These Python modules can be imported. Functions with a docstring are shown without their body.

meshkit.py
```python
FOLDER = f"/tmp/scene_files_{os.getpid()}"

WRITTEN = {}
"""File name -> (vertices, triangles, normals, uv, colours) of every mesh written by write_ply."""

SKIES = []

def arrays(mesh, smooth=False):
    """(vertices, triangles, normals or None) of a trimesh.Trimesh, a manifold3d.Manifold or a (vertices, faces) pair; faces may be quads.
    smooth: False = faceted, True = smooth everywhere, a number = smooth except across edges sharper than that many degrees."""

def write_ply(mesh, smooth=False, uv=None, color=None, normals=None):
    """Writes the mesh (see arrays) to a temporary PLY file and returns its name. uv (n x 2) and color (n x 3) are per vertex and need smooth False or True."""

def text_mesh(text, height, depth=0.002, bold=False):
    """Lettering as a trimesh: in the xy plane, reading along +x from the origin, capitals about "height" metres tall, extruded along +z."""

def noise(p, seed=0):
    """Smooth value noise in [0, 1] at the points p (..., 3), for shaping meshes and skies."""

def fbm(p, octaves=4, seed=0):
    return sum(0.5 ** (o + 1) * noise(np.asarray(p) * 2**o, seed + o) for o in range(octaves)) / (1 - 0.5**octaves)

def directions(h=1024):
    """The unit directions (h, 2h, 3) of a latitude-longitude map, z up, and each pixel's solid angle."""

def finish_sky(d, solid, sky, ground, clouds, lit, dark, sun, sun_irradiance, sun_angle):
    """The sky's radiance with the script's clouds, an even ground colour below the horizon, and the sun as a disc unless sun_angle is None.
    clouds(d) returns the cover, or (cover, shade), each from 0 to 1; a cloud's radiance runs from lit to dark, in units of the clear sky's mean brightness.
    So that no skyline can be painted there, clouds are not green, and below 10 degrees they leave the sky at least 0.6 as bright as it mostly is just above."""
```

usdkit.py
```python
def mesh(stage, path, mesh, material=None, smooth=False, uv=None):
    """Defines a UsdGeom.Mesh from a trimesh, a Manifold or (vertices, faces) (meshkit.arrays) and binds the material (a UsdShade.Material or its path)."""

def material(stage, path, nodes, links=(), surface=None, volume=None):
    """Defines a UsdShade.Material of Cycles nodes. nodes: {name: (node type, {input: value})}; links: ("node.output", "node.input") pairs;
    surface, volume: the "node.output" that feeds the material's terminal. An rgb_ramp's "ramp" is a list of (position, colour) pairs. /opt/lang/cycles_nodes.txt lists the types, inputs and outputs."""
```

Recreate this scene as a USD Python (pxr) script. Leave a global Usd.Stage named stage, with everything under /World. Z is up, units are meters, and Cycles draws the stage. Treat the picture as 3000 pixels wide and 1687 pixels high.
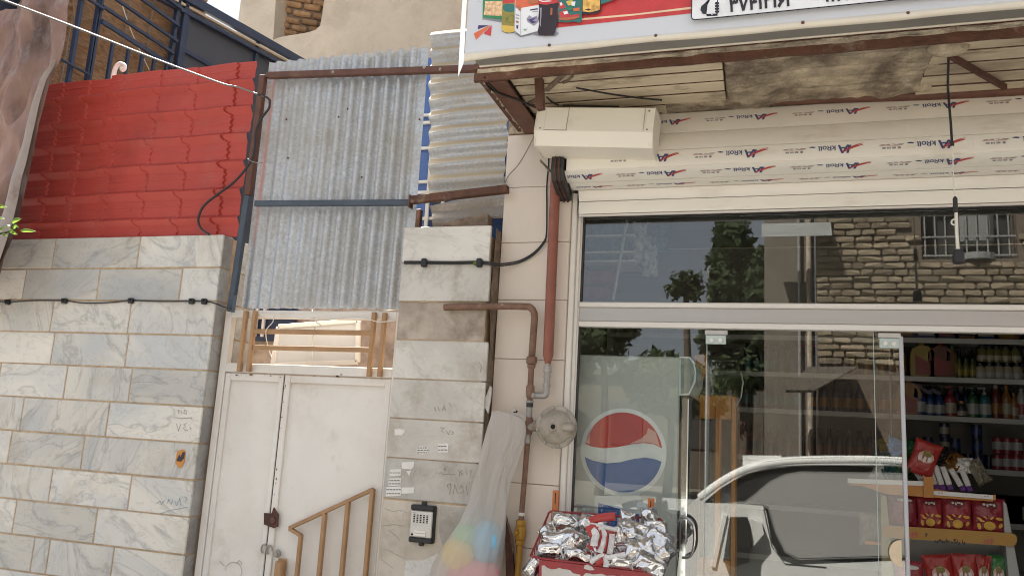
import math, random
import numpy as np, trimesh, usdkit, meshkit
from pxr import Usd, UsdGeom, UsdLux, UsdShade, Gf, Sdf
from shapely.geometry import Polygon, LineString, Point, box as sbox
from shapely.ops import unary_union

stage = Usd.Stage.CreateInMemory()
UsdGeom.SetStageUpAxis(stage, 'Z'); UsdGeom.SetStageMetersPerUnit(stage, 1.0)
world = UsdGeom.Xform.Define(stage, '/World'); stage.SetDefaultPrim(world.GetPrim())
random.seed(7); rng = np.random.default_rng(7)

# ------------------------------------------------------------------ camera
FOC = 2328.63                                  # focal length in pixels of a 3000 px wide picture
PIT, YAW, ROL = np.radians([10.186, 17.821, 3.290])
EYE = np.array([0, -4.7, 1.85])
_f = np.array([-np.sin(YAW)*np.cos(PIT), np.cos(YAW)*np.cos(PIT), np.sin(PIT)])
_r = np.array([np.cos(YAW), np.sin(YAW), 0.]); _u = np.cross(_r, _f)
RGT = np.cos(ROL)*_r + np.sin(ROL)*_u; UPV = -np.sin(ROL)*_r + np.cos(ROL)*_u
cam = UsdGeom.Camera.Define(stage, '/World/camera')
cam.AddTransformOp().Set(Gf.Matrix4d(*RGT, 0, *UPV, 0, *(-_f), 0, *EYE, 1))
cam.CreateHorizontalApertureAttr(36.0); cam.CreateVerticalApertureAttr(36.0*575/1024)
cam.CreateFocalLengthAttr(36.0*FOC/3000); cam.CreateClippingRangeAttr(Gf.Vec2f(0.05, 500))
cam.CreateExposureAttr(2.14)

# ------------------------------------------------------------------ sky and sun (the sun stands high behind the shop)
SUN = np.array([-0.42, 0.55, 1.05]); SUN = SUN/np.linalg.norm(SUN)
ELEV = math.asin(SUN[2]); ROTA = math.atan2(SUN[0], SUN[1])
usdkit.material(stage, '/World/Looks/sky', {
    'sky': ('sky_texture', {'sky_type': 'single_scattering', 'sun_disc': False, 'sun_elevation': ELEV, 'sun_rotation': ROTA,
                            'air_density': 1.0, 'aerosol_density': 3.0, 'ozone_density': 0.6}),
    'tc': ('texture_coordinate', {}),
    'n': ('noise_texture', {'scale': 1.6, 'detail': 6.0, 'roughness': 0.55}),
    'r': ('rgb_ramp', {'ramp': [(0.30, (0.55, 0.55, 0.55)), (0.70, (0.92, 0.92, 0.92))]}),
    'm': ('mix', {'mix_type': 'mix', 'color2': (4.0, 4.15, 4.4)}),
    'bg': ('background_shader', {'strength': 0.05})},
    [('tc.generated', 'n.vector'), ('n.fac', 'r.fac'), ('r.color', 'm.fac'), ('sky.color', 'm.color1'), ('m.color', 'bg.color')], surface='bg.background')
dome = UsdLux.DomeLight.Define(stage, '/World/sky')
UsdShade.MaterialBindingAPI.Apply(dome.GetPrim()).Bind(UsdShade.Material.Get(stage, '/World/Looks/sky'))
dome.GetPrim().SetCustomDataByKey('kind', 'structure')
sun = UsdLux.DistantLight.Define(stage, '/World/sun')
sun.CreateNormalizeAttr(True); sun.CreateIntensityAttr(1.25); sun.CreateAngleAttr(0.53); sun.CreateColorAttr(Gf.Vec3f(1.0, 0.95, 0.87))
_z = SUN; _x = np.cross([0, 0, 1.], _z); _x /= np.linalg.norm(_x); _y = np.cross(_z, _x)
sun.AddTransformOp().Set(Gf.Matrix4d(*_x, 0, *_y, 0, *_z, 0, *(SUN*30), 1))

# ------------------------------------------------------------------ helpers: points
def at(px, py, y=None, x=None, z=None, pl=None):
    """The point of the place on the plane Y=y (or X=x, Z=z, or a vertical plane (x0, y0, angle)) that the photograph shows at pixel (px, py) of 3000."""
    d = _f + RGT*(px-1500)/FOC + UPV*(843.5-py)/FOC
    if pl is not None:
        n = np.array([-math.sin(pl[2]), math.cos(pl[2]), 0]); t = (np.array([pl[0], pl[1], 0])-EYE)@n/(d@n)
    elif y is not None: t = (y-EYE[1])/d[1]
    elif x is not None: t = (x-EYE[0])/d[0]
    else: t = (z-EYE[2])/d[2]
    return EYE + t*d
def ats(pts, y=None, **k): return np.array([at(px, py, y, **k) for px, py in pts])

# ------------------------------------------------------------------ helpers: shapes, all (vertices, faces)
def cat(ms):
    vs, fs, n = [], [], 0
    for v, f in ms:
        vs.append(v); fs.append(np.asarray(f)+n); n += len(v)
    return np.vstack(vs), np.vstack(fs)
_BF = np.array([[0,2,3],[0,3,1],[4,5,7],[4,7,6],[0,1,5],[0,5,4],[2,6,7],[2,7,3],[0,4,6],[0,6,2],[1,3,7],[1,7,5]])
def box(x0, x1, y0, y1, z0, z1, c=0.0):
    x0, x1 = min(x0, x1), max(x0, x1); y0, y1 = min(y0, y1), max(y0, y1); z0, z1 = min(z0, z1), max(z0, z1)
    if c <= 0:
        return np.array([[x, y, z] for x in (x0, x1) for y in (y0, y1) for z in (z0, z1)], float), _BF
    c = min(c, .45*(x1-x0), .45*(y1-y0), .45*(z1-z0)); p = []
    for sx, x in ((1, x0), (-1, x1)):
        for sy, y in ((1, y0), (-1, y1)):
            for sz, z in ((1, z0), (-1, z1)):
                p += [(x, y+sy*c, z+sz*c), (x+sx*c, y, z+sz*c), (x+sx*c, y+sy*c, z)]
    return hull(p)
def hull(p):
    m = trimesh.convex.convex_hull(np.asarray(p, float)); return np.array(m.vertices), np.array(m.faces)
def frame_of(d):
    d = d/np.linalg.norm(d); a = np.array([0, 0, 1.]) if abs(d[2]) < .9 else np.array([0, 1., 0])
    s = np.cross(a, d); s /= np.linalg.norm(s); return d, s, np.cross(d, s)
def bar(p, q, w, d, side=None, c=0.0):
    """A rectangular bar from p to q; d along 'side' (default world Y), w across."""
    p, q = np.asarray(p, float), np.asarray(q, float); L = np.linalg.norm(q-p); t = (q-p)/L
    s = np.array([0, 1., 0]) if side is None else np.asarray(side, float)
    s = s-(s@t)*t; s /= np.linalg.norm(s); u = np.cross(t, s)
    v, f = box(0, L, -d/2, d/2, -w/2, w/2, c)
    return p+v[:, :1]*t+v[:, 1:2]*s+v[:, 2:]*(-u if np.linalg.det([t, s, u]) < 0 else u), f
def tube(pts, r, n=8, caps=True):
    P = np.asarray(pts, float); m = len(P); r = np.broadcast_to(np.asarray(r, float), (m,))
    T = np.gradient(P, axis=0); T /= np.linalg.norm(T, axis=1, keepdims=True)
    _, s, _ = frame_of(T[0]); V = []
    for i in range(m):
        s = s-(s@T[i])*T[i]; s /= np.linalg.norm(s); b = np.cross(T[i], s)
        a = np.arange(n)*2*np.pi/n; V.append(P[i]+r[i]*(np.cos(a)[:, None]*s+np.sin(a)[:, None]*b))
    V = np.vstack(V); F = []
    for i in range(m-1):
        for k in range(n):
            a, b2, c2, d2 = i*n+k, i*n+(k+1) % n, (i+1)*n+(k+1) % n, (i+1)*n+k; F += [[a, b2, c2], [a, c2, d2]]
    if caps:
        V = np.vstack([V, P[:1], P[-1:]]); k0, k1 = m*n, m*n+1
        for k in range(n): F += [[k0, (k+1) % n, k], [k1, (m-1)*n+k, (m-1)*n+(k+1) % n]]
    return V, np.array(F)
def curve(pts, n=10):
    """Catmull-Rom through the points."""
    P = np.asarray(pts, float); P = np.vstack([2*P[0]-P[1], P, 2*P[-1]-P[-2]]); out = []
    for i in range(1, len(P)-2):
        for t in np.arange(n)/n:
            a, b, c, d = P[i-1:i+3]; out.append(.5*(2*b+(c-a)*t+(2*a-5*b+4*c-d)*t*t+(3*b-a-3*c+d)*t**3))
    return np.vstack([out, P[-2:-1]])
def lathe(prof, o=(0, 0, 0), axis=(0, 0, 1), n=16):
    """prof: (radius, height) pairs turned about axis through o."""
    prof = np.asarray(prof, float); d, s, b = frame_of(np.asarray(axis, float)); a = np.arange(n)*2*np.pi/n
    V = np.vstack([np.asarray(o)+h*d+r*(np.cos(a)[:, None]*s+np.sin(a)[:, None]*b) for r, h in np.maximum(prof, [1e-5, -1e9])]); F = []
    for i in range(len(prof)-1):
        for k in range(n):
            q = [i*n+k, i*n+(k+1) % n, (i+1)*n+(k+1) % n, (i+1)*n+k]; F += [[q[0], q[1], q[2]], [q[0], q[2], q[3]]]
    return V, np.array(F)
def prism(poly, y0, y1):
    """A shapely polygon (or points) in X, Z drawn out from y0 to y1."""
    if not hasattr(poly, 'geom_type'): poly = Polygon(poly)
    if not poly.is_valid: poly = poly.buffer(0)
    ms = []
    for g in getattr(poly, 'geoms', [poly]):
        if g.is_empty or g.geom_type != 'Polygon': continue
        m = trimesh.creation.extrude_polygon(g, abs(y1-y0), engine='earcut'); v = np.array(m.vertices)
        ms.append((np.stack([v[:, 0], min(y0, y1)+v[:, 2], v[:, 1]], 1), np.array(m.faces)[:, ::-1]))
    return cat(ms)
def pxpoly(pts, y): return Polygon(ats(pts, y)[:, [0, 2]])
def pxprism(pts, y, th): return prism(pxpoly(pts, y), y, y+th)
def grid(P, thick=None):
    """A sheet over an (n, m, 3) array of points; with thick, a second skin that far behind it along +Y and closed edges."""
    n, m = P.shape[:2]; V = P.reshape(-1, 3); I = np.arange(n*m).reshape(n, m)
    q = np.stack([I[:-1, :-1], I[:-1, 1:], I[1:, 1:], I[1:, :-1]], -1).reshape(-1, 4); F = np.vstack([q[:, [0, 1, 2]], q[:, [0, 2, 3]]])
    if not thick: return V, F
    V2 = V+np.array([0, thick, 0]); k = n*m; E = np.concatenate([I[0, :], I[1:, -1], I[-1, -2::-1], I[-2:0:-1, 0]]); E2 = np.roll(E, -1)
    return np.vstack([V, V2]), np.vstack([F, F[:, ::-1]+k, np.stack([E2, E, E+k], 1), np.stack([E2, E+k, E2+k], 1)])
def rotz(m, a, o=(0, 0, 0)):
    v, f = m; o = np.asarray(o, float); c, s = math.cos(a), math.sin(a); w = v-o
    return np.stack([w[:, 0]*c-w[:, 1]*s, w[:, 0]*s+w[:, 1]*c, w[:, 2]], 1)+o, f
def rotax(m, ax, a, o):
    R = trimesh.transformations.rotation_matrix(a, ax)[:3, :3]; v, f = m; o = np.asarray(o, float); return (v-o)@R.T+o, f
def ico(sub=2):
    m = trimesh.creation.icosphere(sub); return np.array(m.vertices), np.array(m.faces)

# ------------------------------------------------------------------ helpers: objects
used, OFF = {}, {}
def free(n, parent):
    k = (parent, n); used[k] = used.get(k, -1)+1
    return f'{parent}/{n}' if used[k] == 0 else f'{parent}/{n}_{used[k]:03d}'
def note(p, **k):
    for a, b in k.items():
        if b: p.SetCustomDataByKey({'cat': 'category'}.get(a, a), b)
    return p
def thing(n, label, cat, group=None, loc=(0, 0, 0), rz=0.0, kind=None):
    path = free(n, '/World'); x = UsdGeom.Xform.Define(stage, path)
    x.AddTranslateOp().Set(Gf.Vec3d(*map(float, loc))); x.AddRotateZOp().Set(math.degrees(rz)); x.AddScaleOp().Set(Gf.Vec3f(1, 1, 1))
    OFF[path] = np.asarray(loc, float)
    note(x.GetPrim(), label=label, cat=cat, group=group, kind=kind); return path
def obj(n, mesh, mat, parent='/World', smooth=False, **k):
    path = free(n, parent); off = OFF.get(parent, np.zeros(3)); OFF[path] = off
    v, f = mesh; m = usdkit.mesh(stage, path, (np.asarray(v)-off, f), mat if mat.startswith('/') else '/World/Looks/'+mat, smooth=smooth)
    note(m.GetPrim(), **k); return path
def copy(src, label, loc, rz=0.0, scale=(1, 1, 1), group=None):
    n = src.rsplit('/', 1)[1]; n = n[:-4] if n[-4:-3] == '_' and n[-3:].isdigit() else n
    path = free(n, '/World'); x = UsdGeom.Xform.Define(stage, path); p = x.GetPrim()
    p.GetReferences().AddInternalReference(src); p.SetInstanceable(True)
    p.GetAttribute('xformOp:translate').Set(Gf.Vec3d(*map(float, loc))); p.GetAttribute('xformOp:rotateZ').Set(math.degrees(rz)); p.GetAttribute('xformOp:scale').Set(Gf.Vec3f(*map(float, scale)))
    note(p, label=label, group=group); return path

# ------------------------------------------------------------------ helpers: materials
MADE = set()
def mat(name, col, rough=.6, metal=0., var=.12, scale=5., dirt=None, bump=0., bscale=60., rand=0., stretch=None, spec=.5, dirt2=None, coat=0., hue=0.):
    """Painted or raw surface: colour that drifts with noise, optional dirt (colour, amount, scale, threshold), fine relief, and a tone of its own per piece."""
    if name in MADE: return name
    MADE.add(name); c = np.array(col, float)
    N = {'g': ('geometry', {}), 'oi': ('object_info', {}), 'ofs': ('vector_math', {'math_type': 'scale', 'scale': 1.0}),
         'n': ('noise_texture', {'scale': scale, 'detail': 5., 'roughness': .6}),
         'r': ('rgb_ramp', {'ramp': [(.3, c*(1-var)), (.7, np.minimum(c*(1+var), 1))]}),
         'p': ('principled_bsdf', {'roughness': rough, 'metallic': metal, 'specular_ior_level': spec, 'coat_weight': coat})}
    L = [('n.fac', 'r.fac')]; vec = 'g.position'
    if stretch: N['mp'] = ('mapping', {'scale': stretch}); L.append(('g.position', 'mp.vector')); vec = 'mp.vector'
    L.append((vec, 'n.vector')); out = 'r.color'
    for i, D in enumerate((dirt, dirt2)):
        if not D: continue
        dc, amt, ds, th = D[:4]; k = f'd{i}'
        N[k] = ('noise_texture', {'scale': ds, 'detail': 9., 'roughness': .68}); N[k+'r'] = ('rgb_ramp', {'ramp': [(th, (0, 0, 0)), (min(th+.16, 1), (amt, amt, amt))]})
        N[k+'m'] = ('mix', {'color2': dc}); L += [(vec if len(D) < 5 else 'g.position', k+'.vector'), (k+'.fac', k+'r.fac'), (k+'r.color', k+'m.fac'), (out, k+'m.color1')]; out = k+'m.color'
    if rand or hue:
        N['rr'] = ('map_range', {'to_min': 1-rand, 'to_max': 1+rand}); N['hs'] = ('hsv', {})
        L += [('oi.random', 'rr.value'), ('rr.result', 'hs.value'), (out, 'hs.color')]; out = 'hs.color'
        if hue: N['hr'] = ('map_range', {'to_min': .5-hue, 'to_max': .5+hue}); L += [('oi.random', 'hr.value'), ('hr.result', 'hs.hue')]
    L.append((out, 'p.base_color'))
    if bump:
        N['bn'] = ('noise_texture', {'scale': bscale, 'detail': 6., 'roughness': .65}); N['b'] = ('bump', {'strength': min(bump, 1.), 'distance': .01*max(1, bump)})
        L += [(vec, 'bn.vector'), ('bn.fac', 'b.height'), ('b.normal', 'p.normal')]
    for k in ('oi', 'ofs'):
        if not any(a.startswith(k+'.') for a, _ in L): N.pop(k, None)
    usdkit.material(stage, '/World/Looks/'+name, N, L, surface='p.BSDF'); return name

def marble(name, base, vein, blotch, vfreq=1.6, stain=(.30, .24, .17), st_amt=.35, st_th=.58, rough=.42, st_sc=2.4):
    """Veined stone; every piece is cut from another place of the block."""
    MADE.add(name)
    N = {'g': ('geometry', {}), 'oi': ('object_info', {}), 'k': ('vector_math', {'math_type': 'scale', 'vector1': (37., 61., 83.)}), 'a': ('vector_math', {'math_type': 'add'}),
         'rot': ('vector_rotate', {'rotate_type': 'axis', 'axis': (0, 1, 0)}), 'ra': ('map_range', {'to_min': -1.6, 'to_max': 1.6}),
         'mp': ('mapping', {'scale': (1.5, 1., .7)}),
         'n1': ('noise_texture', {'scale': 1.5, 'detail': 6., 'roughness': .6, 'distortion': .6}), 'r1': ('rgb_ramp', {'ramp': [(.34, blotch), (.56, base), (.75, np.minimum(np.array(base)*1.08, 1))]}),
         'n2': ('noise_texture', {'scale': vfreq, 'detail': 7., 'roughness': .55, 'distortion': 1.2}), 's': ('math', {'math_type': 'subtract', 'value2': .5}), 'ab': ('math', {'math_type': 'absolute'}),
         'r2': ('rgb_ramp', {'ramp': [(0., (.55, .55, .55)), (.010, (.22, .22, .22)), (.030, (0, 0, 0))]}), 'm': ('mix', {'color2': vein}),
         'n4': ('noise_texture', {'scale': vfreq*2.7, 'detail': 6., 'roughness': .6, 'distortion': 2.}), 's4': ('math', {'math_type': 'subtract', 'value2': .47}), 'ab4': ('math', {'math_type': 'absolute'}),
         'r4': ('rgb_ramp', {'ramp': [(0., (.38, .38, .38)), (.010, (.12, .12, .12)), (.022, (0, 0, 0))]}), 'm4': ('mix', {'color2': np.array(vein)*.8+np.array((.05, .035, .0))}),
         'n3': ('noise_texture', {'scale': st_sc, 'detail': 9., 'roughness': .7}), 'r3': ('rgb_ramp', {'ramp': [(st_th, (0, 0, 0)), (st_th+.18, (st_amt,)*3)]}), 'm3': ('mix', {'color2': stain}),
         'hs': ('hsv', {}), 'hr': ('map_range', {'to_min': .80, 'to_max': 1.10}), 'bn': ('noise_texture', {'scale': 90., 'detail': 4.}), 'b': ('bump', {'strength': .12, 'distance': .004}),
         'p': ('principled_bsdf', {'roughness': rough})}
    L = [('oi.random', 'k.scale'), ('oi.random', 'ra.value'), ('ra.result', 'rot.angle'), ('g.position', 'rot.vector'), ('rot.vector', 'mp.vector'), ('mp.vector', 'a.vector1'), ('k.vector', 'a.vector2'),
         ('a.vector', 'n1.vector'), ('a.vector', 'n2.vector'), ('a.vector', 'n4.vector'), ('n1.fac', 'r1.fac'), ('n2.fac', 's.value1'), ('s.value', 'ab.value1'), ('ab.value', 'r2.fac'), ('r2.color', 'm.fac'), ('r1.color', 'm.color1'),
         ('n4.fac', 's4.value1'), ('s4.value', 'ab4.value1'), ('ab4.value', 'r4.fac'), ('r4.color', 'm4.fac'), ('m.color', 'm4.color1'),
         ('g.position', 'n3.vector'), ('n3.fac', 'r3.fac'), ('r3.color', 'm3.fac'), ('m4.color', 'm3.color1'), ('m3.color', 'hs.color'), ('oi.random', 'hr.value'), ('hr.result', 'hs.value'), ('hs.color', 'p.base_color'),
         ('g.position', 'bn.vector'), ('bn.fac', 'b.height'), ('b.normal', 'p.normal')]
    usdkit.material(stage, '/World/Looks/'+name, N, L, surface='p.BSDF'); return name

def galv(name, base, dust, amt, up=.5, rust=.25):
    """Weathered galvanised sheet: spangle, dust, and dirt settled on whatever faces up."""
    MADE.add(name)
    N = {'g': ('geometry', {}), 'v': ('voronoi_texture', {'scale': 70.}), 'vr': ('rgb_ramp', {'ramp': [(0, np.array(base)*.8), (1, np.array(base)*1.2)]}),
         'n': ('noise_texture', {'scale': 2.0, 'detail': 12., 'roughness': .76}), 'r': ('rgb_ramp', {'ramp': [(.42, (amt*.25,)*3), (.66, (amt,)*3)]}), 'm': ('mix', {'color2': dust}),
         'sx': ('separate_xyz', {}), 'ur': ('map_range', {'from_min': .05, 'from_max': .45, 'to_min': 0., 'to_max': up, 'clamp': True}), 'm2': ('mix', {'color2': np.array(dust)*1.1}),
         'n2': ('noise_texture', {'scale': 7., 'detail': 8., 'roughness': .7}), 'r2': ('rgb_ramp', {'ramp': [(.62, (0, 0, 0)), (.74, (rust,)*3)]}), 'm3': ('mix', {'color2': (.16, .10, .065)}),
         'ad': ('math', {'math_type': 'maximum'}), 'mr': ('map_range', {'to_min': .30, 'to_max': .85}), 'mm': ('map_range', {'to_min': .85, 'to_max': .1}),
         'p': ('principled_bsdf', {})}
    L = [('g.position', 'v.vector'), ('v.color', 'vr.fac'), ('g.position', 'n.vector'), ('n.fac', 'r.fac'), ('r.color', 'm.fac'), ('vr.color', 'm.color1'), ('g.normal', 'sx.vector'), ('sx.z', 'ur.value'),
         ('ur.result', 'm2.fac'), ('m.color', 'm2.color1'), ('g.position', 'n2.vector'), ('n2.fac', 'r2.fac'), ('r2.color', 'm3.fac'), ('m2.color', 'm3.color1'), ('m3.color', 'p.base_color'),
         ('r.color', 'ad.value1'), ('ur.result', 'ad.value2'), ('ad.value', 'mr.value'), ('ad.value', 'mm.value'), ('mr.result', 'p.roughness'), ('mm.result', 'p.metallic')]
    usdkit.material(stage, '/World/Looks/'+name, N, L, surface='p.BSDF'); return name

def glassmat(name, tint=(.95, .97, .96), f0=.085):
    """Clear pane: lets light pass and mirrors more the flatter it is seen (Schlick's curve, the same from both sides)."""
    N = {'t': ('transparent_bsdf', {'color': tint}), 'g': ('glossy_bsdf', {'color': (1, 1, 1), 'roughness': 0.0}), 'w': ('layer_weight', {'blend': .5}), 'p': ('math', {'math_type': 'power', 'value2': 5.}),
         's': ('math', {'math_type': 'multiply_add', 'value2': 1-f0, 'value3': f0}), 'm': ('mix_closure', {})}
    usdkit.material(stage, '/World/Looks/'+name, N, [('w.facing', 'p.value1'), ('p.value', 's.value1'), ('s.value', 'm.fac'), ('t.BSDF', 'm.closure1'), ('g.BSDF', 'm.closure2')], surface='m.closure'); return name
def thin(name, col, trans, clear=0., rough=.4, gloss=.15):
    """Film, leaves, cloth: part of the light goes through."""
    N = {'d': ('principled_bsdf', {'base_color': col, 'roughness': rough}), 't': ('translucent_bsdf', {'color': col}), 'm': ('mix_closure', {'fac': trans}), 'c': ('transparent_bsdf', {'color': (1, 1, 1)}), 'k': ('mix_closure', {'fac': clear})}
    L = [('d.BSDF', 'm.closure1'), ('t.BSDF', 'm.closure2')]
    if clear: L += [('m.closure', 'k.closure1'), ('c.BSDF', 'k.closure2')]
    else: N.pop('c'); N.pop('k')
    usdkit.material(stage, '/World/Looks/'+name, N, L, surface='k.closure' if clear else 'm.closure'); return name

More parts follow.
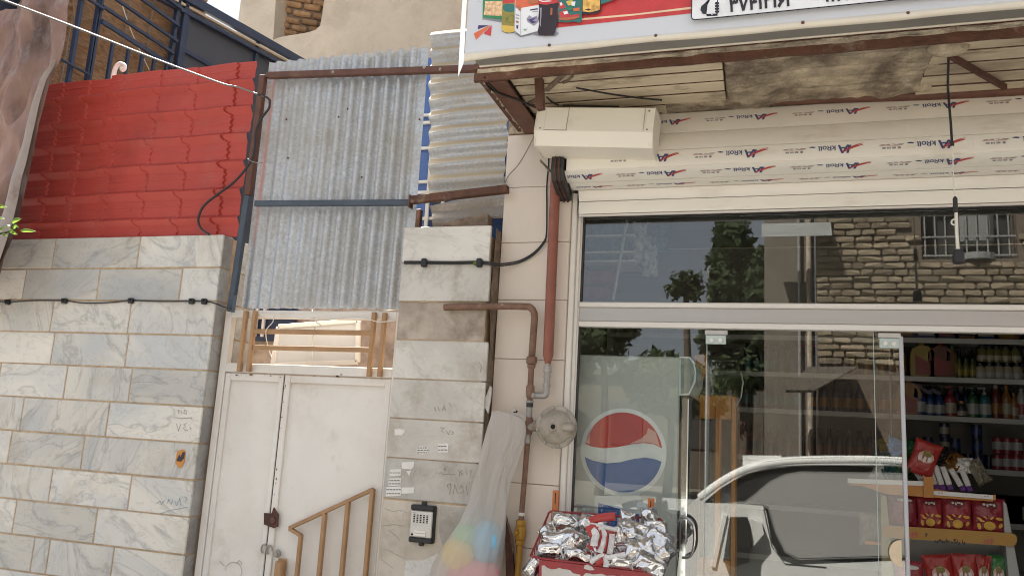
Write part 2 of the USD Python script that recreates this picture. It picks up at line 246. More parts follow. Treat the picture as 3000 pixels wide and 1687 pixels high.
# outlines of the lettering, em = 96
TEXT={'phone':[[[(357,-48),(350,-9),(365,-6),(367,-16),(375,-18),(383,-15),(385,-7),(398,-9),(396,-20),(388,-30),(371,-32),(373,-72),(358,-72)]],[[(302,-68),(305,-59),(316,-45),(304,-33),(303,-21),(305,-15),(318,-6),(335,-7),(333,-21),(321,-21),(318,-24),(318,-29),(326,-35),(337,-30),(344,-43),(330,-53),(316,-74)]],[[(278,-41),(272,-10),(276,-8),(284,-6),(288,-8),(294,-41),(295,-72),(280,-72)]],[[(225,-48),(218,-9),(233,-6),(235,-16),(243,-18),(251,-15),(253,-7),(266,-9),(264,-20),(256,-30),(239,-32),(241,-72),(226,-72)]],[[(191,-41),(185,-10),(189,-8),(197,-6),(201,-8),(207,-41),(208,-72),(193,-72)]],[[(137,-47),(131,-9),(145,-6),(149,-26),(154,-27),(152,-15),(157,-8),(162,-6),(174,-7),(174,-19),(167,-18),(165,-23),(169,-26),(176,-23),(179,-36),(166,-40),(152,-40),(153,-72),(138,-72)]],[[(66,-12),(68,-9),(81,-5),(96,-47),(110,-6),(125,-11),(111,-43),(103,-71),(88,-73),(74,-28)]],[[(14,-41),(8,-9),(23,-6),(27,-19),(32,-18),(34,-9),(37,-9),(44,-10),(44,-18),(48,-19),(49,-9),(61,-7),(63,-23),(58,-31),(45,-33),(39,-29),(34,-33),(29,-33),(31,-72),(16,-72)]]],'phone2':[[[(283,-40),(277,-9),(281,-7),(289,-5),(293,-7),(299,-40),(300,-71),(285,-71)]],[[(250,-40),(244,-9),(248,-7),(256,-5),(260,-7),(266,-40),(267,-71),(252,-71)]],[[(180,-67),(194,-35),(202,-8),(217,-5),(239,-68),(224,-72),(210,-31),(195,-72)]],[[(136,-47),(129,-8),(144,-5),(146,-15),(154,-17),(162,-14),(164,-6),(177,-8),(175,-19),(167,-29),(150,-31),(152,-71),(137,-71)]],[[(102,-40),(96,-9),(100,-7),(108,-5),(112,-7),(118,-40),(119,-71),(104,-71)]],[[(40,-33),(41,-20),(48,-10),(56,-6),(69,-6),(75,-9),(82,-22),(87,-69),(73,-71),(69,-46),(51,-46),(42,-39)],[(56,-29),(61,-33),(68,-32),(67,-24),(63,-20),(58,-20),(55,-23)]],[[(10,-43),(19,-31),(23,-32),(32,-41),(32,-44),(23,-53),(20,-53)]]],'colour':[[[(483,-79),(479,-16),(489,-16),(490,-59),(491,-71),(494,-75),(505,-76),(513,-74),(514,-61),(510,-47),(520,-45),(524,-61),(524,-72),(519,-81),(509,-85),(494,-85)]],[[(507,-101),(507,-96),(510,-93),(515,-93),(518,-96),(518,-101),(515,-104),(510,-104)]],[[(408,-99),(421,-93),(429,-85),(432,-71),(426,-55),(435,-52),(441,-66),(439,-87),(430,-98),(416,-106),(411,-107)]],[[(294,-71),(296,-52),(300,-51),(305,-53),(304,-69),(310,-75),(337,-78),(359,-74),(359,-65),(338,-45),(338,-37),(344,-31),(371,-17),(374,-18),(376,-26),(348,-41),(363,-55),(371,-69),(379,-75),(395,-74),(397,-64),(392,-46),(398,-44),(402,-44),(406,-58),(404,-78),(400,-82),(391,-85),(375,-84),(367,-78),(363,-82),(352,-86),(312,-86),(300,-81)]],[[(391,-26),(394,-23),(399,-23),(402,-26),(402,-31),(399,-34),(394,-34),(391,-31)]],[[(332,-24),(365,-5),(368,-5),(370,-9),(368,-13),(336,-31),(333,-29)]],[[(7,-89),(8,-74),(11,-66),(13,-66),(19,-69),(17,-87),(22,-94),(38,-98),(54,-96),(64,-89),(64,-86),(50,-78),(52,-69),(77,-76),(94,-74),(95,-71),(84,-62),(83,-53),(88,-48),(100,-43),(114,-44),(121,-50),(121,-61),(113,-74),(137,-75),(142,-69),(144,-56),(150,-56),(153,-57),(153,-74),(173,-75),(177,-70),(179,-57),(185,-56),(189,-57),(187,-65),(188,-73),(204,-76),(208,-70),(206,-16),(216,-16),(217,-59),(228,-51),(239,-47),(248,-47),(255,-50),(261,-58),(259,-74),(248,-82),(236,-85),(192,-85),(182,-79),(172,-85),(156,-85),(147,-80),(136,-85),(120,-85),(101,-80),(91,-84),(73,-85),(73,-92),(69,-98),(56,-105),(46,-107),(30,-107),(19,-104),(11,-98)],[(225,-64),(216,-76),(242,-74),(251,-69),(252,-62),(248,-57),(236,-57)],[(93,-57),(104,-68),(112,-59),(109,-53),(104,-52),(94,-54)]],[[(176,-101),(176,-96),(179,-93),(184,-93),(187,-96),(187,-101),(184,-104),(179,-104)]],[[(147,-102),(147,-97),(150,-94),(155,-94),(158,-97),(158,-102),(155,-105),(150,-105)]],[[(133,-97),(136,-94),(141,-94),(144,-97),(144,-102),(141,-105),(136,-105),(133,-102)]]],'two':[[[(15,-42),(10,-6),(18,-5),(20,-15),(31,-17),(39,-14),(41,-5),(49,-6),(48,-16),(44,-22),(35,-26),(23,-25),(26,-50),(25,-70),(16,-70)]]],'chips':[[[(245,-16),(245,-10),(249,-6),(255,-6),(259,-10),(259,-16),(255,-20),(249,-20)]],[[(197,-6),(212,-4),(214,-51),(218,-61),(239,-59),(240,-50),(235,-32),(250,-29),(255,-60),(249,-71),(234,-76),(215,-76),(203,-71),(199,-57)]],[[(228,-16),(228,-10),(232,-6),(238,-6),(242,-10),(242,-16),(238,-20),(232,-20)]],[[(174,-94),(174,-88),(178,-84),(184,-84),(188,-88),(188,-94),(184,-98),(178,-98)]],[[(8,-60),(12,-37),(25,-40),(23,-54),(27,-60),(45,-64),(74,-61),(85,-55),(93,-44),(106,-48),(107,-60),(124,-61),(128,-57),(131,-41),(145,-43),(146,-60),(167,-61),(171,-56),(167,-32),(180,-28),(186,-48),(186,-60),(182,-69),(165,-76),(148,-76),(137,-70),(124,-76),(109,-76),(93,-67),(73,-76),(36,-78),(16,-72)]],[[(157,-94),(157,-88),(161,-84),(167,-84),(171,-88),(171,-94),(167,-98),(161,-98)]],[[(129,-26),(130,-19),(134,-16),(141,-17),(144,-21),(143,-28),(139,-31),(132,-30)]],[[(57,-29),(57,-23),(61,-19),(67,-19),(71,-23),(71,-29),(67,-33),(61,-33)]],[[(40,-29),(40,-23),(44,-19),(50,-19),(54,-23),(54,-29),(50,-33),(44,-33)]]]}

# ------------------------------------------------------------------ materials
marble('marble_grey', (.64, .60, .53), (.25, .25, .25), (.485, .485, .47), 1.5, (.38, .30, .20), .45, .53)
marble('marble_cream', (.60, .565, .505), (.40, .37, .33), (.46, .425, .375), 1.5, (.30, .235, .17), .72, .50, .5, 4.0)
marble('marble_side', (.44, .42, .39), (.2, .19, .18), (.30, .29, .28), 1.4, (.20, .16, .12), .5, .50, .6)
mat('joint', (.43, .31, .19), .9, var=.25, scale=14, bump=.3)
mat('mortar', (.21, .155, .11), .95, var=.35, scale=16, dirt=((.08, .055, .04), .7, 7, .5), bump=1.5, bscale=45)
mat('plaster_cracked', (.55, .485, .40), .9, var=.12, scale=5, dirt=((.33, .265, .19), .6, 3.5, .55), bump=.5, bscale=30)
mat('plaster_bare', (.40, .335, .27), .9, var=.25, scale=6, dirt=((.18, .145, .11), .7, 4, .5), bump=.6, bscale=28)
mat('gate_white', (.74, .695, .635), .42, var=.05, scale=2.5, dirt=((.47, .40, .32), .55, 3.6, .575), dirt2=((.58, .50, .40), .38, 1.1, .47), bump=.05, bscale=12)
mat('bar_tan', (.36, .205, .095), .5, var=.14, scale=9, dirt=((.16, .085, .04), .5, 12, .60))
mat('rust_dark', (.085, .032, .02), .75, var=.35, scale=14, dirt=((.19, .08, .04), .6, 18, .55), bump=.5, bscale=90)
mat('steel_brown', (.115, .047, .029), .6, var=.25, scale=9, dirt=((.20, .10, .055), .6, 11, .57), bump=.25, bscale=80)
mat('beam_rusty', (.12, .052, .031), .8, var=.35, scale=8, dirt=((.34, .27, .20), .75, 6, .57), dirt2=((.06, .03, .02), .6, 13, .60), bump=1.0, bscale=60)
mat('steel_blue', (.055, .070, .092), .5, var=.2, scale=8, dirt=((.16, .16, .15), .4, 8, .62))
mat('balcony_blue', (.022, .040, .085), .45, var=.15, scale=6, dirt=((.08, .09, .10), .4, 7, .6))
mat('balcony_panel', (.050, .060, .085), .5, var=.10, scale=2)
mat('truck_blue', (.06, .13, .36), .4, var=.1, scale=3)
mat('white_paint', (.74, .72, .68), .45, var=.06, scale=6, dirt=((.45, .38, .29), .4, 8, .62))
galv('galvanised', (.57, .60, .63), (.37, .34, .29), .80, .12, .35)
galv('galvanised_rusty', (.40, .44, .50), (.46, .385, .275), .62, .97, .6)
galv('galvanised_old', (.30, .28, .26), (.30, .255, .20), .85, .5, .4)
mat('roof_red', (.43, .062, .047), .5, var=.07, scale=2.5, dirt=((.36, .10, .08), .45, 4, .54), dirt2=((.24, .03, .026), .4, 1.6, .52), bump=.04, bscale=30, spec=.3)
mat('house_plaster', (.55, .475, .375), .9, var=.07, scale=1.5, dirt=((.40, .335, .255), .65, 1.1, .49), dirt2=((.44, .375, .29), .5, 5, .53), bump=1.4, bscale=22)
mat('brick_tan', (.40, .24, .125), .9, var=.25, scale=9, dirt=((.25, .155, .085), .6, 11, .52), bump=1.0, bscale=40, rand=.22)
mat('brick_joint', (.24, .18, .13), .95, var=.2, scale=20, bump=.5)
mat('tile_beige', (.665, .575, .485), .35, var=.035, scale=3.2, dirt=((.58, .48, .385), .4, 2.0, .52), rand=.02, stretch=(1, 1, .6))
mat('tile_joint', (.40, .34, .28), .9)
mat('pipe_red', (.235, .078, .048), .5, var=.14, scale=8, dirt=((.62, .50, .38), .9, 17, .625), dirt2=((.16, .06, .04), .5, 9, .58))
mat('pipe_old', (.19, .105, .068), .75, var=.3, scale=12, dirt=((.48, .41, .33), .8, 16, .585), dirt2=((.09, .05, .035), .7, 20, .58), bump=.6, bscale=70)
mat('pipe_zinc', (.33, .305, .275), .5, .4, var=.2, scale=16, dirt=((.25, .16, .10), .7, 18, .57), bump=.3, bscale=80)
mat('regulator_cast', (.36, .315, .255), .75, .1, var=.22, scale=13, dirt=((.21, .145, .095), .75, 14, .52), bump=.6, bscale=60)
mat('valve_yellow', (.40, .205, .022), .5, var=.16, scale=14, dirt=((.20, .10, .03), .6, 14, .56))
mat('black_rubber', (.018, .017, .018), .5, var=.2, scale=20)
mat('dark_hole', (.006, .006, .006), .9)
mat('wire_white', (.33, .325, .315), .35, .3, var=.1, scale=9)
mat('wire_grey', (.20, .19, .18), .5, var=.1, scale=9)
mat('string_white', (.70, .66, .58), .9)
mat('soffit_board', (.58, .49, .355), .85, var=.14, scale=4, dirt=((.27, .205, .135), .75, 3.0, .48), dirt2=((.12, .085, .055), .75, 6, .56), rand=.07, stretch=(.35, 1, 1), bump=.4, bscale=40)
mat('soffit_mortar', (.42, .345, .245), .95, var=.5, scale=7, dirt=((.12, .085, .06), .8, 4, .48), dirt2=((.62, .55, .45), .7, 9, .58), bump=2.2, bscale=26)
mat('mortar_light', (.50, .43, .33), .95, var=.35, scale=12, dirt=((.20, .12, .08), .8, 9, .50), bump=1.5, bscale=40)
mat('box_cream', (.82, .77, .665), .4, var=.03, scale=2, dirt=((.55, .47, .34), .5, 4, .60))
mat('slat_white', (.82, .775, .69), .38, var=.04, scale=2.5, dirt=((.52, .43, .31), .55, 3.5, .58), dirt2=((.45, .37, .26), .4, 14, .64), stretch=(.5, 1, 2.0))
mat('frame_white', (.76, .715, .65), .35, var=.03, scale=3, dirt=((.50, .43, .35), .35, 6, .62))
mat('transom_alu', (.47, .45, .43), .38, .25, var=.06, scale=2, stretch=(.3, 1, 6), dirt=((.42, .37, .32), .4, 5, .60))
mat('gasket', (.03, .028, .026), .6)
mat('print_navy', (.055, .075, .18), .5); mat('print_red', (.48, .07, .065), .5); mat('print_grey', (.27, .265, .27), .5); mat('print_black', (.022, .02, .026), .5)
mat('ink_faint', (.36, .34, .315), .8); mat('ink_blue', (.34, .44, .50), .8); mat('ink_dark', (.20, .19, .18), .8)
mat('paper_white', (.70, .67, .62), .7, var=.06, scale=20); mat('sticker_orange', (.55, .22, .045), .6)
mat('alu_brushed', (.56, .54, .51), .35, .5, var=.05, scale=3, stretch=(1, 1, 12))
mat('plastic_black', (.014, .014, .015), .4); mat('plastic_grey', (.26, .25, .24), .4)
glassmat('shop_glass'); mat('clip_glass', (.50, .58, .54), .3, var=.06, scale=20)
thin('leaf_young', (.22, .34, .05), .5); thin('film_bag', (.80, .76, .71), .5, .33, .22); thin('banner_flap', (.80, .80, .78), .55); thin('leaf_dark', (.035, .055, .018), .25, rough=.95); thin('leaf_mid', (.045, .06, .022), .3, rough=.95)
mat('bark', (.09, .065, .045), .9, var=.3, scale=10, bump=.5)

# ------------------------------------------------------------------ ground, pavement, road
mat('asphalt', (.17, .165, .155), .9, var=.2, scale=3, bump=.3); mat('paving', (.46, .43, .385), .9, var=.12, scale=2, dirt=((.25, .23, .2), .5, 1.5, .5)); mat('earth', (.13, .115, .09), .95, var=.2, scale=.5); mat('kerb', (.42, .40, .37), .85, var=.15, scale=4)
obj('ground', box(-90, 90, -90, 90, -.6, -.03), 'earth', kind='structure')
obj('road', box(-60, 60, -9.2, -2.2, -.02, 0.0), 'asphalt', kind='structure')
pv = obj('pavement', box(-60, 60, -2.02, 8, -.02, .15), 'paving', kind='structure')
for i in range(36): obj('kerbstone', box(-18+i*1.0+.005, -17+i*1.0-.005, -2.2, -2.03, -.02, .15, .015), 'kerb', pv)
obj('far_pavement', box(-60, 60, -30, -9.3, -.02, .14), 'earth', kind='structure')

# ------------------------------------------------------------------ marble wall, left
ZR = [3.10, 2.86, 2.62, 2.38, 2.14, 1.895, 1.65, 1.41, 1.17, .93, .69, .45, .16]
XR = -3.625
w = thing('marble_wall', 'low boundary wall of veined grey white marble slabs, left of the white gate', 'wall', loc=(-5, 0, .15))
obj('wall_core', box(-7.2, XR-.004, -.1185, .32, .15, 3.088), 'joint', w)
JX = [[(220, 130), (567, 130)], [(100, 255), (403, 255), (740, 255)], [(212, 390), (530, 390)], [(215, 520), (520, 520)], [(268, 655), (535, 655)], [(88, 800), (442, 800)],
      [(38, 935), (340, 935)], [(205, 1090), (533, 1090)], [(55, 1230), (392, 1230)], [(130, 1380), (195, 1380), (462, 1380)], [], []]
g = .0052
for i in range(12):
    xs = sorted(at(a/1.397, 650+b/1.397, -.12)[0] for a, b in JX[i]) or [-4.6-.2*(i % 2), -4.1-.15*(i % 2)]
    while xs[0] > -7.0: xs.insert(0, max(-7.2, xs[0]-.60-.08*rng.random()))
    xs = xs+[XR]
    for a, b in zip(xs[:-1], xs[1:]):
        d = .0011*rng.uniform(-1, 1); tz = .0015*rng.standard_normal()
        obj('marble_slab', box(a+g, b-(g if b < XR else 0), -.122+d, -.105, ZR[i+1]+g, ZR[i]-g+tz*(i > 0), .003), 'marble_grey', w)
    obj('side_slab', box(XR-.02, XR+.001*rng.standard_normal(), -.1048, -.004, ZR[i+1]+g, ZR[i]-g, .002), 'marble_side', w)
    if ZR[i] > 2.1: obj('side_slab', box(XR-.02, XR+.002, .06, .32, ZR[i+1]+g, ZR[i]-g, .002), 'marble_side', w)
def strokes(lines, y, r=.0035, conv=lambda a, b: (a, b)):
    return cat([tube(np.array([at(*conv(a, b), y) for a, b in l]), r, 4) for l in lines])
c5 = lambda a, b: (a/1.397, 650+b/1.397)
obj('graffiti', strokes([[(728, 768), (732, 785)], [(730, 770), (742, 772), (744, 785)], [(752, 768), (765, 772), (762, 785), (752, 782), (754, 770)], [(714, 800), (750, 803), (786, 800), (784, 806)],
    [(722, 825), (730, 855), (740, 826)], [(764, 822), (752, 828), (760, 836), (750, 842), (758, 854), (768, 850)], [(776, 840), (782, 842), (780, 850)]], -.1235, .0019, c5), 'ink_faint', w)
obj('graffiti', strokes([[(640, 1150), (655, 1140), (660, 1155), (672, 1138)], [(685, 1150), (690, 1132), (700, 1155), (706, 1135)], [(715, 1140), (722, 1160), (736, 1128), (740, 1158)], [(752, 1122), (764, 1128), (758, 1145)], [(655, 1192), (700, 1178), (770, 1165)]], -.1235, .0019, c5), 'ink_blue', w)
st = obj('sticker', prism(pxpoly([c5(*p) for p in ((728, 935), (748, 930), (760, 938), (756, 975), (746, 1000), (732, 1006), (718, 985), (722, 955))], -.1245), -.1255, -.122), 'sticker_orange', w)
obj('sticker_print', prism(pxpoly([c5(*p) for p in ((722, 975), (734, 950), (738, 962), (748, 940), (757, 942), (753, 966), (740, 980), (726, 978))], -.1265), -.127, -.1256), 'print_black', st)

# cable clipped along the joint
cb = thing('clipped_cable', 'thin black cable clipped along a joint of the grey marble wall', 'cable', loc=(-4.6, -.13, 2.62))
cp = [(-20, 325), (34, 328), (150, 322), (266, 323), (330, 331), (400, 332), (470, 328), (538, 322), (660, 325), (786, 324), (838, 325), (880, 333), (915, 347), (945, 356)]
obj('wire', tube(curve([at(*c5(*p), -.131 if p[0] < 890 else -.10) for p in cp], 6), .0055, 6), 'black_rubber', cb)
for a, b in ((34, 328), (266, 323), (538, 322), (786, 324), (838, 325)):
    p = at(*c5(a, b), -.131); obj('clip', cat([box(p[0]-.02, p[0]+.02, -.150, -.122, p[2]-.022, p[2]+.018, .006), lathe([(.0, -.012), (.008, -.012), (.008, 0)], (p[0], -.15, p[2]+.006), (0, 1, 0), 8)]), 'plastic_black', cb)

# ------------------------------------------------------------------ white steel gate
gt = thing('white_gate', 'white steel double gate with tan bars and a rusty lock, beside the marble wall', 'gate', loc=(-2.9, 0, .15))
GL, GR, GT = -3.600, -2.230, 2.575
obj('frame', cat([box(GL, GL+.05, -.03, .03, .16, GT, .004), box(GR-.05, GR, -.03, .03, .16, GT, .004), box(GL+.05, GR-.05, -.03, .03, GT-.055, GT-.001, .004), box(GL+.05, GR-.05, -.028, .028, 2.142, 2.205, .004)]), 'gate_white', gt)
def leaf(n, x0, x1, stile):
    p = obj(n, cat([box(x0, x0+stile[0], -.022, .022, .2, 2.136, .004), box(x1-stile[1], x1, -.022, .022, .2, 2.136, .004), box(x0+stile[0], x1-stile[1], -.021, .021, 2.086, 2.136, .004), box(x0+stile[0], x1-stile[1], -.021, .021, .2, .27, .004)]), 'gate_white', gt)
    n_ = 22; P = np.zeros((n_, n_, 3)); X, Z = np.meshgrid(np.linspace(x0+stile[0]-.005, x1-stile[1]+.005, n_), np.linspace(.26, 2.09, n_)); P[..., 0], P[..., 2] = X, Z
    P[..., 1] = -.006+.007*(meshkit.fbm(np.stack([X*2.2, Z*1.4, 0*X+len(n)], -1), 3)-.5); obj('panel_sheet', grid(P), 'gate_white', p, smooth=True); return p
leaf('left_leaf', GL+.054, -3.083, (.042, .035)); leaf('right_leaf', -3.073, GR-.054, (.045, .042))
c6 = lambda a, b: (600+a/1.7314, 850+b/1.7314)
def pbar(a, b, y, w, d, conv): p, q = at(*conv(*a), y), at(*conv(*b), y); return bar(p, q, w, d, c=.003)
for a, b in (((208, 105), (178, 412)), ((253, 105), (226, 413)), ((861, 113), (833, 438)), ((915, 115), (886, 438))):
    x = at(*c6((a[0]+b[0])/2, (a[1]+b[1])/2), -.05)[0]; z0, z1 = at(*c6(*b), -.05)[2], at(*c6(*a), -.05)[2]
    obj('grille_bar', box(x-.014, x+.014, -.066, -.034, z0, z1, .003), 'bar_tan', gt)
for l, r in ((208, 217), (290, 303)):
    p, q = at(*c6(249, l), -.05), at(*c6(845, r), -.05); obj('grille_rail', bar(p, q, .032, .024, c=.003), 'bar_tan', gt)
LG = {'t': ((430, 1205), (855, 1008)), 'v': [((853, 1003), (826, 1360)), ((728, 1070), (707, 1360)), ((610, 1128), (590, 1360))]}
p, q = at(*c6(*LG['t'][0]), -.05), at(*c6(*LG['t'][1]), -.05); obj('grille_rail', bar(p, q, .024, .03, c=.003), 'bar_tan', gt)
for a, b in LG['v']:
    p = at(*c6(*a), -.05); obj('grille_bar', box(p[0]-.013, p[0]+.013, -.066, -.034, .45, p[2]-.004, .003), 'bar_tan', gt)
p, q = at(*c6(430, 1207), -.05), at(*c6(488, 1242), -.05)
obj('grille_bar', cat([bar(p, q, .022, .028, c=.002), box(q[0]-.012, q[0]+.012, -.065, -.035, .45, q[2]+.006, .003)]), 'bar_tan', gt)
obj('grille_rail', box(-2.94, -2.33, -.06, -.04, .43, .455, .003), 'bar_tan', gt)
lk = obj('lock_plate', prism(pxpoly([c6(*p) for p in ((302, 1128), (340, 1130), (350, 1100), (362, 1118), (374, 1135), (370, 1198), (350, 1205), (318, 1192), (301, 1186))], -.03), -.034, -.024), 'rust_dark', gt)
p = at(*c6(345, 1165), -.034); obj('keyhole', lathe([(.0, -.006), (.02, -.006), (.022, .002)], p, (0, 1, 0), 10), 'steel_brown', lk)
for a, b in ((302, 1310), (330, 1315)):
    p = at(*c6(a, b), -.03); t = np.linspace(-.2, 4.4, 10); obj('latch_loop', tube(np.stack([p[0]+.02*np.cos(t), -.035+0*t, p[2]+.028*np.sin(t)], 1), .006, 6), 'pipe_zinc', gt)
p = at(*c6(369, 1334), -.03); obj('lock_cylinder', lathe([(0, -.025), (.012, -.025), (.014, -.012), (.024, -.010), (.026, 0)], p, (0, 1, 0), 14), 'pipe_zinc', gt, smooth=40)
p = at(*c6(384, 1372), -.05); obj('pull_handle', cat([box(p[0]-.028, p[0]+.028, -.075, -.028, .7, p[2], .008), box(p[0]-.032, p[0]+.032, -.03, -.022, .69, p[2]+.012, .003)]), 'bar_tan', gt)
obj('pencil_doodle', strokes([[(145+42*math.cos(t), 1425+48*math.sin(t)) for t in np.linspace(-3.0, .6, 14)], [(75, 1373), (100, 1398)], [(160, 1385), (175, 1368), (188, 1380), (186, 1392)]], -.0135, .0018, c6), 'ink_faint', gt)
obj('leaf_gap', box(-3.0828, -3.0733, -.012, -.004, .2, 2.135), 'gasket', gt)
for k in range(9):
    y_ = rng.uniform(445, 1085); a = np.array([416-64*(y_-440)/640-rng.uniform(1, 5), y_]); r_ = rng.uniform(1.2, 3.6); pts = [c6(*(a+r_*np.array([math.cos(t)*rng.uniform(.5, 1.1), 2.2*math.sin(t)*rng.uniform(.5, 1.1)]))) for t in np.linspace(0, 5.5, 7)]
    obj('paint_chip', prism(pxpoly(pts, -.0225).buffer(0), -.0233, -.0222), 'rust_dark', gt)
for k in range(9):
    a = np.array([rng.uniform(130, 900), 432+rng.uniform(-6, 8)]); r_ = rng.uniform(2, 5); obj('paint_chip', prism(pxpoly([c6(*(a+r_*np.array([1.8*math.cos(t), math.sin(t)*rng.uniform(.5, 1)]))) for t in np.linspace(0, 5.5, 7)], -.0285).buffer(0), -.0293, -.0282), 'rust_dark', gt)
# panel lying behind the bars, wires, yard behind
fp = thing('mesh_screen', 'white framed mesh panel leaning askew behind the tan bars above the gate', 'panel', loc=(-2.9, .2, 2.3))
Q = [(375, 185), (780, 155), (775, 365), (345, 380)]; qv = [at(*c6(*p), .20) for p in Q]
for a, b in zip(qv, qv[1:]+qv[:1]): obj('frame_bar', bar(a, b, .032, .025, c=.003), 'frame_white', fp)
mat('panel_mesh', (.60, .585, .56), .5, var=.04, scale=5)
obj('mesh_sheet', prism([p[[0, 2]] for p in qv], .205, .212), 'panel_mesh', fp)
tw = thing('tied_wires', 'thin twisted wires tied round the panel above the gate', 'wire', loc=(-2.9, .1, 2.4))
for L_ in ([(135, 98), (350, 118), (560, 150), (780, 135), (880, 160), (1000, 150)], [(350, 120), (345, 160), (310, 210), (325, 300), (345, 350)], [(545, 100), (555, 150), (590, 180), (560, 190), (548, 240), (545, 350)], [(160, 102), (300, 120), (480, 118), (620, 112), (850, 105), (985, 98)]):
    obj('wire', tube(curve([at(*c6(*p), .17 if abs(p[1]-160) > 55 else -.07) for p in L_], 6), .0035, 5), 'string_white', tw)

# ------------------------------------------------------------------ marble pillar right of the gate
PL, PR = -2.226, -1.600
mp = thing('marble_pillar', 'cream marble pillar with stickers and pencil marks, between the gate and the tiled pillar', 'pillar', loc=(-1.9, 0, .15))
obj('pillar_core', box(PL+.003, PR-.034, -.1205, .30, .15, 3.05), 'joint', mp)
ZP = [3.115, 2.875, 2.625, 2.38, 2.135, 1.89, 1.65, 1.405]
for i in range(7):
    if i == 2: obj('bare_patch', box(PL+.004, PR-.035, -.1225, -.10, ZP[3]+.003, ZP[2]-.004, .003), 'plaster_bare', mp); continue
    lo = .006*(i < 2); obj('marble_slab', box(PL, PR-(.004 if i > 2 else .03-.012*i), -.126-lo, -.104, ZP[i+1]+.0028+(.004 if i == 0 else 0), ZP[i]-.0028, .003), 'marble_cream', mp)
obj('marble_slab', prism(pxpoly([(1290, 1480), (1410, 1492), (1392, 1620), (1300, 1610), (1286, 1560)], -.124), -.124, -.104), 'marble_cream', mp)
obj('marble_slab', prism(pxpoly([(1190, 1640), (1240, 1640), (1300, 1612), (1395, 1632), (1385, 1760), (1170, 1760)], -.123), -.123, -.104), 'marble_grey', mp)
obj('plaster_patch', box(PL+.003, PR-.05, -.1222, -.104, .16, ZP[7]-.005, .004), 'plaster_cracked', mp)
# rough edge of mortar where the slabs end
n_ = 60; P = np.zeros((n_, 7, 3)); Z = np.linspace(.2, 3.10, n_)
for j in range(7):
    yy = -.105+.118*j/6; P[:, j, 1] = yy; P[:, j, 2] = Z
    P[:, j, 0] = PR-.010+.026*(meshkit.fbm(np.stack([Z*5, 0*Z+yy*30, 0*Z], 1), 4)-.35)
obj('rough_edge', grid(P[:, ::-1]), 'mortar', mp, smooth=True)
ca = lambda a, b: (1100+a/2.11, 1000+b/2.11)
def sticker(pts, m='paper_white', lines=0, dark='ink_dark'):
    pts = [ca(*p) for p in pts]; s = obj('sticker', prism(pxpoly(pts, -.1285), -.1288, -.1262), m, mp)
    if lines:
        (x0, y0), (x1, y1) = np.min(pts, 0), np.max(pts, 0); ms = []
        for i in range(lines):
            yy = y0+(y1-y0)*(i+.8)/(lines+.5); xx = x0+2
            while xx < x1-5:
                l = 3+6*rng.random(); ms.append(prism(pxpoly([(xx, yy-1.8), (min(xx+l, x1-1), yy-1.6), (min(xx+l, x1-1), yy+1.5), (xx, yy+1.3)], -.1295), -.1300, -.1289)); xx += l+2
        obj('sticker_text', cat(ms), dark, s)
sticker([(118, 542), (150, 538), (182, 548), (178, 562), (160, 580), (118, 578)]); sticker([(162, 745), (240, 742), (238, 770), (220, 790), (163, 784)]); sticker([(90, 790), (158, 786), (156, 828), (86, 832)], lines=1, dark='ink_faint')
sticker([(82, 846), (158, 842), (156, 888), (80, 892)], lines=2); sticker([(68, 898), (160, 894), (156, 952), (64, 956)], lines=2); sticker([(162, 902), (242, 898), (236, 936), (160, 940)]); sticker([(385, 632), (452, 628), (448, 684), (388, 686)], lines=2); sticker([(190, 800), (220, 796), (208, 830)])
sticker([(255, 652), (285, 645), (328, 655), (325, 692), (290, 696), (254, 688)], 'paper_white', 3)
obj('graffiti', strokes([[(400, 530), (425, 535), (405, 548), (420, 560)], [(440, 550), (450, 575), (462, 548)], [(468, 555), (482, 560), (478, 575), (466, 572)], [(420, 790), (432, 780), (428, 806)], [(394, 812), (410, 808)], [(412, 820), (492, 820)], [(515, 790), (518, 832), (542, 818), (520, 808), (540, 796)], [(556, 798), (566, 824)], [(580, 800), (592, 795), (588, 825)]], -.1270, .0018, ca), 'ink_faint', mp)
obj('graffiti', strokes([[(450, 905), (442, 885), (462, 878), (466, 900), (456, 945)], [(480, 940), (490, 880), (508, 940)], [(520, 905), (530, 885), (545, 930), (520, 935)], [(560, 890), (568, 948)], [(365, 405), (372, 432)], [(385, 400), (395, 430)], [(412, 425), (425, 395), (432, 425)], [(455, 380), (470, 405)], [(640, 130), (655, 150), (648, 190)], [(600, 150), (612, 165)]], -.1270, .0021, ca), 'ink_faint', mp)
obj('crack', strokes([[(55, 1030), (110, 1050), (150, 1040), (195, 1055)], [(45, 1135), (120, 1130), (180, 1140)], [(75, 1160), (130, 1200), (150, 1230)], [(30, 1340), (70, 1370), (110, 1400)], [(60, 1280), (120, 1310), (190, 1345)], [(300, 990), (350, 985), (372, 1010)]], -.1225, .0014, ca), 'ink_faint', mp)
obj('broken_tile', prism(pxpoly([ca(*p) for p in ((712, 275), (722, 285), (716, 350), (700, 445), (668, 385), (690, 330))], -.10), -.112, -.098), 'marble_cream', mp)
obj('plaster_crown', cat([hull(np.array([[PL+.15+.4*a, -.06+.1*b, 3.10+(.02+.10*a)*c_] for a in (0, .5, 1) for b in (0, 1) for c_ in (0, 1)])+.008*rng.standard_normal((12, 3)))]), 'mortar', mp)
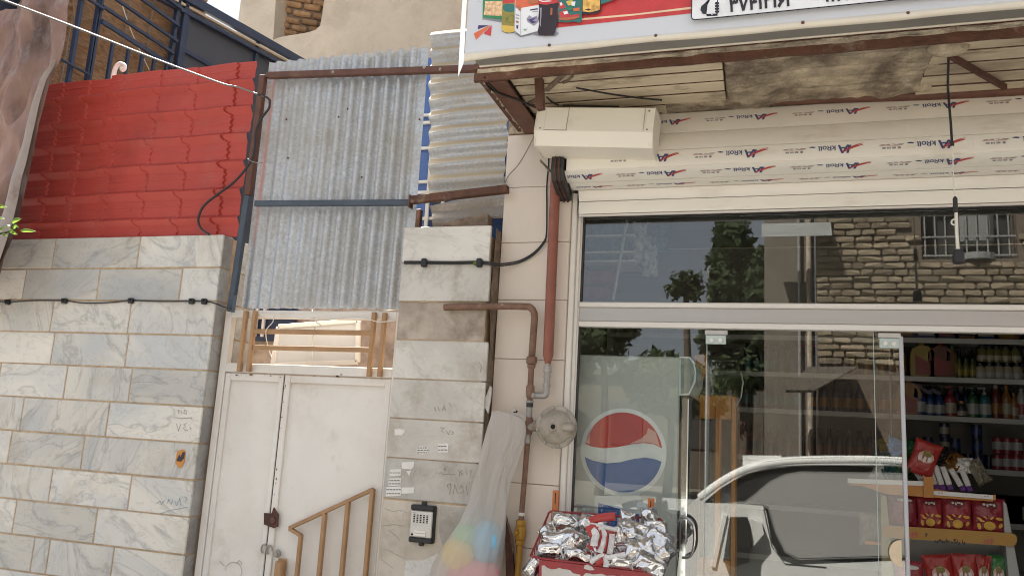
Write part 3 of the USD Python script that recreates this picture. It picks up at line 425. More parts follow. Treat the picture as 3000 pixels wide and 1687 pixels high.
# cable on the pillar
c7 = lambda a, b: (1150+a/2.23, 500+b/2.23)
cb = thing('pillar_cable', 'black double cable from the marble pillar curving up behind the red pipe', 'cable', loc=(-1.9, -.14, 2.87))
for dz in (0, .012):
    obj('wire', tube(curve([at(*c7(*p), y)+[0, 0, dz] for p, y in (((75, 606), -.145), ((210, 606), -.145), ((400, 608), -.145), ((570, 606), -.145), ((680, 620), -.13), ((740, 618), -.05), ((830, 600), -.02), ((920, 550), -.02), ((985, 480), -.02), ((1005, 420), -.02), ((1008, 250), -.02), ((1008, 100), -.02), ((1020, -80), -.02), ((985, -180), -.02))], 8), .0055, 6), 'black_rubber', cb, smooth=True)
for a in (210, 570):
    p = at(*c7(a, 606), -.14); obj('clip', box(p[0]-.018, p[0]+.018, -.165, -.13, p[2]-.026, p[2]+.03, .007), 'plastic_black', cb)
obj('tape_knot', lathe([(.004, -.02), (.013, -.012), (.012, .012), (.005, .02)], at(*c7(545, 605), -.148), (1, 0, .2), 7), 'leaf_young', cb)
# intercom
ic = thing('intercom', 'silver and black door intercom with a speaker grid and two name buttons on the pillar', 'intercom', loc=(-1.98, -.13, 1.3))
x0, z1 = at(1209, 1476, -.15)[[0, 2]]; x1 = at(1274, 1483, -.15)[0]; z0 = at(1196, 1585, -.15)[2]; x0 = at(1203, 1535, -.15)[0]; x1 = at(1268, 1545, -.15)[0]
obj('housing', box(x0-.004, x1+.008, -.150, -.12, z0, z1, .006), 'plastic_black', ic)
obj('face_plate', box(x0, x1-.003, -.160, -.149, z0+.03, z1-.032, .005), 'alu_brushed', ic)
for z, n in ((z1, 'top_cap'), (z0, 'bottom_cap')): obj(n, box(x0-.003, x1+.003, -.163, -.150, z-.03*(n == 'top_cap'), z+.03*(n != 'top_cap'), .007), 'plastic_black', ic)
for z in (z1+.006, z0-.006): obj('screw_lug', box((x0+x1)/2-.016, (x0+x1)/2+.016, -.145, -.125, z-.014, z+.014, .005), 'plastic_black', ic)
W, H = x1-x0, z1-z0
for r in range(5):
    for c in range(5): px_, pz = x0+W*(.17+.145*c), z1-H*(.27+.046*r); obj('speaker_slot', box(px_-.0055, px_+.0055, -.1612, -.158, pz-.0032, pz+.0032), 'dark_hole', ic)
for r in range(2):
    pz = z0+H*(.21+.085*r); obj('name_button', box(x0+W*.2, x1-W*.26, -.1645, -.159, pz-.008, pz+.008, .003), 'frame_white', ic)
obj('call_lens', lathe([(0, -.003), (.006, -.003), (.007, 0)], (x0+.018, -.16, z0+.045), (0, 1, 0), 8), 'dark_hole', ic)
obj('small_print', box(x0+.012, x0+.034, -.1608, -.159, z1-.049, z1-.045), 'print_grey', ic)

# ------------------------------------------------------------------ corrugated sheets and their steel frame
def xz(px, py, y): p = at(px, py, y); return p[0], p[2]
c2 = lambda a, b: (700+a/2.07, b/2.07)
sh = thing('corrugated_sheet', 'tall galvanised sheet with upright corrugations in a rusty frame above the gate', 'metal sheet', loc=(-2.9, 0, 2.6))
xa, xb = -3.515, -2.225; nx, nz = 260, 44
X, Z = np.meshgrid(np.linspace(xa, xb, nx), np.linspace(0, 1, nz)); u = X-xa
top = 4.452+.010*np.sin(u*40)*0; Zb = 2.592+.006*meshkit.noise(np.stack([X*6, 0*X, 0*X], -1)); ZZ = Zb+(top-Zb)*Z
ph = u/.0915+.10*np.sin(ZZ*1.1); s = np.sin(2*np.pi*ph); amp = (.012+.011*np.clip((u-.35)/.5, 0, 1))*np.where(u < 1.19, 1, np.clip((1.235-u)/.045, 0, 1))
P = np.stack([X, .020+amp*np.sign(s)*np.abs(s)**.7+.012*(meshkit.fbm(np.stack([X*1.3, ZZ*1.1, 0*X], -1), 3)-.5), ZZ], -1)
obj('sheet', grid(P[:, :, :], .0012), 'galvanised', sh, smooth=50)
for a, b in ((604, 710), (1095, 725), (288, 725), (297, 958), (660, 662), (745, 1075)):
    p = at(*c2(a, b), .006); obj('nail_head', lathe([(0, -.005), (.006, -.004), (.008, .0)], p, (0, 1, 0), 8), 'rust_dark', sh)
def corr_h(name, label, m, poly, y, period, amp, tilt, n=(60, 150), loc=None):
    """A sheet with level corrugations, cut to the pixel outline's four corners (tl, tr, br, bl)."""
    t = thing(name, label, 'metal sheet', loc=loc); q = ats(poly, y); U, V = np.meshgrid(np.linspace(0, 1, n[0]), np.linspace(0, 1, n[1]))
    P = (1-V)[..., None]*((1-U)[..., None]*q[3]+U[..., None]*q[2])+V[..., None]*((1-U)[..., None]*q[0]+U[..., None]*q[1])
    w_ = 2*np.pi*(P[..., 2]+tilt*P[..., 0]+.012*meshkit.noise(np.stack([P[..., 0]*4, P[..., 2]*3, 0*U], -1)))/period
    P[..., 1] += amp*np.sin(w_)+.02*(meshkit.fbm(np.stack([P[..., 0]*2, P[..., 2]*2, 0*U+3], -1), 3)-.5)
    P[..., 0] += np.where((U < .01) | (U > .99), .012*(meshkit.noise(np.stack([0*U, P[..., 2]*9, 3*U], -1))-.5), 0)
    obj('sheet', grid(P, .0012), m, t, smooth=True); return t
corr_h('corrugated_sheet', 'dusty rust stained sheet with level corrugations beside the tiled pillar', 'galvanised_rusty', [(1262, 92), (1500, 66), (1478, 562), (1254, 590)],   .12, .120, .0175, -.03, (50, 220), (-1.9, .12, 3.3))
corr_h('corrugated_sheet', 'short grey weathered sheet below the brown rail on top of the marble pillar', 'galvanised_old', [(1262, 604), (1478, 556), (1480, 632), (1268, 672)], .105, .12, .010, -.05, (40, 40), (-1.9, .1, 3.1))
sf = thing('steel_frame', 'rust brown and blue steel tube frame holding the corrugated sheets', 'frame', loc=(-3.55, -.05, 3.1))
xp = -3.522
p0, p1 = at(782, 222, -.05), at(720, 588, -.05)
obj('post', bar([xp+.004, -.045, 3.40], [xp+.012, -.045, 4.318], .046, .045, c=.004), 'steel_brown', sf)
obj('post', bar([xp-.028, -.045, 2.56], [xp+.002, -.045, 3.398], .044, .043, c=.004), 'steel_blue', sf, label='blue painted lower post')
pr = at(1402, 203, -.05); pl_ = at(784, 219, -.05)
obj('top_rail', bar([xp+.036, -.032, pl_[2]], [-1.60, -.032, pr[2]], .042, .04), 'steel_brown', sf)
p, q = at(748, 597, -.05), at(1203, 594, -.05); obj('cross_rail', bar(p, q, .040, .034, c=.004), 'steel_blue', sf, label='blue painted cross rail')
p, q = at(1206, 587, -.06), at(1480, 556, -.06); obj('side_rail', bar(p, q+[.02, 0, .003], .050, .05, c=.004), 'beam_rusty', sf)
p = at(1204, 582, -.06); obj('rail_stub', box(p[0]-.006, p[0]+.006, -.09, -.03, p[2]-.065, p[2]+.02, .002), 'steel_brown', sf)
x = at(1215, 640, .03)[0]; obj('short_post', box(x-.03, x+.03, .05, .09, 3.09, p[2]-.04, .003), 'steel_brown', sf)
for a, b in ((572, 440), (1222, 422), (1125, 412)):
    p = at(*c2(a, b), -.053); obj('bolt', lathe([(0, -.012), (.008, -.011), (.012, -.004), (.014, .004)], p, (0, 1, 0), 8), 'pipe_zinc', sf)
p, q = at(690, 865, -.09), at(682, 915, -.09); obj('blue_flap', bar(p, q, .028, .006, c=.002), 'steel_blue', sf)
tr = thing('blue_panel', 'blue painted metal panel with white bars seen through gaps beside the corrugated sheet', 'panel', loc=(-1.9, .45, 3.1))
obj('panel_sheet', box(-2.5, -1.50, .45, .47, 3.0, 4.6), 'truck_blue', tr)
for z in (3.13, 3.32, 3.52, 3.60, 3.86, 4.06, 4.12): obj('white_bar', box(-2.5, -1.50, .425, .449, z, z+.022, .004), 'white_paint', tr)
for x in (-2.34, -2.22, -1.62): obj('white_bar', box(x, x+.03, .41, .424, 3.0, 4.6, .004), 'white_paint', tr)
obj('panel_window', box(-2.30, -2.2, .436, .4485, 3.15, 3.50, .002), 'balcony_blue', tr)

# ------------------------------------------------------------------ red roof sheet standing on the wall
c1 = lambda a, b: (a/2.07, b/2.07)
rs = thing('red_roof_sheet', 'red tile pattern metal roofing sheet standing on the marble wall', 'roof sheet', loc=(-4.5, -.05, 3.1))
steps = [(340, 880), (500, 880), (706, 880), (935, 850), (1160, 830), (1400, 800)]; xs = [at(*c1(*s_), -.05)[0] for s_ in steps]
xs = [xs[0]-.74, xs[0]-.37]+xs; ribs = [at(*c1(700, y), -.05)[2] for y in (565, 712, 880, 1050, 1225, 1385)]
per = np.mean(-np.diff(ribs)); nz, nx = 190, 760
X0, X1 = -6.35, -3.560
X, Z = np.meshgrid(np.linspace(X0, X1, nx), np.linspace(3.095, 4.50, nz))
X, Z = X.copy(), Z.copy()
f_ = ((Z-ribs[-1])/per) % 1.0
prof = .033*np.clip(np.minimum(f_/.25, (.36-f_)/.11), 0, 1)**.9+.0012*np.sin(f_*2*np.pi*9)*(f_ > .36)+.003*np.exp(-((f_-.68)/.03)**2)
wob = np.where(f_ < .36, -.058*np.sin(f_/.36*np.pi), .009*np.sin((f_-.36)/.64*2*np.pi*3))
xs_ = np.array(xs); st_ = np.zeros_like(X)
for k in range(len(xs_)):
    d_ = X-(xs_[k]+wob); prv = xs_[k-1] if k else xs_[k]-.36
    t_ = -d_/(xs_[k]-prv); st_ = np.where((t_ > 0) & (t_ <= 1.0), .011*(1-t_)**1.5, st_)
    st_ = st_-(.013 if k < len(xs_)-1 else .006)*np.exp(-((d_-.004)/.0055)**2)
Y = -.060-prof-st_+.018*(meshkit.fbm(np.stack([X, Z, 0*X], -1), 3)-.5)
edge = np.clip((X-(X1-.12))/.12, 0, 1); X = X+edge*.020*(meshkit.fbm(np.stack([0*X, Z*5, 0*X], -1), 3)-.5)*2-edge*.05*np.sin((Z-3.1)/1.35*np.pi)*0
zt = np.where(X < -4.9, 4.405, 4.43)+.004*np.sin(X*8); Z = 3.095+(Z-3.095)*(zt-3.095)/(4.50-3.095)
obj('sheet', grid(np.stack([X, Y, Z], -1), .0012), 'roof_red', rs, smooth=40)
for a, b in ((790, 808), (790, 1270), (365, 830), (1115, 555), (285, 1300)):
    p = at(*c1(a, b), -.105); obj('screw', lathe([(0, -.006), (.007, -.005), (.010, .0)], p, (0, 1, 0), 8), 'roof_red', rs)
lp = thing('hanging_cable', 'black cable hanging in a loop in front of the red roofing sheet', 'cable', loc=(-3.6, -.13, 3.5))
obj('wire', tube(curve([at(*c1(*p), -.14) for p in ((1636, 610), (1630, 660), (1585, 720), (1552, 800), (1545, 900), (1518, 985), (1430, 1095), (1330, 1172), (1240, 1245), (1203, 1325), (1218, 1385), (1270, 1422))], 8), .0085, 7), 'black_rubber', lp, smooth=True)
p = at(*c1(1522, 978), -.15); obj('tie', tube([p+[-.03, 0, .02], p, p+[.05, .02, -.012], p+[.07, .04, 0]], .004, 5), 'wire_grey', lp)
ow = thing('overhead_wire', 'pale overhead wire running down across the red roofing sheet to the steel frame', 'wire', loc=(-3.6, -.1, 4.2))
wp = [at(*c1(*p), y) for p, y in (((-400, -140), -1.75), ((0, -4), -1.35), ((450, 165), -1.0), ((900, 343), -.62), ((1200, 455), -.36), ((1360, 512), -.22), ((1450, 532), -.18), ((1560, 572), -.13), ((1615, 590), -.10), ((1638, 612), -.095))]
obj('wire', tube(curve(wp[:9], 6), .0062, 7), 'wire_grey', ow, smooth=True); obj('lead_end', tube(curve(wp[7:], 6), .0085, 7), 'black_rubber', ow, smooth=True)

# ------------------------------------------------------------------ brown tarpaulin hanging at the left edge
mat('tarp_brown', (.25, .155, .125), .42, var=.38, scale=1.7, dirt=((.085, .05, .042), .8, 2.2, .50), dirt2=((.40, .34, .31), .65, 3.6, .56), stretch=(1.9, 1, .7), bump=.5, bscale=7, spec=.3)
mat('tarp_hem', (.32, .27, .24), .4, var=.2, scale=3, dirt=((.16, .10, .08), .8, 3, .52))
tp = thing('tarpaulin', 'crumpled brown plastic tarpaulin hanging at the left beside the red sheet', 'tarpaulin', loc=(-6.3, -.5, 3))
E_ = [(225, -60), (202, 0), (192, 80), (174, 182), (146, 242), (122, 330), (88, 470), (62, 590), (34, 695), (10, 760), (-20, 860)]
ee = curve([at(a, b, -.50) for a, b in E_], 8); n_ = len(ee); mcol = 70; P = np.zeros((n_, mcol, 3)); qd = ee[:, 2]
for j in range(mcol):
    t_ = j/(mcol-1); P[:, j] = ee+np.array([-1.35, 0, 0])*t_+np.array([0, 0, -.10])*t_
    crease = np.abs(meshkit.fbm(np.stack([t_*5+qd*1.3, qd*.9, 0*qd], 1), 4, 5)-.5)+.6*np.abs(meshkit.noise(np.stack([t_*9-qd*1.1, qd*2.2, 0*qd], 1), 8)-.5)
    P[:, j, 1] += (.34*crease-.10*math.sin(t_*7+.4))*min(1, t_*7+.15)
obj('sheet', grid(P[:, ::-1], .002), 'tarp_brown', tp, smooth=True)
h0 = n_*3//10; H_ = np.zeros((n_-h0, 5, 3)); ww = np.linspace(.02, .17, n_-h0)
for j in range(5): H_[:, j] = ee[h0:]+np.stack([-ww*j/4, -.03-.03*math.sin(j/4*math.pi)+0*ww, 0*ww], 1)
H_[:, :, 1] += .02*(meshkit.noise(H_*7, 3)-.5); obj('folded_hem', grid(H_[:, ::-1], .002), 'tarp_hem', tp, smooth=True)

# ------------------------------------------------------------------ branch with young leaves at the left edge
br = thing('leafy_branch', 'thin branch with a few bright young leaves at the left edge above the marble wall', 'branch', loc=(-5, -1.0, 3))
tw_ = curve([at(*c1(*p), -1.0) for p in ((-160, 1500), (-40, 1430), (30, 1412), (75, 1400), (105, 1380))], 6); obj('twig', tube(tw_, .006, 6), 'leaf_dark', br)
def leaf_mesh(a, b, w_, bend=.02):
    t_ = np.linspace(0, 1, 7); d = (b-a); n2 = np.array([-d[2], 0, d[0]]); n2 /= np.linalg.norm(n2); P = np.zeros((7, 3, 3))
    for i, tt in enumerate(t_):
        c_ = a+d*tt+np.array([0, -bend*math.sin(tt*3.14), 0]); k = w_*math.sin(min(1, tt*1.02)*math.pi)**.7
        P[i, 0], P[i, 1], P[i, 2] = c_-n2*k+[0, .008, 0], c_, c_+n2*k+[0, .012, 0]
    return grid(P)
for a, b, w_ in (((118, 1398), (212, 1402), .013), ((70, 1355), (125, 1325), .018), ((82, 1372), (105, 1380), .016), ((55, 1390), (100, 1422), .012), ((50, 1380), (60, 1365), .012), ((-10, 1420), (22, 1372), .014), ((-15, 1250), (32, 1255), .012), ((-12, 1320), (20, 1325), .007), ((20, 1415), (40, 1432), .008), ((-40, 1400), (-5, 1440), .012), ((-60, 1330), (-20, 1290), .012)):
    obj('leaf', leaf_mesh(at(*c1(*a), -1.0), at(*c1(*b), -1.0), w_), 'leaf_young', br, smooth=True)

# ------------------------------------------------------------------ blue balcony with a bamboo blind, and the panelled stair behind
BX = -6.3
def bpt(a, b, dx=0.): return at(*c1(a, b), x=BX+dx)
bl = thing('balcony_railing', 'dark blue steel balcony railing in front of a bamboo blind, upper left', 'railing', loc=(BX, 1.4, 4.6))
def brail(n, a, b, w_, d_, dx=0., par=None): obj(n, bar(bpt(*a, dx), bpt(*b, dx), w_, d_, (1, 0, 0), .004), 'balcony_blue', par or bl)
for (x0_, x1_, w_) in ((480, 420, .035), (606, 528, .055), (575, 548, .02), (1080, 1012, .045), (1128, 1064, .06)):
    p = bpt((x0_+x1_)/2, 250, .02); obj('post', box(BX+.0, BX+.05, p[1]-w_/2, p[1]+w_/2, 4.2, 7.2, .004), 'balcony_blue', bl)
zr_ = [bpt(820, 155+0)[2]]
for b in (1, 2):
    pass
for a, b, w_ in (((597, 75), (1040, 300), .035), ((600, -20), (1060, 225), .035), ((800, 0), (1070, 138), .035), ((990, 0), (1082, 50), .035), ((590, 178), (1035, 370), .05), ((350, 372), (520, 452), .02), ((430, -40), (610, 45), .03)):
    p, q = bpt(*a, .03), bpt(*b, .03); z = (p[2]+q[2])/2; obj('rail', bar([BX+.075, p[1], z], [BX+.075, q[1], z], w_, .03, (1, 0, 0), .004), 'balcony_blue', bl)
for a in (648, 750, 838, 915, 995):
    p = bpt(a, 350, .02); obj('baluster', box(BX+.052, BX+.085, p[1]-.016, p[1]+.016, 4.2, bpt(a, 215+.42*(a-590), .03)[2], .003), 'balcony_blue', bl)
mat('bamboo', (.27, .165, .09), .75, var=.45, scale=6, stretch=(1, 2, 16), dirt=((.09, .05, .03), .7, 5, .5), rand=.0, hue=0.)
bb = thing('bamboo_blind', 'brown split bamboo blind hanging behind the blue railing', 'blind', loc=(BX-.15, 1.4, 5))
ym, yM = bpt(400, 150, -.15)[1], bpt(1060, 200, -.15)[1]; zb = 4.30
Ys, Zs = np.meshgrid(np.linspace(ym-.5, yM+.45, 70), np.linspace(0, 1, 120)); low = 4.25+.0*Ys+np.clip((1.30-Ys), 0, 1)*.95
Zs = low+(7.3-low)*Zs; P = np.stack([BX-.15+.012*np.sin(Zs*2*np.pi/.028)+.05*(meshkit.fbm(np.stack([Ys*2, Zs*2, 0*Ys], -1), 3)-.5), Ys, Zs], -1)
obj('slat_mat', grid(P), 'bamboo', bb, smooth=True)
for k in range(7):
    y = ym-.3+k*.32; obj('binding_cord', tube([[BX-.115, y, 4.3+max(0, 1.3-y)*.95], [BX-.11, y+.02, 7.2]], .006, 5), 'wire_grey', bb)
obj('pull_string', tube(curve([bpt(*p, -.09) for p in ((725, -20), (780, 150), (840, 290), (905, 425))], 5), .006, 5), 'string_white', bb)
obj('pull_string', tube(curve([bpt(*p, -.09) for p in ((440, -20), (452, 120), (455, 270))], 5), .006, 5), 'bar_tan', bb)
obj('shade_cloth', prism(Polygon([(0, 0), (1, 0), (1, 1), (0, 1)]), 0, .01) if False else box(BX-.42, BX-.40, -.6, yM+.6, 3.6, 7.2), 'balcony_panel', bb)
bp = thing('blue_panel_wall', 'slate blue sheet panel wall with dark blue frame, below the sky at the upper left', 'panel wall', loc=(BX, 3, 4.5))
t0, t1 = bpt(1150, 10), bpt(1790, 368); z1 = t0[2]; sl = (t1[2]-t0[2])/(t1[1]-t0[1])
obj('panel_sheet', hull([[x, y, z] for x in (BX-.02, BX-.005) for y, z in ((t0[1], 3.8), (t1[1]+.2, 3.8), (t0[1], t0[2]-.12), (t1[1]+.2, t1[2]+.2*sl-.12))]), 'balcony_panel', bp)
for off, w_, dx, m in ((0., .11, .05, 'balcony_blue'), (-.17, .05, .03, 'balcony_blue'), (-.095, .03, .02, 'house_plaster')):
    p, q = np.array([BX+dx, t0[1]-.6, t0[2]-.6*sl+off]), np.array([BX+dx, t1[1]+.4, t1[2]+.4*sl+off]); obj('sloping_beam', bar(p, q, w_, .06, (1, 0, 0), .004), m, bp)
p = bpt(1118, 150, .01); obj('frame_post', box(BX-.004, BX+.035, p[1]-.02, p[1]+.05, 3.8, t0[2], .004), 'balcony_blue', bp)
p = bpt(1555, 300, .01); obj('frame_post', box(BX-.004, BX+.03, p[1]-.02, p[1]+.03, 3.8, bpt(1570, 250)[2], .004), 'balcony_blue', bp)
p, q = bpt(1105, 300, .01), bpt(1290, 405, .01); obj('frame_rail', bar(p, q, .05, .03, (1, 0, 0), .004), 'balcony_blue', bp)
hk = thing('iron_hook', 'white scrolled iron hook standing above the red roofing sheet', 'hook', loc=(-4.9, .1, 4.4))
obj('scroll', tube(curve([at(*c1(*p), .05) for p in ((684, 500), (690, 450), (705, 405), (730, 388), (755, 398), (757, 420), (742, 428), (733, 415), (742, 405))], 6), np.linspace(.020, .010, 49), 7), 'white_paint', hk, smooth=True)

# ------------------------------------------------------------------ beige house behind
HY = 5.0
hs = thing('plastered_house', 'tall beige plastered house with a recessed patch of bare brick, behind the sheets', 'house', loc=(-4, HY, .15))
xl = at(698, 60, HY)[0]; n0 = at(806, 60, HY)[0]
N2 = pxpoly([(800, 118), (812, 112), (838, 106), (880, 100), (905, 95), (925, 88), (938, 76), (943, 50), (950, 0), (966, -160), (830, -160), (808, 0)], HY)
face = Polygon([(xl, .15), (3, .15), (3, 10.5), (xl, 10.5)]).difference(N2)
obj('wall', prism(face, HY, HY+.42), 'house_plaster', hs)
obj('back_wall', box(xl, 3, HY+.9, HY+1.1, .15, 10.5), 'house_plaster', hs)
obj('side_wall', box(xl-.0, xl+.2, HY+.421, HY+5, .15, 10.5), 'house_plaster', hs)
# bricks of the recess, laid on a wall that turns away
ang = .55; c0 = np.array([n0-.20, HY+.16, 0]); rowh = .125; tx = np.array([math.cos(ang), math.sin(ang), 0])
rc = obj('recess_wall', rotz(box(-.5, 2.2, .06, .16, 5.2, 9.6), ang, (0, 0, 0)), 'brick_joint', hs) if False else None
v, f = rotz(box(.12, 1.7, .05, .12, 6.0, 10.2), ang); rc = obj('recess_wall', (v+[c0[0], c0[1], 0], f), 'brick_joint', hs)
for r in range(30):
    z = 6.3+r*rowh; x = .16-.12*(r % 2)*(rng.random() > .2)
    while x < 1.4:
        L_ = .27+.05*rng.random(); v, f = box(x, x+L_-.03, -.012*rng.random(), .06, z, z+rowh-.028, .022); v, f = rotz((v, f), ang); obj('brick', (v+[c0[0], c0[1], .01*rng.standard_normal()], f), 'brick_tan', rc); x += L_
mat('tank_rust', (.13, .085, .06), .8, var=.3, scale=5)
yd = thing('rusty_box', 'rusty brown metal box in the yard seen through the opening above the gate', 'box', loc=(-2.5, 1.4, .15))
obj('box_body', box(-2.75, -1.9, 1.35, 1.9, .15, 2.42, .02), 'tank_rust', yd); obj('box_lid', box(-2.78, -1.87, 1.32, 1.93, 2.421, 2.45, .01), 'tank_rust', yd)
wn = thing('yard_window', 'dark blue barred window of the house seen above the gate at the left', 'window', loc=(-4.3, 2.3, 2.6))
p = at(*c6(355, 160), 2.3); obj('pane', box(p[0]-.32, p[0]+.24, 2.30, 2.33, p[2]-.20, p[2]+.6), 'balcony_blue', wn)
for k in range(4): obj('window_bar', box(p[0]-.40+.09*k, p[0]-.37+.09*k, 2.26, 2.29, p[2]-.16, p[2]+.6, .004), 'white_paint', wn)
yw = thing('yard_wall', 'grey plastered yard wall seen through the opening above the gate', 'wall', loc=(-3, 2.4, .15))
obj('wall', box(-5.2, -1.62, 2.36, 2.5, .15, 3.05), 'plaster_bare', yw)

# ------------------------------------------------------------------ shop building: walls, tiled pillar, upper storey
sb_ = thing('shop_building', 'plain shop building above and round the glazed front, right of the tiled pillar', 'building', loc=(1, 2, .15))
SX = 4.2
obj('upper_wall', box(-1.60, SX+4, .0, 4.6, 3.99, 9.3), 'house_plaster', sb_)
obj('lintel_wall', box(-1.12, SX, .02, .20, 3.80, 3.989), 'soffit_mortar', sb_)
obj('side_wall', box(-1.595, -1.36, .13, 4.6, .15, 3.985), 'plaster_bare', sb_)
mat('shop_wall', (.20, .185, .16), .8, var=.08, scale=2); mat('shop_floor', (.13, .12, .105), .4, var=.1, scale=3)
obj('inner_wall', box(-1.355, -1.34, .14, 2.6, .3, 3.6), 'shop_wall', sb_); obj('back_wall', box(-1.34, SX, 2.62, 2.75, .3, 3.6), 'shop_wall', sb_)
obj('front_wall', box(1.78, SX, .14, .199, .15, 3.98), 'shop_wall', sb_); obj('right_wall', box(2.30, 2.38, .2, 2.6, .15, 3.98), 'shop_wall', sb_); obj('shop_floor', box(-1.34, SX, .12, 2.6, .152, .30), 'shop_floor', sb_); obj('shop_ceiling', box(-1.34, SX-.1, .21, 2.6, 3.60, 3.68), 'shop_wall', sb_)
tpz = [3.985, 3.755, 3.396, 3.030, 2.660, 2.290, 1.920, 1.548, 1.18, .81, .44, .16]
pi = thing('tiled_pillar', 'beige stone tiled pillar at the left end of the shop front, with a pipe on it', 'pillar', loc=(-1.38, .05, .15))
obj('pillar_core', box(-1.59, -1.16, .012, .125, .15, 3.98), 'tile_joint', pi)
for i in range(11):
    z0, z1 = tpz[i+1]+.0016, tpz[i]-.0016
    if i == 0: obj('rough_top', hull(np.array([[x, y, z] for x in (-1.595, -1.4, -1.157) for y in (-.012, .1) for z in (z0, z1)])+.006*rng.standard_normal((12, 3))), 'soffit_mortar', pi); continue
    obj('tile', box(-1.598, -1.153, -.004+.001*rng.random(), .0115, z0, z1, .002), 'tile_beige', pi)
    obj('edge_tile', box(-1.1595, -1.152, .012, .075, z0, z1, .001), 'tile_beige', pi)
p = at(1511, 1208, -.004); hookp = p
obj('wall_hook', tube([p+[0, .01, 0], p+[0, -.03, 0], p+[.012, -.045, -.012], p+[.02, -.04, .012]], .006, 6), 'rust_dark', pi)

# ------------------------------------------------------------------ pipes
rp = thing('red_pipe', 'thick brown red painted pipe with chipped paint running down the tiled pillar', 'pipe', loc=(-1.28, -.07, 1.5))
a, b = at(1632, 430, -.07), at(1606, 1036, -.07); X_ = lambda z: a[0]+(b[0]-a[0])*(z-a[2])/(b[2]-a[2])
obj('barrel', tube([[X_(z), -.07, z] for z in np.linspace(3.62, b[2]+.01, 24)], .032, 18), 'pipe_red', rp, smooth=True)
for yy in (707, 835): z = at(1618, yy, -.07)[2]; obj('weld_ring', tube([[X_(z), -.07, z-.006], [X_(z), -.07, z+.006]], .0335, 18), 'pipe_red', rp, smooth=40)
c = at(1603, 1066, -.07); obj('reducer', lathe([(.0325, b[2]+.012), (.032, b[2]-.01), (.020, c[2]+.01), (.019, c[2])], (b[0], -.07, 0), (0, 0, 1), 18), 'pipe_red', rp, smooth=40)
def zat(py, px=1602, y=-.07): return at(px, py, y)[2]
prof = []
for y0_, y1_, r in ((1066, 1074, .020), (1074, 1090, .026), (1090, 1100, .021), (1100, 1106, .024), (1106, 1124, .0195), (1124, 1132, .025), (1132, 1146, .020)): prof += [(r, zat(y0_)), (r, zat(y1_))]
obj('union_fitting', lathe(prof, (b[0], -.07, 0), (0, 0, 1), 10), 'pipe_zinc', rp)
e0, e1 = at(1600, 1146, -.07), at(1562, 1158, -.07)
obj('elbow', tube(curve([[b[0], -.07, e0[2]+.005], [b[0]-.002, -.07, e0[2]-.018], [b[0]-.022, -.07, e1[2]+.002], [e1[0]+.01, -.07, e1[2]]], 6), .020, 12), 'pipe_zinc', rp, smooth=True)
gp = thing('gas_pipe', 'rusty old gas pipe with elbow, unions and yellow shut-off valve on the tiled pillar', 'pipe', loc=(-1.4, -.07, .2))
gy = -.075
hp = [at(1302, 900, -.15), at(1345, 899, -.15), at(1470, 897, -.12), at(1535, 898, gy)]; el = [at(1552, 900, gy), at(1563, 912, gy), at(1566, 930, gy)]; dn = at(1558, 1045, gy)
obj('barrel', tube(curve(hp+el+[at(1564, 960, gy), dn], 7), .0215, 12), 'pipe_old', gp, smooth=True)
xg = lambda py: {1: 0}.get(0) or np.interp(py, [930, 1045, 1130, 1250, 1400, 1503, 1690], [1566, 1558, 1554, 1549, 1537, 1528, 1516])
def gpt(py): return at(xg(py), py, gy)
obj('barrel', tube([gpt(y) for y in (1040, 1085, 1120, 1150, 1180)], .0185, 12), 'pipe_old', gp, smooth=True)
def nut(n, y0_, y1_, r, m, sides=6): p, q = gpt(y0_), gpt(y1_); return obj(n, tube([p, p*.8+q*.2, p*.2+q*.8, q], [r*.86, r, r, r*.86], sides), m, gp)
nut('union_nut', 1044, 1066, .034, 'pipe_old', 8); nut('union_nut', 1066, 1078, .026, 'pipe_old', 8); nut('tee', 1128, 1164, .0265, 'pipe_old', 12)
q = gpt(1157); obj('tee_branch', tube([q, [e1[0]+.014, gy, e1[2]]], .022, 10), 'pipe_zinc', gp)
nut('collar', 1172, 1180, .025, 'pipe_zinc', 10); obj('black_sleeve', tube([gpt(1180), gpt(1192)], .0215, 12), 'plastic_black', gp)
nut('nipple', 1192, 1225, .019, 'pipe_zinc', 10); nut('tee', 1222, 1272, .026, 'pipe_old', 12); nut('nipple', 1272, 1298, .022, 'pipe_zinc', 8)
obj('barrel', tube([gpt(y) for y in (1290, 1350, 1400, 1450, 1506)], .0165, 12), 'pipe_old', gp, smooth=True)
nut('white_tape', 1500, 1510, .0195, 'paper_white', 10); obj('barrel', tube([gpt(1508), gpt(1524)], .0165, 10), 'pipe_old', gp)
nut('valve_nut', 1522, 1540, .030, 'valve_yellow', 6); nut('valve_body', 1540, 1578, .034, 'valve_yellow', 12); nut('valve_nut', 1578, 1594, .029, 'valve_yellow', 6)
p = gpt(1558); obj('valve_stem', lathe([(0, -.055), (.014, -.05), (.017, -.02), (.02, .0)], p, (.3, 1, 0), 10), 'valve_yellow', gp)
q = gpt(1600); obj('yellow_barrel', tube([gpt(1592), q, [q[0]-.01, gy, .5], [q[0]-.012, gy, .16]], .019, 12), 'valve_yellow', gp, smooth=True)
rg = thing('gas_regulator', 'round dusty cast metal gas regulator with a hole in its lid beside the gas pipe', 'regulator', loc=(-1.18, -.1, 1.9))
rc_ = at(1630, 1250, -.11); q = gpt(1250)
obj('body', lathe([(.0, -.058), (.03, -.058), (.05, -.05), (.088, -.034), (.10, -.016), (.122, -.012), (.124, .0), (.124, .004), (.105, .008), (.085, .03), (.03, .04), (0, .04)], rc_, (0, 1, 0), 30), 'regulator_cast', rg, smooth=35)
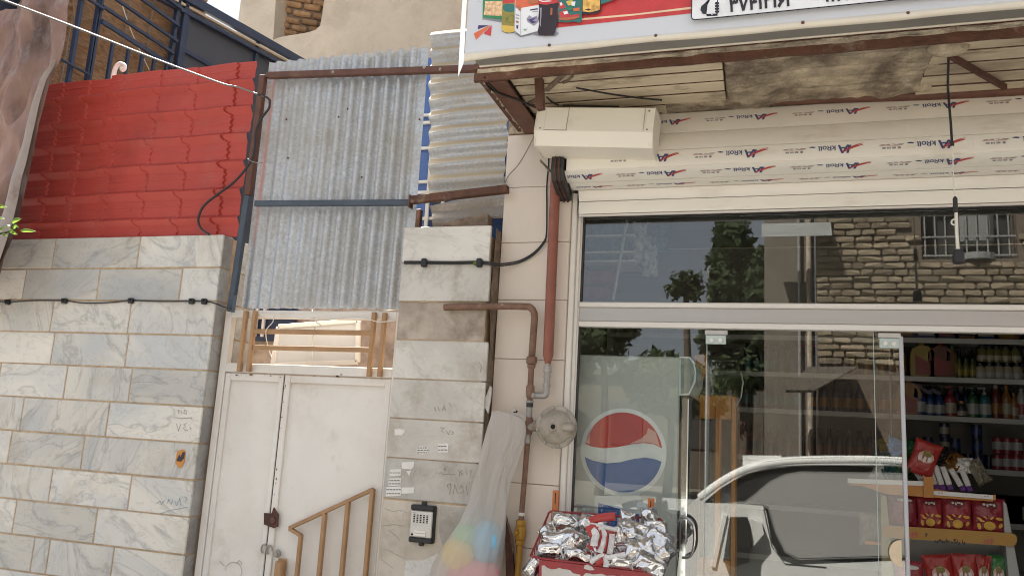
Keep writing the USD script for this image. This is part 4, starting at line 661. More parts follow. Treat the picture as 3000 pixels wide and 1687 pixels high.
for k in range(8): t = k*math.pi/4+.2; obj('bolt', lathe([(0, -.024), (.008, -.023), (.010, -.010)], rc_+[.111*math.cos(t), 0, .111*math.sin(t)], (0, 1, 0), 6), 'pipe_zinc', rg)
obj('vent_hole', lathe([(.0, -.0600), (.013, -.0600), (.0145, -.057)], rc_+[-.006, 0, 0], (0, 1, 0), 12), 'dark_hole', rg)
obj('lid_ring', lathe([(.016, -.060), (.024, -.064), (.030, -.058)], rc_+[-.006, 0, 0], (0, 1, 0), 14), 'regulator_cast', rg)
obj('side_lug', box(rc_[0]+.045, rc_[0]+.12, rc_[1]-.062, rc_[1]-.02, rc_[2]-.022, rc_[2]+.022, .01), 'regulator_cast', rg)
obj('neck', tube([q, q*.5+rc_*.5, rc_+[-.10, 0, 0]], [.026, .032, .026], 10), 'regulator_cast', rg)

# ------------------------------------------------------------------ canopy over the shutter
cn = thing('canopy', 'rusty steel and board canopy under the sign, above the roller shutter', 'canopy', loc=(1, -.4, 3.78))
CL = -1.525
def lumpy(x0, x1, y0, y1, z0, z1, amp, n=240):
    """A long beam whose faces are eaten by rust and crusted mortar."""
    xs_ = np.linspace(x0, x1, n); ring = np.array([(y0, z0), (y0, (z0+z1)/2), (y0, z1), (y1, z1), (y1, z0)]); P = np.zeros((n, 6, 3))
    for j in range(6):
        y, z = ring[j % 5]; P[:, j, 0] = xs_; P[:, j, 1] = y+amp*(meshkit.fbm(np.stack([xs_*9, 0*xs_+j % 5*7.3, 0*xs_], 1), 4)-.5)*2; P[:, j, 2] = z+amp*(meshkit.fbm(np.stack([xs_*8, 0*xs_+j % 5*3.7, 0*xs_+9], 1), 4)-.5)*2
    return grid(P)
BYc = -.86; zf = lambda py: at(2200, py, BYc)[2]
obj('front_beam', lumpy(CL, SX, BYc, -.838, zf(171), zf(146), .0045, 500), 'beam_rusty', cn)
obj('mortar_strip', lumpy(CL+.02, SX, BYc-.004, -.825, zf(147), zf(133), .009, 500), 'mortar_light', cn)
obj('top_angle', lumpy(CL, SX, BYc-.006, -.83, zf(134), zf(118), .0035), 'beam_rusty', cn)
obj('side_beam', box(CL-.004, CL+.035, -.80, -.01, 3.77, 3.86, .004), 'beam_rusty', cn); obj('side_plate', box(CL+.045, CL+.165, -.784, .0, 3.755, 3.768, .003), 'steel_brown', cn)
n_ = 50; yy = np.linspace(-.79, -.0, n_); obj('mortar_seam', tube(np.stack([CL+.040+.004*rng.standard_normal(n_), yy, 3.77+.004*rng.standard_normal(n_)], 1), .009, 5), 'soffit_mortar', cn)
ys = [-.78, -.635, -.50, -.365, -.23, -.04]
for (x0_, x1_) in ((CL+.165, -.205), (.80, 1.9), (1.905, SX)):
    for k in range(5):
        if (k == 4 and x0_ < 0): x1b = x1_-.35
        else: x1b = x1_+.0
        obj('soffit_board', box(x0_, x1b, ys[k]+.013, ys[k+1]-.013, 3.788+.008*rng.random(), 3.825, .002), 'soffit_board', cn); obj('board_seam', box(x0_, x1b, ys[k]-.0125, ys[k]+.0125, 3.7975, 3.824), 'rust_dark', cn)
n_, m_ = 90, 60; X, Yv = np.meshgrid(np.linspace(-.60, .86, n_), np.linspace(-.785, -.03, m_)); P = np.stack([X, Yv, 3.812-.028*np.clip(meshkit.fbm(np.stack([X*4, Yv*5, 0*X], -1), 5)-.42, 0, 1)*3-.010*meshkit.noise(np.stack([X*24, Yv*24, 0*X], -1))+.022*sum(np.exp(-((Yv-s_-.01*X)/.006)**2) for s_ in (-.66, -.53, -.41, -.29))], -1)
P[..., 2] = np.where((X < -.2) & (Yv < -.24), 3.84, P[..., 2]); obj('crumbled_mortar', grid(P), 'soffit_mortar', cn, smooth=True)
obj('backing_sheet', box(CL, SX, -.85, -.005, 3.842, 3.86), 'mortar', cn)
z = 3.815; 
a, b = at(1900, 312, -.11), at(3060, 262, -.11); obj('wall_pipe', tube(curve([[-1.05, -.11, 3.79], a, (a+b)/2, b, [SX, -.11, b[2]]], 6), .029, 12), 'steel_brown', cn, smooth=True, label='brown pipe under the back of the canopy')
st = at(1581, 203, -.70); obj('strut', bar([st[0], -.70, 3.80], [at(1584, 325, -.70)[0], -.70, at(1584, 322, -.70)[2]], .046, .046, c=.004), 'steel_brown', cn)
c4z = lambda a, b: (1380+a/4.83, 60+b/4.83)
p, q = at(*c4z(1065, 985), z=3.790), at(*c4z(1330, 735), z=3.790); obj('brace', bar(p, q, .030, .02, (0, 0, 1)), 'mortar', cn)
p, q = at(*c4z(780, 1195), z=3.792), at(*c4z(930, 1105), z=3.792); obj('brace', bar(p, q, .03, .02, (0, 0, 1)), 'mortar', cn)
p, q = at(*c4z(1300, 880), z=3.785), at(*c4z(1430, 800), z=3.775); obj('bent_nail', tube([p, p*.5+q*.5+[0, 0, -.01], q, q+[.005, 0, .03]], .009, 5), 'mortar', cn)
c4 = lambda a, b: (2150+a/2.229, b/2.229)
p, q = at(*c4(1415, 368), z=3.775), at(*c4(1770, 572), z=3.775); obj('brace', bar(p, q, .023, .025, (0, 0, 1)), 'rust_dark', cn)
gb = at(*c4(1400, 318), z=3.79); v, f = ico(3); v = v*np.array([.095, .060, .035]); v *= (1+.25*(meshkit.fbm(v*22, 3)-.5))[:, None]; obj('gypsum_lump', (v+gb, f), 'soffit_mortar', cn, smooth=40)
# loose black wires under the canopy
lw = thing('canopy_wires', 'loose black wires sagging under the canopy above the cream shutter motor box', 'wire', loc=(-1, -.5, 3.75))
for L_, zz in (([(180, 850), (260, 960), (370, 1020), (600, 1100), (800, 1180), (940, 1235)], 3.75), ([(185, 800), (280, 930), (420, 1040), (640, 1120), (850, 1210), (935, 1245)], 3.752), ([(1070, 1085), (1150, 1160), (1240, 1200)], 3.77), ([(1490, 955), (1700, 995), (2030, 1052), (2400, 1100), (2700, 1130)], 3.765), ([(1300, 1200), (1600, 1212), (2100, 1222)], 3.76)):
    obj('wire', tube(curve([at(*c4z(*p), z=zz) for p in L_], 6), .0055, 5), 'black_rubber', lw)
mw = thing('thin_lead', 'thin grey lead hanging slack from the cream motor box down the tiled pillar', 'wire', loc=(-1.5, -.1, 3.5))
c3 = lambda a, b: (1350+a/2.229, b/2.229)
obj('wire', tube(curve([at(*c3(*p), y) for p, y in (((490, 860), -.35), ((450, 950), -.15), ((380, 1070), -.05), ((310, 1150), -.02), ((290, 1200), -.015))], 6), .0035, 5), 'wire_grey', mw)

# ------------------------------------------------------------------ sign above the canopy
SY, SZ = -1.05, at(2200, 93, -1.05)[2]; SL = at(1362, 150, SY)[0]
mat('banner', (.585, .60, .635), .45, var=.02, scale=3, bump=.05, bscale=8); mat('banner_hem', (.66, .60, .50), .5, var=.06, scale=5, dirt=((.45, .38, .30), .4, 4, .58))
mat('sheet_grey', (.24, .225, .205), .5, .2, var=.12, scale=3, dirt=((.34, .30, .25), .5, 5, .58), rand=0)
sg = thing('shop_sign', 'printed banner sign with grocery pictures and a phone number above the canopy', 'sign', loc=(1, SY, SZ))
n_ = 160; xs_ = np.linspace(SL, SX, n_); zz = np.concatenate([[0, .02, .04], np.linspace(.08, 1.5, 20)]); P = np.zeros((len(zz), n_, 3)); P[..., 0] = xs_[None]; P[..., 2] = SZ+.025+zz[:, None]; P[..., 1] = SY
obj('banner_face', grid(P, .03), 'banner', sg)
hz = np.array([[SY-.002, SZ+.026], [SY-.006, SZ+.018], [SY-.006, SZ+.007], [SY+.001, SZ-.004], [SY+.012, SZ-.005]]); P = np.zeros((5, n_, 3)); P[..., 0] = xs_[None]
wv = .007*(meshkit.fbm(np.stack([xs_*3.5, 0*xs_, 0*xs_], 1), 3)-.5)*2+.006*np.sin(xs_*9)
for j in range(5): P[j, :, 1] = hz[j, 0]-abs(wv)*.5*(j > 0); P[j, :, 2] = hz[j, 1]+wv*(0 if j == 0 else .6)+.010*np.exp(-(xs_-SL)/.12)*-(j > 1)
obj('hem', grid(P[::-1]), 'banner_hem', sg, smooth=True)
for px_ in (1609, 1921, 2352, 2660): p = at(px_, 130-.0895*(px_-1609)+3, SY-.008); obj('hem_screw', lathe([(0, -.005), (.007, -.004), (.009, .002)], p, (0, 1, 0), 8), 'steel_brown', sg)
obj('bottom_sheet', box(SL+.05, SX, SY+.012, -.958, SZ-.004, SZ+.004), 'sheet_grey', sg); obj('bottom_edge', box(SL+.05, SX, -.957, -.945, SZ-.010, SZ+.03, .003), 'banner_hem', sg)
obj('sign_back', box(SL, SX, -.93, -.90, SZ+.10, SZ+1.5), 'sheet_grey', sg)
P = np.zeros((14, 5, 3))
for i in range(14):
    for j in range(5): t_ = i/13; P[i, j] = [SL-.003-.055*(j/4)*(1-.25*t_)*.62-.01*math.sin(t_*4), SY+.02*(j/4), SZ-.055*(1-t_)*(j/4)*1.2+t_*1.45-.03*(1-t_)]
obj('loose_flap', grid(P), 'banner_flap', sg, smooth=True, label='loose white edge of the banner')
lay = [0]
def pr(n, pts, m, conv=c3, parent=None, k=None):
    lay[0] = (lay[0]+1) if k is None else k; y = SY-.0016-.0003*lay[0]
    return obj(n, prism(pxpoly([conv(*p) for p in pts], SY), y, y+.0012), m, parent or sg)
for n, c in (('ink_sign_red', (.53, .045, .045)), ('ink_orange', (.66, .14, .06)), ('ink_purple', (.06, .04, .13)), ('ink_green', (.04, .22, .09)), ('ink_yellow', (.66, .45, .08)), ('ink_cream', (.74, .58, .38)), ('ink_cola', (.028, .016, .02)), ('ink_white', (.76, .77, .78)), ('ink_olive', (.28, .24, .05)), ('ink_sky', (.14, .32, .58)), ('ink_teal', (.03, .16, .14)), ('ink_lilac', (.30, .28, .36)), ('ink_rust', (.42, .14, .06))): mat(n, c, .45, var=.10, scale=12)
mat('ink_beans', (.72, .46, .26), .5, var=.45, scale=60); mat('ink_noodles', (.74, .40, .10), .5, var=.5, scale=38); mat('ink_salad', (.22, .20, .04), .5, var=.7, scale=30); mat('ink_shadow', (.22, .23, .26), .5, var=.1, scale=6)
pr('red_field', [(600, 186), (1540, 86), (1540, -560), (520, -560), (640, 60)], 'ink_sign_red')
pr('pale_streak', [(790, 123), (1150, 92), (1510, 48), (1510, 62), (1100, 108), (790, 136)], 'ink_cream'); 
for pts in ([(138, 128), (275, 150), (275, 130), (150, 118)], [(262, 205), (300, 222), (352, 218), (350, 205)], [(348, 218), (392, 247), (470, 228), (512, 238), (620, 240), (640, 222), (620, 205)]): pr('print_shade', pts, 'ink_shadow')
pr('printed_bag', [(143, 118), (276, 134), (276, -300), (155, -300)], 'ink_green'); pr('printed_beans', [(160, 12), (276, 12), (276, 110), (150, 102), (158, 60)], 'ink_beans')
b_ = pr('printed_bottle', [(276, -120), (362, -120), (362, 190), (352, 212), (320, 218), (285, 214), (268, 190), (270, 120)], 'ink_olive')
pr('bottle_label', [(278, 38), (300, 30), (340, 32), (362, 40), (362, 78), (330, 84), (290, 80), (276, 62)], 'ink_teal'); pr('bottle_label', [(276, 5), (362, -5), (362, 22), (276, 28)], 'ink_sign_red'); pr('bottle_fruit', [(284, 130), (300, 108), (340, 104), (360, 112), (360, 140), (330, 152), (290, 150)], 'ink_salad'); pr('bottle_base', [(268, 168), (358, 178), (352, 212), (320, 218), (285, 214), (268, 190)], 'ink_yellow')
pr('printed_carton', [(351, 208), (392, 238), (512, 206), (512, -200), (360, -200)], 'ink_white'); pr('carton_top', [(357, 52), (394, 58), (512, 38), (512, -200), (360, -200)], 'ink_orange'); pr('carton_side', [(351, 208), (392, 238), (394, 58), (357, 52)], 'ink_lilac'); pr('carton_side', [(353, 205), (390, 232), (392, 66), (359, 60)], 'ink_white')
for pts, m in (([(430, 130), (450, 105), (470, 120), (500, 108), (508, 150), (480, 175), (455, 160), (438, 150)], 'ink_lilac'), ([(440, 135), (470, 128), (500, 118), (470, 142), (500, 150), (468, 160)], 'ink_purple'), ([(455, 68), (505, 60), (505, 68), (455, 76)], 'ink_purple'), ([(470, 82), (505, 78), (505, 82), (470, 86)], 'ink_lilac'), ([(412, 196), (422, 200), (436, 194), (420, 208)], 'ink_green'), ([(365, 170), (378, 174), (376, 196), (366, 190)], 'ink_purple'), ([(362, 100), (384, 106), (383, 112), (362, 106)], 'ink_lilac'), ([(362, 120), (384, 126), (383, 131), (362, 126)], 'ink_lilac'), ([(362, 142), (382, 148), (378, 158), (364, 154)], 'ink_rust'), ([(370, 46), (380, 72), (392, 80), (396, 60), (388, 48)], 'ink_rust'), ([(440, 5), (480, 0), (512, 10), (505, 30), (460, 34), (442, 22)], 'ink_rust')): pr('carton_print', pts, m)
pr('cola_bottle', [(512, 36), (518, 60), (508, 130), (516, 160), (505, 215), (512, 236), (560, 240), (608, 236), (622, 205), (640, 150), (630, 100), (640, 30), (640, -200), (512, -200)], 'ink_cola'); pr('cola_label', [(512, 34), (560, 40), (640, 26), (640, -60), (512, -60)], 'ink_sign_red'); pr('cola_swirl', [(515, 6), (540, 16), (575, 12), (600, 16), (575, 20), (540, 22), (515, 14)], 'ink_white'); pr('cola_glint', [(520, 60), (532, 60), (530, 110), (526, 150), (528, 185), (519, 170), (522, 110)], 'ink_lilac'); pr('cola_glint', [(590, 60), (602, 64), (600, 105), (588, 108)], 'ink_rust')
pr('snack_packet', [(642, 152), (700, 156), (745, 150), (778, 158), (792, 150), (798, 60), (806, -200), (640, -200)], 'ink_teal')
for pts, m in (([(648, 90), (690, 70), (720, 110), (775, 100), (778, 120), (740, 140), (690, 144), (655, 130)], 'ink_sign_red'), ([(642, 20), (670, 30), (690, 60), (650, 70)], 'ink_sign_red'), ([(660, -40), (760, -50), (770, 8), (700, 12)], 'ink_sky'), ([(690, 20), (730, 10), (745, 40), (705, 46)], 'ink_yellow'), ([(725, 24), (752, 20), (748, 50), (728, 48)], 'ink_white'), ([(735, 66), (780, 60), (778, 82), (740, 84)], 'ink_orange'), ([(650, 30), (664, 26), (668, 44), (654, 48)], 'ink_white'), ([(672, 88), (700, 82), (706, 100), (680, 106)], 'ink_white'), ([(700, 62), (730, 58), (734, 76), (706, 80)], 'ink_green'), ([(645, 128), (780, 118), (778, 126), (690, 146), (650, 140)], 'ink_rust')): pr('packet_print', pts, m)
pr('printed_tray', [(795, 102), (830, 108), (900, 98), (918, 84), (918, -200), (802, -200)], 'ink_cola'); pr('printed_noodles', [(800, 88), (850, 92), (912, 76), (914, -200), (804, -200)], 'ink_noodles'); pr('printed_olive', [(812, 74), (840, 68), (855, 74), (838, 82)], 'ink_cola'); pr('printed_lid', [(918, 42), (1018, 6), (1040, -200), (918, -200)], 'ink_teal')
pr('arrow_mark', [(115, 168), (182, 168), (112, 194)], 'ink_purple', k=1); pr('arrow_mark', [(85, 222), (180, 172), (196, 168), (100, 262)], 'ink_orange', k=2); pr('arrow_mark', [(150, 222), (203, 168), (196, 238), (165, 228)], 'ink_sign_red', k=3)
# phone box
c8 = lambda a, b: (2000+a/3.68, b/3.68)
lay[0] = 60; p00 = at(2028, 64, SY); xl, zb_ = at(*c3(1507, 90), SY)[0], at(*c3(1560, 145), SY)[2]
rr = sbox(xl+.02, zb_+.02, SX-.4, zb_+.30).buffer(.02)
obj('phone_box_border', prism(rr, SY-.021, SY-.0198), 'print_black', sg); obj('phone_box', prism(rr.buffer(-.0045), SY-.0225, SY-.0212), 'ink_white', sg)
def px8(pts, n, m, k): y = SY-.0240-.0015*k; obj(n, prism(pxpoly([c8(*p) for p in pts], SY), y, y+.0012), m, sg)
px8([(265, 20), (250, -60), (380, -60), (385, 0), (378, 200), (262, 205), (258, 180)], 'phone_icon', 'print_black', 0); px8([(268, 16), (376, 10), (366, 178), (262, 182)], 'phone_screen', 'ink_white', 1)
px8([(300, 30), (270, 90), (262, 182), (220, 180), (196, 140), (205, 100), (240, 70), (285, 28)], 'hand_icon', 'print_black', 1)
for k in range(4): px8([(352, 62+30*k), (372, 54+30*k), (395, 62+30*k), (395, 76+30*k), (372, 84+30*k), (352, 78+30*k)], 'finger_icon', 'print_black', 2)
px8([(312, 188), (326, 187), (326, 196), (312, 197)], 'phone_button', 'ink_white', 2)
def tpoly(key, sx, sz, x, z):
    return unary_union([Polygon([(x+a*sx, z+b*sz) for a, b in g_[0]], [[(x+a*sx, z+b*sz) for a, b in h] for h in g_[1:]]).buffer(0) for g_ in TEXT[key]])
x0_, z0_ = at(*c8(490, 168), SY)[[0, 2]]; x1_ = at(*c8(1195, 110), SY)[0]; sc = (x1_-x0_)/398
obj('phone_number', prism(tpoly('phone', sc, sc*1.35, x0_, z0_+74*sc*1.35), SY-.0255, SY-.0242), 'print_black', sg)
x2 = at(*c8(1410, 60), SY)[0]; obj('phone_number', prism(tpoly('phone2', sc, sc*1.35, x2, z0_+74*sc*1.35), SY-.0255, SY-.0242), 'print_black', sg)
xa_, xb_ = at(*c8(1268, 30), SY)[0], at(*c8(1362, 20), SY)[0]; obj('dash', prism(sbox(xa_, z0_+.034, xb_, z0_+.044), SY-.0255, SY-.0242), 'print_black', sg)

# ------------------------------------------------------------------ roller shutter
rl = thing('roller_shutter', 'rolled up white shutter of broad slats, some with printed film, over the shop window', 'shutter', loc=(1, -.05, 3.5))
YZ = [(-.085, 3.800), (-.165, 3.640), (-.225, 3.515), (-.238, 3.410), (-.140, 3.366), (-.035, 3.350), (-.004, 3.285), (.002, 3.205)]
XL = [-1.10, -1.12, -1.135, -1.145, -1.135, -1.10, -1.10]
def slat(i):
    (y1, z1), (y0, z0) = YZ[i], YZ[i+1]; d = np.array([y1-y0, z1-z0]); L_ = np.hypot(*d); d = d/L_; n = np.array([-d[1], d[0]]); n = n if n[0]*(-1) > 0 else -n
    if i >= 4: n = np.array([-abs(d[1]), d[0] if d[0] < 0 else -abs(d[0])]); 
    t_ = np.linspace(.028, .972, 9); pts = [(y0+d[0]*L_*t+n[0]*.006*math.sin(t*math.pi)**.5, z0+d[1]*L_*t+n[1]*.006*math.sin(t*math.pi)**.6) for t in t_]
    pts2 = [(y0+d[0]*L_*t-n[0]*.008, z0+d[1]*L_*t-n[1]*.008) for t in t_[::-1]]
    P = np.array([[[x, y, z] for (y, z) in pts+pts2+pts[:1]] for x in np.linspace(XL[i], SX-.12, 40)])
    P[..., 1] += (.004*(meshkit.fbm(np.stack([P[..., 0]*.8, P[..., 2]*3, 0*P[..., 0]+i], -1), 2)-.5))
    v, f = grid(P); ends = []
    return (v, f), (np.array([0, y0, z0]), np.array([0, d[0], d[1]]), np.array([0, n[0], n[1]]), L_)
def tmesh(s, h, bold, sx=1.): m = meshkit.text_mesh(s, h, .001, bold); v = np.array(m.vertices); v[:, 0] *= sx; return v, np.array(m.faces)
def flat2(pts, z=0.): m = trimesh.creation.extrude_polygon(Polygon(pts), .001, engine='earcut'); v = np.array(m.vertices); v[:, 2] += z; return v, np.array(m.faces)
def sh_(m, dx, dy): return m[0]+[dx, dy, 0], m[1]
A_ = tmesh('A', .062, True, 1.15); A_[0][:, 0] += A_[0][:, 1]*.12
navy = cat([A_, flat2([(-.012, .0), (.006, .0), (.020, .064), (.006, .064)]), sh_(tmesh('kRoll', .036, True, .95), .080, .001), flat2([(.205, .006), (.212, .013), (.240, .010), (.246, .004), (.225, .0)])])
def swoosh(o, w_): 
    t = np.linspace(0, 1, 9); top_ = [(-.085+.115*a+.012*a*a, .004+o+.030*a+.026*a*a) for a in t]; return flat2(top_+[(x_+.004, z_-w_*math.sin(math.pi*min(1, .12+.8*k/8))) for k, (x_, z_) in list(enumerate(top_))[::-1]], .0012)
red = cat([swoosh(.0, .010), swoosh(-.012, .006), flat2([(.275, .0215), (.405, .0215), (.405, .0235), (.275, .0235)])])
gr = []
for z_, l in ((.010, ((.262, .300), (.315, .335), (.345, .40))), (.015, ((.268, .325), (.345, .365), (.378, .41)))): gr += [flat2([(a, z_), (b, z_), (b, z_+.0030), (a, z_+.0030)]) for a, b in l]
gr += [lathe([(.0, 0), (.010, 0), (.010, .001), (0, .001)], (.292, .040, 0), (0, 0, 1), 8)]+[flat2([(a, .033), (b, .033), (b, .046), (a, .046)]) for a, b in ((.312, .334), (.342, .350), (.354, .364), (.372, .392))]
grey = cat(gr)
def printed(i, fr, first, sc, sq, rl_i):
    """The film's print, upside down because the slat hangs rolled."""
    o, d, n, L_ = fr; per = .492; sets = {'print_navy': [], 'print_red': [], 'print_grey': []}
    x = first
    while x < SX-.3:
        if x > -1.0:
            for nm, m in (('print_navy', navy), ('print_red', red), ('print_grey', grey)):
                v = m[0]*sc; uu, vv = x-v[:, 0], -v[:, 1]*sq
                P = np.array([1., 0, 0])*uu[:, None]+o+d*(L_*.5+.032*sc*sq+vv)[:, None]+n*(.0068+v[:, 2]*.6)[:, None]
                k = (v[:, 0] < 99); sets[nm].append((P, m[1]))
        x += per
    for nm, ms in sets.items():
        m = cat(ms); keep = m[0][m[1]][:, :, 0].min(1) > XL[i]+.01; obj('film_print', (m[0], m[1][keep]), nm, rl_i, kind='stuff')
A3 = [at(a, b, -.23)[0] for a, b in ((2468, 435), (2745, 424))]
firsts = {0: at(1945+45, 365-25, -.12)[0], 2: A3[0]+.03, 3: at(1700, 523, -.2)[0]+.03, 4: at(1720, 540, -.1)[0]+.03}
fs_ = at(2530, 360-25, -.12)[0]
for i in range(7):
    m, fr = slat(i); s_ = obj('slat', m, 'slat_white', rl, smooth=50)
    if i in (0, 2, 3, 4):
        x = {0: at(2225, 343, -.125)[0]+.03, 2: A3[0]+.035, 3: at(2490, 485, -.19)[0]+.035, 4: at(2510, 515, -.09)[0]+.035}[i]
        while x > -1.1: x -= .492
        printed(i, fr, x, .84, {0: .86, 2: .90, 3: .84, 4: .40}[i], s_)
obj('drum', box(-1.10, SX-.12, -.03, .02, 3.45, 3.78, .02), 'gasket', rl); obj('bottom_bar', box(-1.10, SX-.12, -.002, .022, 3.192, 3.2035, .003), 'frame_white', rl)
# left end guide of the drum
Pz = [(-.20, 3.62), (-.258, 3.51), (-.268, 3.42), (-.235, 3.352), (-.14, 3.318), (-.012, 3.290), (-.012, 3.345), (-.12, 3.375), (-.19, 3.42), (-.19, 3.60)]
m = prism(Polygon(Pz), 0, .075); obj('end_guide', (np.stack([-1.222+m[0][:, 1], m[0][:, 0], m[0][:, 2]], 1), m[1][:, ::-1]), 'gasket', rl, label='black curved end guide')
m = prism(Polygon(Pz).buffer(.008), 0, .008); obj('guide_rib', (np.stack([-1.200+m[0][:, 1], m[0][:, 0], m[0][:, 2]], 1), m[1][:, ::-1]), 'rust_dark', rl); m = prism(Polygon(Pz).buffer(.008), 0, .008); obj('guide_rib', (np.stack([-1.175+m[0][:, 1], m[0][:, 0], m[0][:, 2]], 1), m[1][:, ::-1]), 'rust_dark', rl)
p, q = at(1582, 470, -.24), at(1655, 548, -.03); obj('stay_strap', bar(p, q, .018, .006, (1, 0, 0)), 'plaster_bare', rl)
obj('guide_rail', box(-1.150, -1.118, .02, .118, .15, 3.352, .004), 'frame_white', rl); obj('guide_rail', box(-1.117, -1.098, .055, .118, .15, 3.285, .003), 'frame_white', rl)
# cream motor box
mb = thing('motor_box', 'cream sheet metal shutter motor box with a small hatch, under the canopy at the left', 'box', loc=(-.93, -.4, 3.58))
pf = [(-.30, 3.724), (-.455, 3.708), (-.470, 3.560), (-.420, 3.484), (-.23, 3.474), (-.22, 3.722)]
bx0, bx1 = -1.275, -.590; m = prism(pf, 0, bx1-bx0); m = (np.stack([bx0+m[0][:, 1], m[0][:, 0], m[0][:, 2]], 1), m[1][:, ::-1])
tilt = lambda m: rotax(m, (0, 1, 0), .078, (-.93, -.4, 3.58))
obj('casing', tilt(m), 'box_cream', mb)
for x_ in (bx0, bx1-.004): 
    mm = prism(Polygon(pf).buffer(.004, join_style=2), 0, .004); obj('end_cap', tilt((np.stack([x_+mm[0][:, 1]+(.0045 if x_ > -1 else -.0045), mm[0][:, 0], mm[0][:, 2]], 1), mm[1][:, ::-1])), 'box_cream', mb)
for x_, z_ in ((bx1-.03, 3.69), (bx1-.03, 3.575), (bx0+.03, 3.575), (bx0+.02, 3.69)): obj('screw', tilt(lathe([(0, -.004), (.005, -.003), (.006, .002)], (x_, -.457-(3.708-z_)/.148*.012, z_), (0, 1, 0), 8)), 'wire_grey', mb)
obj('seam', tilt(box(bx1-.052, bx1-.0505, -.4725, -.46, 3.565, 3.70)), 'plaster_bare', mb)
hs_ = [(bx0+.055, 3.705), (bx0+.187, 3.705), (bx0+.187, 3.565), (bx0+.055, 3.565)]
ht = lambda z: -.455-(3.708-z)/(.148)*.015
v = np.array([[x, ht(z)-o, z] for o in (.0, .005) for x, z in hs_]); obj('hatch', tilt(hull(v)), 'box_cream', mb); obj('hatch_gap', tilt((np.array([[x+s_[0], ht(z+s_[1])-.0012, z+s_[1]] for (x, z), s_ in zip(hs_, ((-.002, .002), (.002, .002), (.003, -.004), (-.002, -.004)))]), np.array([[0, 2, 1], [0, 3, 2]]))), 'wire_grey', mb)

# ------------------------------------------------------------------ glazed shop front
GY = .10
sf_ = thing('glazed_storefront', 'white framed glass storefront with frameless glass door and patch fittings, under the roller shutter', 'storefront', loc=(1, GY, .3))
obj('jamb', box(-1.1175, -1.090, .079, .130, .30, 3.30, .003), 'frame_white', sf_); obj('jamb', box(3.30, 3.34, .079, .130, .30, 3.30, .003), 'frame_white', sf_)
obj('transom', box(-1.089, 3.30, .075, .135, 2.545, 2.630, .003), 'transom_alu', sf_); obj('transom_cap', box(-1.089, 3.30, .062, .132, 2.6305, 2.662, .006), 'frame_white', sf_); obj('transom_lip', box(-1.089, 3.30, .070, .132, 2.510, 2.5435, .004), 'frame_white', sf_)
obj('top_rail', box(-1.089, 3.30, .079, .13, 3.20, 3.26, .003), 'gasket', sf_); obj('gasket_strip', box(-1.0895, -1.078, .082, .118, 2.663, 3.199), 'gasket', sf_); obj('gasket_strip', box(-1.0895, -1.080, .082, .118, .31, 2.509), 'gasket', sf_)
obj('pane', box(-1.088, 3.298, .097, .103, 2.663, 3.199), 'shop_glass', sf_, label='upper glass pane above the transom')
xs1 = at(2070, 1100, GY)[0]; xs2 = at(2561, 1100, GY)[0]; xe = at(2636, 1100, GY)[0]
obj('pane', box(-1.088, xs1-.002, .097, .103, .31, 2.509), 'shop_glass', sf_, label='fixed lower pane in front of the cooler'); obj('pane', box(xs1+.002, xs2-.002, .097, .103, .31, 2.509), 'shop_glass', sf_); obj('pane', box(xs2+.002, xe-.001, .097, .103, .31, 2.500), 'shop_glass', sf_)
obj('glass_edge', box(xs1-.0015, xs1+.0015, .096, .104, .31, 2.508), 'clip_glass', sf_); obj('glass_edge', box(xs2-.0015, xs2+.0015, .096, .104, .31, 2.508), 'clip_glass', sf_)
mat('door_edge', (.50, .49, .50), .4, .2, var=.05)
obj('edge_bar', box(xe, xe+.021, .085, .115, .31, 2.485, .004), 'door_edge', sf_)
hd = at(2641, 1620, .08); th_ = np.linspace(math.pi/2, 3*math.pi/2, 16)
obj('half_round_plate', prism([(hd[0]+.06*math.cos(t), hd[2]+.068*math.sin(t)) for t in th_], .068, .084), 'ink_cream', sf_)
for x0, y0, x1, y1 in ((2068, 964, 2127, 1008), (2576, 972, 2636, 1020)):
    a, b = at(x0, y0, .09), at(x1, y1, .09); c = obj('patch_fitting', box(a[0], b[0], .088, .112, b[2], a[2]-.035, .003), 'clip_glass', sf_)
    obj('fitting_clamp', box(a[0]-.006, b[0]+.008, .084, .116, a[2]-.034, a[2]-.004, .004), 'alu_brushed', c)
    for k in (.28, .72): obj('fitting_screw', lathe([(0, -.005), (.012, -.005), (.0135, 0)], (a[0]+(b[0]-a[0])*k, .088, (a[2]-.035)*.45+b[2]*.55), (0, 1, 0), 14), 'frame_white', c)
cz = lambda a, b: (1950+a/2.698, 1150+b/2.698)
hp_ = [at(*cz(*p), y) for p, y in (((120, 985), .092), ((128, 985), .05), ((165, 985), .03), ((215, 1040), .02), ((228, 1110), .02), ((225, 1210), .02), ((200, 1280), .025), ((160, 1300), .04), ((138, 1302), .092))]
mat('chrome', (.62, .62, .62), .08, 1.0, var=.02); obj('pull_handle', tube(curve(hp_, 6), .0085, 8), 'chrome', sf_, smooth=True)

